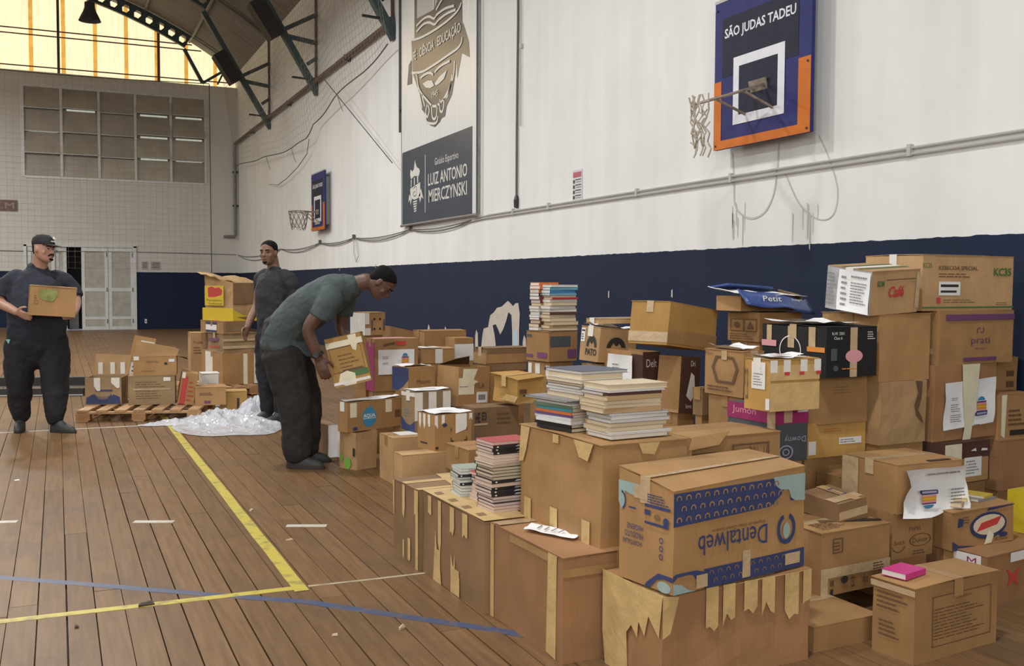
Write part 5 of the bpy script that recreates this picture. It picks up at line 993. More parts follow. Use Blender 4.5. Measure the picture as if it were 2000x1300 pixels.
for nm, y0, z1, x0, x1 in (('flap', -.5, .15, -.45, .50), ('flap', .5, .14, -.5, .4)):
    MB().add([(x0*b.w, y0*b.d, b.h), (x1*b.w, y0*b.d, b.h-.0), ((x1+.06)*b.w, y0*b.d+.05, b.h+z1*.45), ((x0+.02)*b.w, y0*b.d+.06, b.h+z1), (x0*b.w, y0*b.d+.005, b.h), (x1*b.w, y0*b.d+.005, b.h), ((x1+.06)*b.w, y0*b.d+.055, b.h+z1*.45), ((x0+.02)*b.w, y0*b.d+.065, b.h+z1)], BOXF).build(nm, 'kraft', b.root)
MB().add([(b.w/2, -b.d/2, b.h), (b.w/2, b.d/2, b.h), (b.w/2+.10, b.d/2-.05, b.h-.06), (b.w/2+.10, -b.d/2+.04, b.h-.02), (b.w/2, -b.d/2, b.h+.005), (b.w/2, b.d/2, b.h+.005), (b.w/2+.10, b.d/2-.05, b.h-.055), (b.w/2+.10, -b.d/2+.04, b.h-.015)], BOXF).build('flap', 'kraft_dark', b.root)
b = carton('tilt_back', 'brown box with two white labels leaning behind the pallet boxes', 'kraft', flaps=None, rot=(-6, 12, .03), group='cardboard boxes on the left pallets'); b.rect('front', .35, .68, .95, .94, 'label_white', 'label'); b.rect('front', .12, .42, .5, .60, 'label_white', 'label'); b.lines('front', .2, .45, .42, .57, 2, 'ink'); b.lines('front', .45, .74, .8, .9, 3, 'text_grey')
b = carton('redstripe', 'box with a dark red stripe leaning at the right end of the pallet', 'kraft', flaps=None, rot=(0, 9, .0), group='cardboard boxes on the left pallets'); b.poly('front', [(.10, 0), (.42, 0), (.42, .9), (.10, .8)], 'print_red', 'red_stripe'); b.lines('front', .5, .1, .9, .8, 5, 'print_red', fill=.3); b.rect('front', .05, .82, .25, 1, 'tape_white', 'tape'); b.rect('right', .2, .15, .8, .8, 'label_white', 'label'); b.rect('right', .35, .3, .6, .6, 'text_grey')
b = carton('small_a', 'brown floor box between the pallet and the plastic heap', 'kraft', flaps='x', group='cardboard boxes on the left pallets'); b.lines('front', .15, .55, .7, .72, 2, 'print_brown'); b.rect('front', .3, .1, .5, .25, 'print_purple')
b = carton('small_b', 'small yellow-taped box at the back of the plastic heap', 'kraft_yellow', flaps='x', tape='tape_tan', group='cardboard boxes on the left pallets'); b.rect('front', .5, .2, .62, .7, 'print_black')
b = carton('small_c', 'pale whitish box behind the small floor box', 'box_white', flaps='x', tape='tape_white', rough=.012, group='cardboard boxes on the left pallets'); b.rect('front', .3, .2, .8, .7, 'kraft_light', 'print')
b = carton('stripes', 'large brown box with white vertical tapes at the base of the second pallet stack', 'kraft', flaps='x', group='cardboard boxes on the left pallets'); b.rect('front', .50, 0, .60, .95, 'tape_cream', 'tape'); b.rect('front', .76, 0, .87, .95, 'tape_white', 'tape'); b.rect('left', .20, 0, .55, 1, 'tape_white', 'tape')
b = carton('thin', 'tall narrow brown box behind the second pallet stack', 'kraft_light', flaps='x', group='cardboard boxes on the left pallets'); b.text('front', 'Frutilha', .5, .80, .6, .06, 'print_brown'); b.lines('front', .2, .55, .8, .72, 3, 'print_brown')
b = carton('crushed', 'crushed film-wrapped brown box on the white-taped box', 'kraft_grey', flaps='x', tape='tape_clear', rough=.03, group='cardboard boxes on the left pallets'); b.rect('front', 0, .2, 1, .35, 'tape_clear', 'tape'); b.rect('front', 0, .6, 1, .72, 'tape_clear', 'tape'); b.poly('left', [(.15, .55), (.75, .62), (.75, .8), (.15, .72)], 'print_purple'); b.poly('left', [(.2, .2), (.8, .28), (.8, .36), (.2, .28)], 'print_red')
b = carton('labelbox', 'flat brown box with a navy and white label under the yellow-printed carton', 'kraft', flaps='x', group='cardboard boxes on the left pallets'); b.rect('left', .25, .1, .72, .9, 'label_white', 'label'); b.rect('left', .25, .70, .72, .92, 'print_navy'); b.rect('left', .25, .08, .72, .25, 'print_navy'); b.rect('front', .1, .2, .95, .95, 'kraft_dark', 'print')
b = carton('yellowbag', 'big crumpled carton with yellow bands and a red heart-shaped logo', 'kraft_light', flaps=None, rough=.03, lift=(.0, -.02, .0, .10), group='cardboard boxes on the left pallets')
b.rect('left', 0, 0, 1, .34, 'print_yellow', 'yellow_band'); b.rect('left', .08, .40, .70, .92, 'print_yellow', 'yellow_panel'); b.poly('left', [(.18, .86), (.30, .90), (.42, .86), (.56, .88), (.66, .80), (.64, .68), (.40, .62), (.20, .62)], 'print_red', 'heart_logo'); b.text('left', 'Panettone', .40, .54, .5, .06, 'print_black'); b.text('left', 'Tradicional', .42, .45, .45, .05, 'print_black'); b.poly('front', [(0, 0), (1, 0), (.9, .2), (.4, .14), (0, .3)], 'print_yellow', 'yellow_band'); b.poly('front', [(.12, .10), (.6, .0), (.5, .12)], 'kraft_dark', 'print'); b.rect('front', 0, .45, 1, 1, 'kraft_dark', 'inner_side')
cf_ = []; n = 10
for i in range(n+1):
    for j in range(5):
        u, v_ = i/n, j/4; q = mnoise.noise(Vector((u*6, v_*4, 1.3)))
        cf_.append((-b.w*.62+u*b.w*1.30, b.d*.56-u*b.d*.62-v_*b.d*.60, b.h+.13-u*.09-v_*v_*(.07+.10*u)-.10*max(0, u-.8)+q*.05))
o = mesh_obj('crumpled_flap', cf_, [(i*5+j, i*5+j+1, i*5+j+6, i*5+j+5) for i in range(n) for j in range(4)], 'kraft_light', b.root, True); so = o.modifiers.new('board', 'SOLIDIFY'); so.thickness = .006
# ---------------- boxes buried inside the pile (carry the ones in view)
for k in [q for q in BX if q.startswith('f_')]:
    base = k[2:].split('_0')[0].split('_1')[0]
    lv = 'lowest ' if k.endswith('_0') else ''
    short = C[base].root['label'].split(',')[0]
    short = ' '.join(short.split()[:9])
    Carton(k, 'plain %sburied carton beneath the %s' % (lv, short), 'kraft', flaps='x' if k.endswith('_1') or not k.endswith('_0') else None, tape='tape_brown')
# ================================================================ BOOKS
def unit_mesh(name, mb):
    me = bpy.data.meshes.new(name); me.from_pydata([tuple(v) for v in mb.v], [], mb.f); me.update(); return me
mat('pages_cream', (.66, .55, .38), .75, .1, 12, .3, 400, stretch=(.05, .05, 3)); mat('pages_white', (.70, .68, .64), .75, .06, 12, .3, 400, stretch=(.05, .05, 3)); mat('pages_pink', (.66, .52, .46), .75, .08, 12)
BOOKCOL = {'black': (.02, .02, .022), 'white': (.66, .66, .65), 'cream': (.58, .48, .33), 'tan': (.42, .29, .15), 'red': (.38, .035, .035), 'orange': (.62, .17, .05), 'blue': (.05, .20, .42), 'light blue': (.16, .36, .48), 'navy': (.03, .04, .09), 'dark brown': (.10, .05, .04), 'maroon': (.17, .03, .045), 'grey': (.22, .22, .23), 'green': (.13, .20, .13), 'sage green': (.30, .36, .30), 'teal': (.06, .26, .30), 'purple': (.13, .08, .22), 'pink': (.55, .03, .22), 'yellow': (.62, .44, .04)}
for k_, c_ in BOOKCOL.items(): mat('cover_'+k_, c_, .38, .08, 15)
COVER = unit_mesh('cover', MB().box(-.5, .5, -.5, .5, 0, .07).box(-.5, .5, -.5, .5, .93, 1).box(-.5, .5, -.5, -.47, .07, .93))
PAGES = unit_mesh('pages', MB().box(-.488, .488, -.47, .475, .07, .93))
SPINE = unit_mesh('spine_print', MB().box(.05, .28, -.506, -.5, .30, .44).box(.33, .46, -.506, -.5, .30, .44).box(.08, .26, -.506, -.5, .58, .70).box(-.42, -.38, -.506, -.5, .3, .7))
SHARED = {}
def shared(me, m):
    k = (me.name, m)
    if k not in SHARED:
        c = me.copy(); c.materials.append(MATS[m]); SHARED[k] = c
    return SHARED[k]
def book(x, y, z, yaw, w, d, t, col, pages, label, group, spine=False, tilt=0):
    r = thing('book', label, 'book', (x, y, z), (tilt, 0, math.radians(yaw)), group)
    for nm, me, m in (('cover', COVER, 'cover_'+col), ('pages', PAGES, 'pages_'+pages)):
        o = link(nm, shared(me, m), None, r); o.scale = (w, d, t)
    if spine: o = link('spine_print', shared(SPINE, 'print_white'), None, r); o.scale = (w, d, t)
    return r
ORD = ['bottom', 'second', 'third', 'fourth', 'fifth', 'sixth', 'seventh', 'eighth', 'ninth', 'tenth', 'eleventh', 'twelfth', 'thirteenth', 'fourteenth', 'fifteenth', 'sixteenth', 'seventeenth', 'eighteenth', 'nineteenth', 'twentieth', 'twenty-first', 'twenty-second', 'twenty-third', 'twenty-fourth']
def pile(N, z, yaw, w, d, items, where, group, jit=.006, seed=0):
    """N = near corner; items bottom to top: (thickness, colour, pages, orient[, dw, dd]); orient s = spine front, e = fore-edge front, l = spine left, r = page end front"""
    rr = random.Random(seed); ph = math.radians(yaw); a = Vector((math.cos(ph), math.sin(ph))); b_ = Vector((-math.sin(ph), math.cos(ph)))
    for i, it in enumerate(items):
        t, col, pg, orr = it[:4]; dw, dd = (it[4], it[5]) if len(it) > 4 else (0, 0)
        ww, dd_ = w+dw+rr.uniform(-1, 1)*jit*.8, d+dd+rr.uniform(-1, 1)*jit*.8
        c = Vector(N[:2])+a*(ww/2+rr.uniform(-1, 1)*jit)+b_*(dd_/2+rr.uniform(-1, 1)*jit)
        y = yaw+rr.uniform(-2.2, 2.2)
        nm = ORD[i]+(' book' if i == 0 else ' book up')
        if i == len(items)-1: nm = 'topmost book'
        lb = '%s-covered %s in the %s' % (col, nm, where)
        if orr == 's': book(c.x, c.y, z, y, ww, dd_, t, col, pg, lb, group, spine=col in ('black',))
        elif orr == 'e': book(c.x, c.y, z, y+180, ww, dd_, t, col, pg, lb, group)
        elif orr == 'l': book(c.x, c.y, z, y-90, dd_, ww, t, col, pg, lb, group)
        else: book(c.x, c.y, z, y+90, dd_, ww, t, col, pg, lb, group)
        z += t+.0004
    return z
# black-spined paperbacks on the streaked box
Zs = .377+.010
it = []
for ch in 'eeeseseeeesseseeeeeesse':
    it.append((.0132, 'black', 'pink', 's') if ch == 's' else (.0132, 'red' if len(it) in (9, 17) else 'black', 'pink', 'e'))
it = [(.0132, 'tan', 'pink', 'e')]*2+[(.0132, 'black', 'pink', 'e')]*3+[(.0135, 'black', 'pink', 's')]*3+[(.0132, 'tan', 'pink', 'e')]+[(.0135, 'black', 'pink', 's')]*1+[(.0132, 'black', 'cream', 'e')]*5+[(.0132, 'cream', 'pink', 'e')]*3+[(.0135, 'black', 'pink', 's')]*3+[(.0132, 'red', 'pink', 'e')]
pile((1.655, 3.83), Zs, 6, .205, .15, it, 'tall black-spined pile', 'paperbacks in the black-spined pile', .008, 1)
pile((1.70, 4.03), Zs, 4, .16, .13, [(.0132, 'cream', 'pink', 'e')]*5+[(.0132, 'black', 'pink', 'e')]*2+[(.0132, 'black', 'pink', 's')]*1+[(.0132, 'red', 'pink', 's')], 'short red-topped pile', 'paperbacks in the short red-topped pile', .010, 2)
pile((1.645, 4.185), Zs, -4, .15, .13, [(.0125, 'sage green', 'white', 'e'), (.0125, 'green', 'white', 'e')]*2+[(.0125, 'black', 'white', 's'), (.0125, 'sage green', 'white', 'e'), (.0125, 'green', 'white', 'e'), (.0125, 'black', 'white', 's'), (.0125, 'sage green', 'white', 'e'), (.0125, 'sage green', 'white', 'e')], 'sage green pile', 'paperbacks in the sage green pile', .008, 3)
# two wide piles on the big box
Zb = BX['book_base'][2]+BX['book_base'][6]+.0105
z1 = pile((1.815, 3.43), Zb, 14, .155, .22, [(.014, 'black', 'cream', 'l'), (.015, 'black', 'cream', 'l'), (.013, 'white', 'white', 'l'), (.011, 'white', 'cream', 'l'), (.010, 'purple', 'white', 'l'), (.011, 'orange', 'cream', 'l'), (.014, 'teal', 'cream', 'l'), (.012, 'green', 'cream', 'l'), (.010, 'white', 'white', 'l')], 'left pile on the big brown box', 'books in the left wide pile', .008, 4)
z1 = pile((1.79, 3.40), z1, 10, .22, .30, [(.006, 'black', 'white', 'e'), (.005, 'black', 'white', 'e'), (.004, 'grey', 'white', 'e')], 'spread of thin dark magazines on the left pile', 'thin magazines on the left pile', .02, 5)
z1 = pile((1.84, 3.40), z1, 8, .20, .24, [(.018, 'tan', 'cream', 's'), (.010, 'grey', 'white', 'e'), (.011, 'white', 'white', 'e'), (.010, 'dark brown', 'white', 'e'), (.012, 'cream', 'cream', 'e'), (.015, 'white', 'cream', 'e'), (.018, 'cream', 'cream', 'e'), (.012, 'navy', 'white', 'e', .03, .02)], 'upper left stack above the magazines', 'books above the magazines', .012, 6)
z2 = pile((1.86, 3.215), Zb, 5, .27, .17, [(.016, 'tan', 'white', 'e'), (.008, 'white', 'white', 'e', .02, 0), (.018, 'cream', 'cream', 'e'), (.016, 'tan', 'cream', 'e'), (.015, 'grey', 'white', 'e'), (.013, 'white', 'white', 'e'), (.009, 'grey', 'white', 'e')], 'right pile on the big brown box', 'books in the right wide pile', .010, 7)
pile((1.845, 3.205), z2, 5, .265, .165, [(.020, 'tan', 'cream', 's'), (.012, 'cream', 'cream', 'e'), (.016, 'cream', 'cream', 'e'), (.017, 'tan', 'cream', 's'), (.012, 'dark brown', 'white', 's'), (.008, 'white', 'white', 'e'), (.020, 'cream', 'cream', 'e', .01, 0)], 'cream-edged stack on top of the right pile', 'books on top of the right wide pile', .010, 8)
# tall pile on the purple-patched box
Za = BX['pile_a_base'][2]+BX['pile_a_base'][6]+.0105
pile((3.112, 6.375), Za, 12, .165, .115, [(.022, 'white', 'white', 's'), (.024, 'dark brown', 'cream', 's'), (.026, 'dark brown', 'cream', 's'), (.018, 'maroon', 'white', 's'), (.016, 'white', 'white', 's'), (.026, 'grey', 'white', 's'), (.018, 'white', 'white', 's'), (.020, 'tan', 'white', 's'), (.018, 'tan', 'cream', 's'), (.026, 'maroon', 'white', 's'), (.024, 'maroon', 'white', 's'), (.022, 'black', 'white', 's'), (.028, 'orange', 'white', 's'), (.024, 'orange', 'white', 's'), (.022, 'orange', 'white', 's')], 'left half of the tall pile by the wall', 'books in the left half of the tall pile', .008, 9)
pile((3.15, 6.275), Za, 10, .235, .105, [(.018, 'cream', 'cream', 'e'), (.020, 'tan', 'cream', 's'), (.026, 'tan', 'cream', 'e'), (.024, 'cream', 'cream', 'e'), (.024, 'tan', 'cream', 'e'), (.018, 'dark brown', 'cream', 's'), (.022, 'cream', 'white', 'e'), (.022, 'white', 'white', 'e'), (.024, 'tan', 'cream', 'e'), (.020, 'white', 'white', 'e'), (.012, 'red', 'cream', 's'), (.014, 'cream', 'cream', 'e'), (.016, 'light blue', 'white', 's'), (.022, 'blue', 'white', 's'), (.020, 'light blue', 'white', 's'), (.016, 'white', 'white', 'e')], 'right half of the tall pile by the wall', 'books in the right half of the tall pile', .012, 10)
book(2.845, 2.735, .2734+.0105, 14, .135, .10, .022, 'pink', 'white', 'pink and navy book lying on the fine-print floor box', 'single books on boxes')
zo = BX['oval'][2]+BX['oval'][6]+.014
book(3.60, 3.20, zo, 30, .18, .13, .022, 'tan', 'cream', 'tan book lying under a yellow one on the oval-logo box', 'single books on boxes')
book(3.60, 3.21, zo+.023, 52, .17, .12, .014, 'yellow', 'cream', 'yellow book lying askew on the oval-logo box', 'single books on boxes')
book(3.775, 3.235, zo, 8, .13, .15, .012, 'grey', 'white', 'thin grey booklet lying at the right end of the oval-logo box', 'single books on boxes')
book(3.785, 3.225, zo+.0125, 20, .10, .11, .010, 'yellow', 'white', 'small yellow booklet on the thin grey one', 'single books on boxes')
# ================================================================ LOOSE THINGS ON THE PILE
def crumple(name, label, cat, pts, z, m, h=.015, n=10, seed=1, group=None):
    """loose sheet over a quad outline pts (xy) at height z"""
    v = []; f = []; p = [Vector(q) for q in pts]
    for i in range(n+1):
        for j in range(n+1):
            q = p[0].lerp(p[1], i/n).lerp(p[3].lerp(p[2], i/n), j/n); e = (mnoise.noise(Vector((i*.35, j*.35, seed)))+.5)*h
            v.append((q.x, q.y, z+.002+max(e, 0)))
    for i in range(n):
        for j in range(n): k = i*(n+1)+j; f.append((k, k+n+1, k+n+2, k+1))
    t = thing(name, label, cat, (0, 0, 0), group=group); c = sum((Vector((q[0], q[1], z)) for q in v), Vector())/len(v); t.location = c
    o = mesh_obj('sheet', [(a-c.x, b_-c.y, zz-z) for a, b_, zz in v], f, m, t, True)
    mb = MB()
    for k in range(4):
        a = p[0].lerp(p[3], .25+.14*k).lerp(p[1].lerp(p[2], .25+.14*k), .2); b2 = p[0].lerp(p[3], .25+.14*k).lerp(p[1].lerp(p[2], .25+.14*k), .7)
        mb.bar((a.x-c.x, a.y-c.y, h+.004), (b2.x-c.x, b2.y-c.y, h+.004), .006, .001)
    mb.build('small_print', 'text_grey', t)
    return t
crumple('paper_slip', 'folded white paper slip on the tall-taped front box', 'paper', [(1.645, 3.50), (1.72, 3.585), (1.83, 3.33), (1.75, 3.29)], .3803+.010, 'paper_white', .010, 8, 3)
t = thing('blue_package', 'torn-open blue printed package with white lining on the symbol-printed box', 'package', (3.70, 4.66, BX['window_print'][2]+BX['window_print'][6]+.012), (0, 0, math.radians(2)))
n = 14; v = []; f = []
for i in range(n+1):
    for j in range(6):
        u = i/n; s_ = j/5; q = mnoise.noise(Vector((u*3, s_*2, 4)))
        v.append((-.26+.50*u, -.10-.08*(1-s_)-.05*math.sin(u*3.1), .012+.085*s_+.02*q-.03*u+.03*(1-u)))
for i in range(n):
    for j in range(5): k = i*6+j; f.append((k, k+6, k+7, k+1))
o = mesh_obj('front_skirt', v, f, mat('pack_blue', (.035, .07, .24), .35, .12, 8, .3, 20), t, True); o.modifiers.new('thick', 'SOLIDIFY').thickness = .004
v = []; f = []
for i in range(n+1):
    for j in range(9):
        u = i/n; s_ = j/8; q = mnoise.noise(Vector((u*4, s_*3, 8)))
        v.append((-.26+.50*u+.02*s_, -.11-.05*math.sin(u*3.1)+.30*s_, .105+.035*s_*(1-u)+.018*q-.02*u))
for i in range(n):
    for j in range(8): k = i*9+j; f.append((k, k+9, k+10, k+1))
o = mesh_obj('white_lining', v, f, 'paper_white', t, True); o.modifiers.new('thick', 'SOLIDIFY').thickness = .004
MB().box(-.20, .20, -.06, .16, 0, .085).build('tray', 'kraft', t)
MB().add([(-.24, .17, .13), (.20, .19, .11), (.17, .10, .128), (-.18, .08, .148), (-.24, .172, .14), (.20, .192, .12), (.17, .102, .138), (-.18, .082, .158)], BOXF).build('rear_flap', MATS['pack_blue'], t)
MB().add([(.24, -.10, .02), (.26, .12, .05), (.17, .06, .12), (.16, -.13, .09), (.245, -.10, .024), (.265, .12, .054), (.175, .06, .124), (.165, -.13, .094)], BOXF).build('side_flap', 'kraft_dark', t)
F = (Vector((-.26, -.195, .03)), Vector((1, -.04, -.02)).normalized(), Vector((0, .55, .83)), Vector((0, -.83, .55)))
MB().add(*text_fit('Petit', F, .17, .045, .13, .036, .016, shear=.2)).build('lettering', 'print_white', t); MB().add(*text_fit('Frangos', F, .34, .035, .07, .02, .02)).build('lettering', 'print_white', t)
t = thing('yellow_packet', 'yellow packet with a barcode label at the right photo edge', 'packet', (4.13, 3.18, .2132+.010), (0, 0, .1)); MB().box(-.12, .12, -.07, .07, 0, .19).build('body', mat('packet_yellow', (.62, .48, .03), .4, .1, 10), t); MB().box(-.09, .10, -.0725, -.07, .10, .17).build('label', 'label_white', t)
mb = MB(); [mb.box(-.08+.016*k, -.07+.016*k, -.0745, -.0725, .115, .155) for k in range(11)]; mb.build('barcode', 'ink', t); MB().box(-.11, .11, -.072, -.07, .03, .06).build('print', 'print_green', t)
# ================================================================ PALLETS
mat('pallet_wood', (.46, .27, .13), .7, .2, 6, .2, 40, rnd=.12, stretch=(8, 1, 8)); mat('pallet_end', (.40, .21, .09), .75, .2, 12, rnd=.1)
def pallet(loc, yaw, label):
    t = thing('wooden_pallet', label, 'pallet', loc, (0, 0, math.radians(yaw)), 'wooden pallets'); W_, D_ = 1.16, 1.0
    for k in range(7): x = -W_/2+.06+k*(W_-.12)/6; MB().box(x-.052, x+.052, -D_/2, D_/2, .093, .113).build('deck_board', 'pallet_wood', t)
    for y in (-D_/2+.05, 0, D_/2-.05):
        MB().box(-W_/2, W_/2, y-.045, y+.045, .075, .093).build('stringer', 'pallet_wood', t)
        for x in (-W_/2+.06, 0, W_/2-.06): MB().box(x-.065, x+.065, y-.045, y+.045, .012, .075).build('block', 'pallet_end', t)
    for x in (-W_/2+.06, 0, W_/2-.06): MB().box(x-.05, x+.05, -D_/2, D_/2, 0, .012).build('runner', 'pallet_wood', t)
pallet((.84, 10.83, 0), -16, 'wooden pallet under the left boxes beside the walking man')
pallet((2.02, 12.72, 0), 16, 'wooden pallet under the stack with the yellow-printed carton'); 
for o in list(bpy.data.objects):
    if o.get('category') == 'pallet' and o.location.y > 12: o.location.z = .0115
# ================================================================ PLASTIC WRAP
m = bpy.data.materials.new('plastic_film'); m.use_nodes = True; b_ = m.node_tree.nodes['Principled BSDF']; MATS['plastic_film'] = m
b_.inputs['Base Color'].default_value = (.82, .84, .90, 1); b_.inputs['Roughness'].default_value = .16; b_.inputs['Transmission Weight'].default_value = .25; b_.inputs['Alpha'].default_value = .82; b_.inputs['Coat Weight'].default_value = .5; b_.inputs['Coat Roughness'].default_value = .06; b_.inputs['IOR'].default_value = 1.3
t = thing('plastic_wrap', 'heap of crumpled clear plastic wrap on the floor by the pallet', 'plastic wrap', (1.5, 9.75, 0))
def heap(name, cx, cy, rx, ry, hh, seed, nu=64, nv=44):
    v = []; f = []
    for i in range(nu+1):
        for j in range(nv+1):
            u, w_ = i/nu*2-1, j/nv*2-1
            # squircle outline with ragged rim
            a = math.atan2(w_, u); ra = 1+.16*mnoise.noise(Vector((math.cos(a)*2, math.sin(a)*2, seed)))
            q = math.sqrt(max(u*u+w_*w_-u*u*w_*w_, 0))
            kx = u*math.sqrt(1-w_*w_/2)*ra; ky = w_*math.sqrt(1-u*u/2)*ra
            p = Vector((kx*rx*7, ky*ry*7, seed))
            rid = 1-abs(mnoise.noise(p*.8)); rid2 = 1-abs(mnoise.noise(p*1.7+Vector((3, 1, 2)))); rid3 = 1-abs(mnoise.noise(p*3.6))
            e = (rid**2*.55+rid2**3*.22+rid3**3*.05)
            z = .006+hh*(1-q**2.5*.97)*e*(.35+.65*max(0, min(1, .45+ky*.9+kx*.25)))
            v.append((cx+kx*rx+.02*mnoise.noise(p*3), cy+ky*ry+.02*mnoise.noise(p*3+Vector((5, 5, 5))), max(z, .004)))
    for i in range(nu):
        for j in range(nv): k = i*(nv+1)+j; f.append((k, k+nv+1, k+nv+2, k+1))
    return mesh_obj(name, v, f, 'plastic_film', t)
heap('film', -.04, .02, .54, .80, .19, 3.3)
heap('film', .36, .45, .30, .38, .36, 7.7, 40, 30)
heap('film_tail', -.48, .24, .34, .11, .09, 1.2, 40, 16)
# ================================================================ FOLDED BARS BEHIND THE WALKING MAN
t = thing('folded_goal', 'low dark folded metal frame lying behind the walking man', 'metal frame', (-.6, 13.5, 0), (0, 0, math.radians(-16)))
MB().box(-1.3, .98, -.05, .05, .09, .20).build('beam', mat('rubber_dark', (.03, .028, .026), .6, .2, 6), t); MB().box(-1.3, .98, -.055, -.05, .085, .1).build('pale_strip', 'pipe_grey', t); MB().box(-1.3, .98, -.30, -.20, .0, .09).build('beam', MATS['rubber_dark'], t); MB().box(-1.3, .98, -.305, -.30, .005, .02).build('pale_strip', 'conduit_grey', t)
MB().bar((-.1, -.25, .05), (-.45, 0, .42), .10, .06).build('brace', MATS['rubber_dark'], t); MB().bar((-1.2, -.25, .05), (-.45, 0, .42), .10, .06).build('brace', MATS['rubber_dark'], t)
# ================================================================ LITTER
mat('chip_dark', (.06, .035, .025), .7, .2, 30); mat('chip_pale', (.55, .42, .27), .7, .1, 30)
def chip(label, x, y, yaw, l, w, m, th=.006):
    t = thing('wood_chip', label, 'wood chip', (x, y, .001), (0, 0, math.radians(yaw)), 'wood chips on the floor')
    MB().add([(-l/2, -w/2, 0), (l/2, -w*.3, 0), (l*.42, w/2, 0), (-l*.4, w*.35, 0), (-l/2, -w/2, th), (l/2, -w*.3, th*.6), (l*.42, w/2, th*1.6), (-l*.4, w*.35, th)], BOXF).build('chip', m, t); MB().box(-l*.3, l*.3, -.002, .002, th*.7, th*1.3).build('splinter', m, t)
chip('dark wood chip lying on the yellow cross line', .318, 4.393, 5, .065, .03, 'chip_dark', .010); chip('pale curled shaving right of the yellow line corner', 1.209, 3.69, 35, .035, .012, 'chip_pale', .01); chip('pale shaving just right of the yellow side line', 1.03, 6.0, 60, .05, .015, 'chip_pale'); chip('small pale splinter beside the right white dash', 1.09, 5.22, 10, .04, .012, 'chip_pale'); chip('small square dark chip in front of the yellow cross line', .049, 4.217, 80, .022, .018, 'chip_dark'); chip('pale crumb near the front of the boards', .95, 3.72, -20, .022, .012, 'chip_pale'); chip('tiny white scrap on the boards left of the dashes', -.271, 7.552, 20, .035, .03, 'white_paint', .003)
# ================================================================ PEOPLE
mat('skin_light', (.42, .235, .165), .5, .08, 14, .1, 90); mat('skin_mid', (.20, .105, .068), .5, .08, 14, .1, 90); mat('skin_dark', (.115, .055, .036), .48, .08, 14, .1, 90)
mat('hair_black', (.008, .007, .007), .85, .2, 60, .5, 150, spec=.15); mat('tee_navy', (.019, .022, .035), .85, .12, 6, .4, 14); mat('tee_charcoal', (.020, .020, .024), .85, .12, 6, .4, 14); mat('tee_green', (.050, .068, .068), .85, .14, 5, .5, 12)
mat('trouser_black', (.009, .009, .012), .85, .15, 6, .4, 14); mat('trouser_dark', (.017, .014, .013), .85, .15, 6, .5, 12); mat('boot_grey', (.030, .033, .034), .6, .15, 12); mat('lip', (.22, .09, .07), .5); mat('eye_dark', (.012, .01, .01), .3); mat('cap_black', (.012, .012, .013), .8, .1, 20)
def vec(p): return Vector(p)
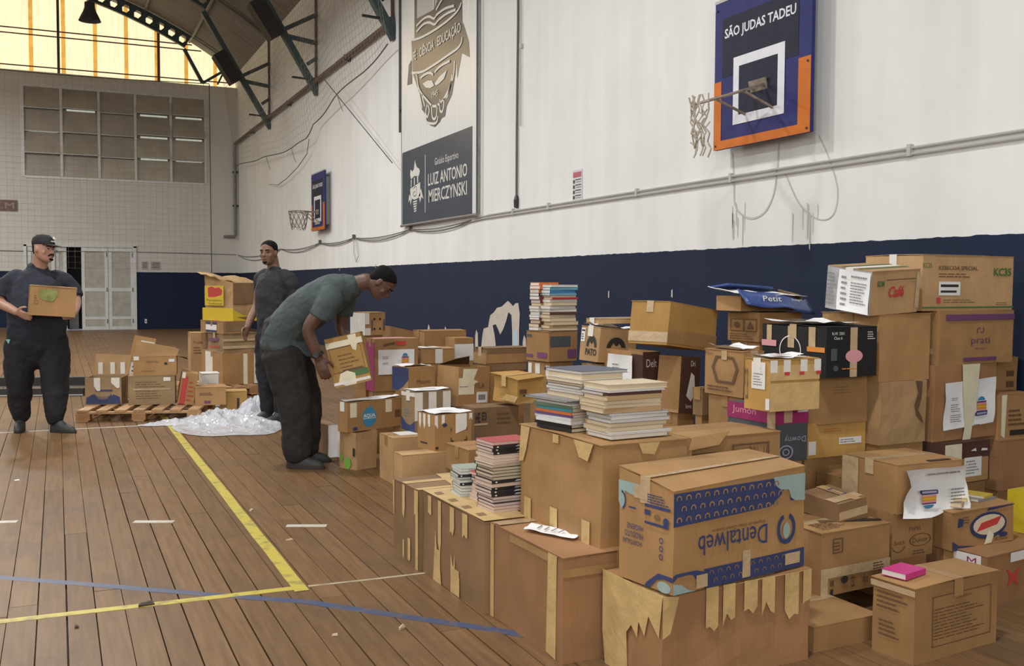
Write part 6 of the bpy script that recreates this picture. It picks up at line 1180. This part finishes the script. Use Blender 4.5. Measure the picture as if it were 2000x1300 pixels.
class Fig(MB):
    def rings(s, rg, n=18):
        """rg: list of (centre, U, V) elliptical sections, closed at both ends"""
        v = []
        for c, U, V in rg: v += [vec(c)+U*math.cos(2*math.pi*k/n)+V*math.sin(2*math.pi*k/n) for k in range(n)]
        f = [(i*n+k, i*n+(k+1) % n, (i+1)*n+(k+1) % n, (i+1)*n+k) for i in range(len(rg)-1) for k in range(n)]
        f += [tuple(reversed(range(n))), tuple((len(rg)-1)*n+k for k in range(n))]
        return s.add(v, f)
    def limb(s, pts, rad, side=None, n=14, capa=True, capb=True):
        """tapered limb; rad entries r or (r_side, r_front)"""
        P = [vec(p) for p in pts]; R = [(r, r) if not isinstance(r, tuple) else r for r in rad]; out = []; Q = []
        for i in range(len(P)-1):
            for k in range(4):
                t = k/4; p0, p1, p2, p3 = P[max(i-1, 0)], P[i], P[i+1], P[min(i+2, len(P)-1)]
                Q.append((.5*((2*p1)+(-p0+p2)*t+(2*p0-5*p1+4*p2-p3)*t*t+(-p0+3*p1-3*p2+p3)*t**3), (R[i][0]*(1-t)+R[i+1][0]*t, R[i][1]*(1-t)+R[i+1][1]*t)))
        Q.append((P[-1], R[-1]))
        sv = vec(side) if side is not None else Vector((1, .3, 0))
        def fr(i):
            d = (Q[min(i+1, len(Q)-1)][0]-Q[max(i-1, 0)][0]).normalized(); u = (sv-d*sv.dot(d))
            if u.length < .15: u = d.orthogonal()
            u.normalize(); return d, u, d.cross(u)
        d, u, w = fr(0)
        if capa: out += [(Q[0][0]-d*Q[0][1][0]*.8, u*Q[0][1][0]*.3, w*Q[0][1][1]*.3), (Q[0][0]-d*Q[0][1][0]*.5, u*Q[0][1][0]*.8, w*Q[0][1][1]*.8)]
        for i, (c, r) in enumerate(Q): d, u, w = fr(i); out.append((c, u*r[0], w*r[1]))
        if capb: out += [(Q[-1][0]+d*Q[-1][1][0]*.5, u*Q[-1][1][0]*.8, w*Q[-1][1][1]*.8), (Q[-1][0]+d*Q[-1][1][0]*.8, u*Q[-1][1][0]*.3, w*Q[-1][1][1]*.3)]
        return s.rings(out, n)
    def hand(s, wrist, d, nrm, thumb, curl=.35, sc=1.0, thumb_curl=.2):
        """palm + four fingers + thumb; d along the hand, nrm = palm normal (side fingers curl to), thumb = side vector"""
        d = vec(d).normalized(); th = vec(thumb); th = (th-d*th.dot(d)).normalized(); nr = vec(nrm); nr = (nr-d*nr.dot(d)-th*nr.dot(th)).normalized(); w = vec(wrist)
        s.rings([(w-d*.02*sc, th*.026*sc, nr*.020*sc), (w+d*.015*sc, th*.032*sc, nr*.018*sc), (w+d*.05*sc, th*.041*sc, nr*.016*sc), (w+d*.085*sc, th*.042*sc, nr*.013*sc), (w+d*.095*sc, th*.036*sc, nr*.009*sc)], 12)
        for k, (o, L) in enumerate(((.031, .070), (.0105, .078), (-.0105, .073), (-.030, .058))):
            p = w+d*.082*sc+th*o*sc; a = 0; pts = [p-d*.015*sc]; dd = d
            for q in (.42, .33, .25):
                a += curl*(1.15-.1*k); dd = d*math.cos(a)+nr*math.sin(a); pts.append(p); p = p+dd*L*q*sc
            pts.append(p); s.limb(pts, [.0095*sc, .0095*sc, .0088*sc, .0082*sc, .007*sc], th, 8)
        p = w+d*.022*sc+th*.026*sc; dd = (d*.62+th*.72+nr*.25).normalized(); pts = [p, p+dd*.035*sc]
        dd = (d*.85+th*.35+nr*(.2+thumb_curl)).normalized(); pts += [pts[-1]+dd*.030*sc]; dd = (d*.9+th*.05+nr*(.3+thumb_curl)).normalized(); pts += [pts[-1]+dd*.024*sc]
        s.limb(pts, [.014*sc, .0115*sc, .0105*sc, .008*sc], nr, 8)
    def head(s, chin, fwd, up, H=.235, wide=1.0):
        up = vec(up).normalized(); f = vec(fwd); f = (f-up*f.dot(up)).normalized(); sd = f.cross(up); c = vec(chin); k = H/.235
        s.hf = (c, f, up, sd, k, H)
        prof = [(-.02, .050, .012, .014), (.00, .047, .026, .030), (.05, .036, .042*wide, .052), (.15, .018, .056*wide, .074), (.27, .008, .064*wide, .085), (.40, .003, .070*wide, .091), (.52, .0, .073*wide, .094), (.64, -.003, .075*wide, .097), (.78, -.006, .072*wide, .092), (.88, -.008, .060, .077), (.95, -.009, .042, .055), (1.0, -.010, .018, .022)]
        s.rings([(c+up*h*H+f*(o*k), sd*(a*k), f*(b*k)) for h, o, a, b in prof], 24)
        # nose, brow, lips, chin, ears
        s.limb([c+up*H*.56+f*.090*k, c+up*H*.44+f*.099*k, c+up*H*.355+f*.110*k], [.008*k, .010*k, .0135*k], sd, 10)
        for sg in (-1, 1):
            s.limb([c+up*H*.345+f*.098*k+sd*sg*.010*k, c+up*H*.35+f*.094*k+sd*sg*.016*k], [.008*k, .007*k], up, 8)
            s.limb([c+up*H*.585+f*.088*k+sd*sg*.012*k, c+up*H*.60+f*.083*k+sd*sg*.035*k, c+up*H*.585+f*.066*k+sd*sg*.054*k], [.008*k, .009*k, .007*k], up, 8)
            e = c+up*H*.46-f*.008*k+sd*sg*.073*k*wide
            s.rings([(e+sd*sg*(-.008)*k, f*.014*k, up*.026*k), (e+sd*sg*.006*k, f*.019*k, up*.032*k), (e+sd*sg*.012*k, f*.014*k, up*.026*k)], 12)
            s.limb([c+up*H*.33+f*.055*k+sd*sg*.050*k*wide, c+up*H*.40+f*.062*k+sd*sg*.050*k*wide], [.016*k, .016*k], up, 8)
        s.limb([c+up*H*.235+f*.088*k-sd*.014*k, c+up*H*.24+f*.095*k, c+up*H*.235+f*.088*k+sd*.014*k], [.008*k, .0095*k, .008*k], up, 8)
        s.limb([c+up*H*.06+f*.078*k-sd*.01*k, c+up*H*.06+f*.078*k+sd*.01*k], [.014*k, .014*k], up, 8)
    def part(s, name, m, parent, voxel=.007, smooth=4, folds=0):
        o = s.build(name, m, parent, True); o.location = -parent.location
        r = o.modifiers.new('skin', 'REMESH'); r.mode = 'VOXEL'; r.voxel_size = voxel; r.use_smooth_shade = True
        q = o.modifiers.new('soft', 'SMOOTH'); q.iterations = smooth; q.factor = .5
        if folds:
            tx = bpy.data.textures.get('cloth_folds') or bpy.data.textures.new('cloth_folds', 'CLOUDS'); tx.noise_scale = .11; tx.noise_depth = 2
            dm = o.modifiers.new('folds', 'DISPLACE'); dm.texture = tx; dm.texture_coords = 'LOCAL'; dm.strength = folds; dm.mid_level = .55
        return o
def face_bits(hd, parent, brow='hair_black', moustache=False, goatee=False):
    c, f, up, sd, k, H = hd; P = lambda nm: None
    def add(nm, mb, m): o = mb.build(nm, m, parent, True); o.location = -parent.location
    for sg in (-1, 1):
        e = c+up*H*.50+f*.0835*k+sd*sg*.031*k; fg = Fig(); fg.rings([(e-f*.010*k, sd*.008*k, up*.006*k), (e-f*.001*k, sd*.0125*k, up*.0075*k), (e+f*.0045*k, sd*.006*k, up*.004*k)], 12); add('eye', fg, 'eye_dark')
        fg = Fig(); fg.limb([c+up*H*.575+f*.0965*k+sd*sg*.014*k, c+up*H*.60+f*.0925*k+sd*sg*.034*k, c+up*H*.585+f*.077*k+sd*sg*.052*k], [.0042*k, .005*k, .003*k], up, 6); add('eyebrow', fg, brow)
    fg = Fig(); fg.limb([c+up*H*.232+f*.092*k-sd*.020*k, c+up*H*.236+f*.1025*k, c+up*H*.232+f*.092*k+sd*.020*k], [.003*k, .005*k, .003*k], up, 6); add('lips', fg, 'lip')
    if moustache: fg = Fig(); fg.limb([c+up*H*.22+f*.084*k-sd*.032*k, c+up*H*.285+f*.098*k-sd*.012*k, c+up*H*.285+f*.098*k+sd*.012*k, c+up*H*.22+f*.084*k+sd*.032*k], [.005*k, .0075*k, .0075*k, .005*k], up, 8); add('moustache', fg, brow)
    if goatee: fg = Fig(); fg.limb([c+up*H*.10+f*.088*k-sd*.018*k, c+up*H*.08+f*.096*k, c+up*H*.10+f*.088*k+sd*.018*k], [.007*k, .012*k, .007*k], up, 8); add('beard', fg, brow)
def hair(hd, parent, lo=.50, grow=1.05, back=.011):
    c, f, up, sd, k, H = hd; fg = Fig()
    prof = [(lo-.20, -.052, .040, .040), (lo-.06, -.030, .064, .066), (lo+.06, -.016, .0735, .083), (.64, -.010, .0755, .090), (.78, -.008, .0735, .0925), (.88, -.009, .063, .080), (.955, -.010, .045, .058), (1.01, -.011, .018, .022)]
    fg.rings([(c+up*h*H+f*((o-back*.4)*k), sd*(a*grow*k), f*(b*grow*k)) for h, o, a, b in prof], 24)
    fg.part('hair', 'hair_black', parent, .006, 2)
def boot(parent, ankle, toe_dir, L=.27, m='boot_grey', name='shoe'):
    a = vec(ankle); d = vec(toe_dir); d.z = 0; d.normalize(); sd = Vector((-d.y, d.x, 0)); g = Vector((a.x, a.y, 0)); fg = Fig(); up = Vector((0, 0, 1))
    fg.rings([(g+up*.006+d*(L*.30), sd*.043, d*(L*.50)), (g+up*.03+d*(L*.29), sd*.047, d*(L*.50)), (g+up*.06+d*(L*.24), sd*.045, d*(L*.43)), (g+up*.085+d*(L*.11), sd*.042, d*(L*.28)), (g+up*.12+d*.0, sd*.043, d*.056), (g+up*.19-d*.006, sd*.045, d*.052)], 20)
    o = fg.part(name, m, parent, .007, 3)
    so = Fig(); so.rings([(g+up*.002+d*(L*.30), sd*.045, d*(L*.51)), (g+up*.020+d*(L*.30), sd*.0465, d*(L*.515))], 20); q = so.build('sole', 'print_black', o); return o
def torso(fig, pts, side, rs, capb=True): fig.limb(pts, rs, side, 22, True, capb)

# ---------------- man walking with a box (faces the camera)
p1 = thing('person', 'person in dark tee and black cap carrying a brown box at waist height', 'person', (-.17, 10.05, 0))
X = Vector((1, -.05, 0)); FW = Vector((.0, -1, 0))
hip, belly, chest, neck = (-.175, 10.10, .86), (-.172, 10.07, 1.05), (-.172, 10.12, 1.34), (-.150, 10.13, 1.50)
b = Fig(); b.head((-.112, 10.045, 1.535), (.74, -.67, -.10), (.04, .05, 1), .232, 1.10); hd1 = b.hf
b.limb([(-.155, 10.135, 1.44), (-.138, 10.11, 1.53), (-.125, 10.085, 1.60)], [.075, .066, .066], X)
torso(b, [hip, belly, chest, (-.158, 10.135, 1.45)], X, [(.18, .12), (.19, .14), (.18, .11), (.09, .065)])
b.limb([(-.355, 10.15, 1.355), (-.445, 10.17, 1.28), (-.470, 10.14, 1.17), (-.385, 9.93, 1.118), (-.325, 9.83, 1.085)], [.052, .052, .047, .040, .031], (0, 0, 1))
b.limb([(.03, 10.13, 1.355), (.125, 10.13, 1.28), (.155, 10.07, 1.17), (.138, 9.88, 1.10), (.125, 9.80, 1.07)], [.052, .052, .047, .040, .031], (0, 0, 1))
b.hand((-.325, 9.83, 1.085), (.62, -.72, -.28), (.35, -.0, .93), (-.30, -.25, .9), .16, 1.08)
b.hand((.125, 9.80, 1.07), (-.42, -.88, -.10), (-.5, .2, .85), (.25, .1, .95), .16, 1.08)
b.limb([(-.285, 10.10, .79), (-.315, 10.08, .42), (-.322, 10.115, .10)], [.09, .06, .045], X); b.limb([(-.07, 10.09, .79), (-.04, 9.95, .42), (-.036, 9.885, .10)], [.09, .06, .045], X)
b.part('body', 'skin_light', p1)
face_bits(hd1, p1, moustache=True, goatee=True); hair(hd1, p1, .50, 1.02, .02)
s_ = Fig(); torso(s_, [(-.172, 10.09, .88), (-.170, 10.055, 1.03), (-.172, 10.085, 1.20), (-.170, 10.12, 1.36), (-.160, 10.135, 1.455)], X, [(.245, .18), (.252, .20), (.245, .178), (.205, .140), (.105, .092)])
for sg, pts in ((-1, [(-.29, 10.14, 1.395), (-.375, 10.155, 1.372), (-.445, 10.165, 1.29), (-.470, 10.155, 1.215)]), (1, [(-.04, 10.13, 1.395), (.05, 10.135, 1.372), (.125, 10.135, 1.29), (.152, 10.11, 1.215)])): s_.limb(pts, [.070, .078, .076, .076], (0, 1, 0), 16, True, False)
s_.part('tee_shirt', 'tee_navy', p1, .009, 5, .030)
t_ = Fig(); torso(t_, [(-.175, 10.10, .97), (-.175, 10.10, .86), (-.178, 10.10, .76)], X, [(.235, .18), (.258, .185), (.262, .18)])
t_.limb([(-.300, 10.10, .79), (-.322, 10.09, .60), (-.326, 10.08, .42), (-.326, 10.10, .25), (-.322, 10.115, .13)], [(.150, .150), (.138, .138), (.115, .118), (.098, .10), (.078, .08)], X)
t_.limb([(-.060, 10.09, .79), (-.032, 10.03, .60), (-.030, 9.95, .42), (-.034, 9.90, .25), (-.036, 9.885, .13)], [(.150, .150), (.138, .138), (.115, .118), (.100, .10), (.080, .08)], X)
t_.part('trousers', 'trouser_black', p1, .010, 5, .030)
boot(p1, (-.322, 10.125, 0), (-.10, -1, 0), .27); boot(p1, (-.035, 9.885, 0), (.75, -.66, 0), .28)
c, f, up, sd, k, H = hd1; cp = Fig()
cp.rings([(c+up*H*.66-f*.004, sd*.087, f*.108), (c+up*H*.80-f*.008, sd*.086, f*.106), (c+up*H*.94-f*.012, sd*.076, f*.092), (c+up*H*1.05-f*.012, sd*.052, f*.060), (c+up*H*1.09-f*.012, sd*.015, f*.018)], 24); cap = cp.part('cap', 'cap_black', p1, .006, 2)
v = []; n = 14
for i in range(n+1):
    a = -1.05+2.1*i/n
    for r, dz in ((.085, .0), (.185, -.026)):
        for th in (0, .006): v.append(c+up*(H*.68+dz*math.cos(a)**2-.012*math.sin(a)**2+th)+f*(r*math.cos(a)*(1.05 if r > .1 else 1.1)-.004)+sd*(.085*math.sin(a)*(1.06 if r > .1 else 1)))
br = mesh_obj('brim', v, [q for i in range(n) for q in ((4*i+1, 4*i+5, 4*i+7, 4*i+3), (4*i, 4*i+2, 4*i+6, 4*i+4), (4*i+2, 4*i+3, 4*i+7, 4*i+6))], 'cap_black', cap)
MB().bar(c+up*H*.79+f*.107-sd*.030, c+up*H*.79+f*.107+sd*.026, .010, .006, f).build('cap_patch', 'print_white', cap)
tr = MB().poly([c+up*H*.80+f*.106+up*.022-sd*.03, c+up*H*.80+f*.106+up*.022+sd*.01, c+up*H*.80+f*.096+up*.045-sd*.01], f, .004).build('cap_mark', 'print_white', cap)
lg = MB().poly([(-.402, 9.985, .80), (-.388, 9.975, .84), (-.425, 10.00, .84)], (-.5, -1, 0), .004).build('pocket_mark', mat('mint_mark', (.2, .5, .45), .6), p1); lg.location = -p1.location
b = Carton('held1', 'plain brown box with a green stamp held by the person in the cap', 'kraft', flaps='x', tape='tape_brown', rot=(0, 4), dims=(-.052, 9.76, 1.055, 4, .375, .25, .255), group='boxes being carried')
b.poly('front', [(.20, .60), (.30, .52), (.50, .50), (.58, .70), (.60, .92), (.20, .90)], mat('stamp_green', (.22, .24, .07), .7, .3, 20), 'green_stamp'); b.box_outline('front', .10, .38, .18, .52, 'print_brown', .012); b.lines('front', .10, .56, .17, .70, 2, 'print_brown')

# ---------------- man bending over the pile (seen from his right side, facing right)
p3 = thing('person', 'person in grey-green tee bending forward over the boxes with a tilted box', 'person', (1.62, 7.30, 0))
R_ = Vector((.910, -.414, 0)); V_ = Vector((.414, .910, 0)); UP = Vector((0, 0, 1))
def q3(px, pz, dv=0): return Vector((1.515, 7.424, 0))+R_*px+V_*dv+UP*pz     # px forward from the hip, dv away from the camera
b = Fig(); b.head(q3(.640, 1.290), R_*.62-UP*.78, R_*.78+UP*.62, .232, 1.0); hd3 = b.hf
b.limb([q3(.47, 1.32), q3(.545, 1.35), q3(.62, 1.37)], [.062, .062, .062], V_)
torso(b, [q3(0, .88), q3(.06, 1.02), q3(.22, 1.18), q3(.42, 1.29)], V_, [(.15, .10), (.14, .10), (.15, .10), (.12, .075)])
b.limb([q3(.40, 1.255, -.175), q3(.31, 1.14, -.23), q3(.235, 1.02, -.235), q3(.270, .90, -.215), q3(.300, .815, -.195)], [.062, .054, .046, .042, .032], V_)
b.limb([q3(.41, 1.255, .175), q3(.40, 1.12, .22), q3(.40, .99, .23), q3(.47, .88, .20), q3(.53, .80, .16)], [.062, .054, .046, .040, .032], V_)
b.hand(q3(.300, .815, -.195), R_*.33-UP*.94, R_*.35+V_*.93, R_*.95+UP*.2, .22, 1.1); b.hand(q3(.53, .80, .16), R_*.25-UP*.9, -V_, R_, .3, 1.05)
for dv in (-.10, .12): b.limb([q3(.02, .85, dv), q3(.10, .45, dv), q3(.12, .12, dv)], [.09, .07, .05], V_)
b.part('body', 'skin_dark', p3)
face_bits(hd3, p3); hair(hd3, p3, .50, 1.045)
s_ = Fig(); torso(s_, [q3(-.005, .885), q3(.02, .99), q3(.12, 1.11), q3(.25, 1.21), q3(.38, 1.285), q3(.49, 1.325)], V_, [(.205, .165), (.20, .155), (.205, .16), (.21, .16), (.205, .145), (.115, .10)])
s_.limb([q3(.37, 1.285, -.13), q3(.385, 1.235, -.20), q3(.345, 1.155, -.235), q3(.318, 1.105, -.24)], [.09, .095, .088, .086], V_, 16, True, False)
s_.limb([q3(.38, 1.285, .13), q3(.41, 1.235, .20), q3(.40, 1.155, .225), q3(.395, 1.105, .228)], [.09, .095, .088, .086], V_, 16, True, False)
s_.limb([q3(.02, .97), q3(.10, .90), q3(.16, .86)], [(.18, .11), (.16, .07), (.12, .03)], V_)
s_.part('tee_shirt', 'tee_green', p3, .009, 5, .030)
t_ = Fig(); torso(t_, [q3(-.01, 1.0), q3(-.005, .90), q3(.01, .80)], V_, [(.175, .145), (.19, .165), (.185, .165)])
t_.limb([q3(.01, .84, -.10), q3(.06, .66, -.105), q3(.105, .47, -.11), q3(.12, .28, -.11), q3(.125, .11, -.11)], [(.115, .155), (.115, .145), (.105, .125), (.095, .112), (.092, .105)], V_)
t_.limb([q3(.02, .84, .10), q3(.08, .66, .12), q3(.14, .47, .13), q3(.15, .28, .13), q3(.14, .11, .13)], [(.115, .15), (.11, .14), (.10, .12), (.092, .108), (.088, .10)], V_)
t_.part('trousers', 'trouser_dark', p3, .010, 5, .030)
boot(p3, q3(.10, 0, -.11), R_+V_*-.12, .29); boot(p3, q3(.10, 0, .13), R_+V_*.1, .28)
w = q3(.292, .842, -.20); d = (q3(.300, .815, -.195)-q3(.270, .90, -.215)).normalized(); u = d.orthogonal().normalized(); q = d.cross(u)
mb = MB().tube([w+u*.041*math.cos(k*.524)+q*.041*math.sin(k*.524) for k in range(12)], .011, 6, True); o = mb.build('wristwatch', 'black_metal', p3, True); o.location = -p3.location
mb = MB().lathe([(0, 0), (.022, .0), (.022, .012), (0, .012)], 14); o = mb.build('watch_face', 'black_metal', p3); o.location = w-V_*.05-p3.location; o.rotation_euler = (-V_).to_track_quat('Z', 'Y').to_euler()
b = Carton('held3', 'tilted brown box with white torn tape in the bending person\'s hands', 'kraft_yellow', flaps='x', tape='tape_cream', dims=(2.005, 7.235, .590, -20, .27, .24, .36), rot=(-3, -13, .02), group='boxes being carried', rough=.004)
b.box_outline('front', .06, .28, .92, .80, 'print_brown', .015); b.lines('front', .26, .36, .84, .68, 4, 'print_brown', fill=.2); b.rect('front', .30, .30, .86, .33, 'print_brown'); b.rect('front', .55, .16, .98, .28, 'print_green'); b.rect('front', 0, .80, 1, .92, 'tape_cream', 'tape'); b.poly('front', [(.62, 1), (.86, 1), (.85, .80), (.78, .66), (.70, .70), (.66, .82)], 'tape_cream', 'tape'); b.poly('front', [(.14, .10), (.22, .26), (.42, .30), (.62, .22), (.60, .0), (.30, .0)], 'tape_cream', 'tape'); b.rect('front', 0, .04, 1, .10, 'tape_white', 'tape'); b.rect('top', .2, .1, .4, .9, 'tape_cream', 'tape')

# ---------------- man standing behind, looking towards the camera's left
p2 = thing('person', 'person in charcoal tee standing behind the bending one, face turned left', 'person', (1.90, 9.78, 0))
F2 = Vector((-.86, -.50, 0)); S2 = Vector((-.50, .86, 0))                 # S2 = his right side (away from the camera)
def q2(fw, z, sd=0): return Vector((1.905, 9.785, 0))+F2*fw+S2*sd+UP*z
b = Fig(); b.head(q2(.050, 1.532), Vector((-.62, -.78, -.03)), (-.02, 0, 1), .232, .97); hd2 = b.hf
b.limb([q2(-.01, 1.44), q2(.0, 1.53), q2(.015, 1.60)], [.07, .058, .058], S2)
torso(b, [q2(0, .88), q2(.02, 1.05), q2(.01, 1.30), q2(-.01, 1.44)], S2, [(.14, .09), (.13, .09), (.15, .09), (.08, .06)])
b.limb([q2(-.02, 1.40, -.19), q2(-.06, 1.28, -.225), q2(-.07, 1.16, -.235), q2(.07, 1.03, -.225), q2(.125, .955, -.215)], [.056, .050, .042, .036, .028], S2)
b.limb([q2(-.01, 1.40, .19), q2(-.02, 1.26, .23), q2(.0, 1.13, .24), q2(.10, 1.0, .22), q2(.15, .93, .20)], [.056, .050, .042, .036, .028], S2)
b.hand(q2(.125, .955, -.215), F2*.45-UP*.89, S2, F2, .3, 1.0); b.hand(q2(.15, .93, .20), F2*.45-UP*.89, -S2, F2, .3, 1.0)
for sd in (-.09, .09): b.limb([q2(0, .86, sd), q2(.01, .46, sd), q2(-.01, .12, sd)], [.085, .062, .046], S2)
b.part('body', 'skin_mid', p2)
face_bits(hd2, p2, goatee=True); hair(hd2, p2, .50, 1.045)
s_ = Fig(); torso(s_, [q2(.005, .88), q2(.02, 1.04), q2(.02, 1.22), q2(.005, 1.37), q2(-.008, 1.458)], S2, [(.175, .135), (.172, .132), (.19, .138), (.195, .128), (.095, .085)])
for sg in (-1, 1): s_.limb([q2(-.01, 1.42, .12*sg), q2(-.02, 1.395, .195*sg), q2(-.045, 1.29, .228*sg), q2(-.06, 1.215, .235*sg)], [.078, .080, .074, .072], F2, 16, True, False)
s_.part('tee_shirt', 'tee_charcoal', p2, .009, 5, .030)
t_ = Fig(); torso(t_, [q2(0, .95), q2(-.01, .87), q2(-.01, .79)], S2, [(.165, .13), (.18, .145), (.18, .145)])
for sg in (-1, 1): t_.limb([q2(-.005, .83, .09*sg), q2(.015, .62, .098*sg), q2(.02, .45, .10*sg), q2(-.0, .27, .10*sg), q2(-.01, .11, .10*sg)], [(.105, .13), (.095, .115), (.082, .095), (.075, .085), (.07, .08)], S2)
t_.part('trousers', 'trouser_black', p2, .010, 5, .030)
for sg in (-1, 1): boot(p2, q2(-.01, 0, .10*sg), F2, .27)
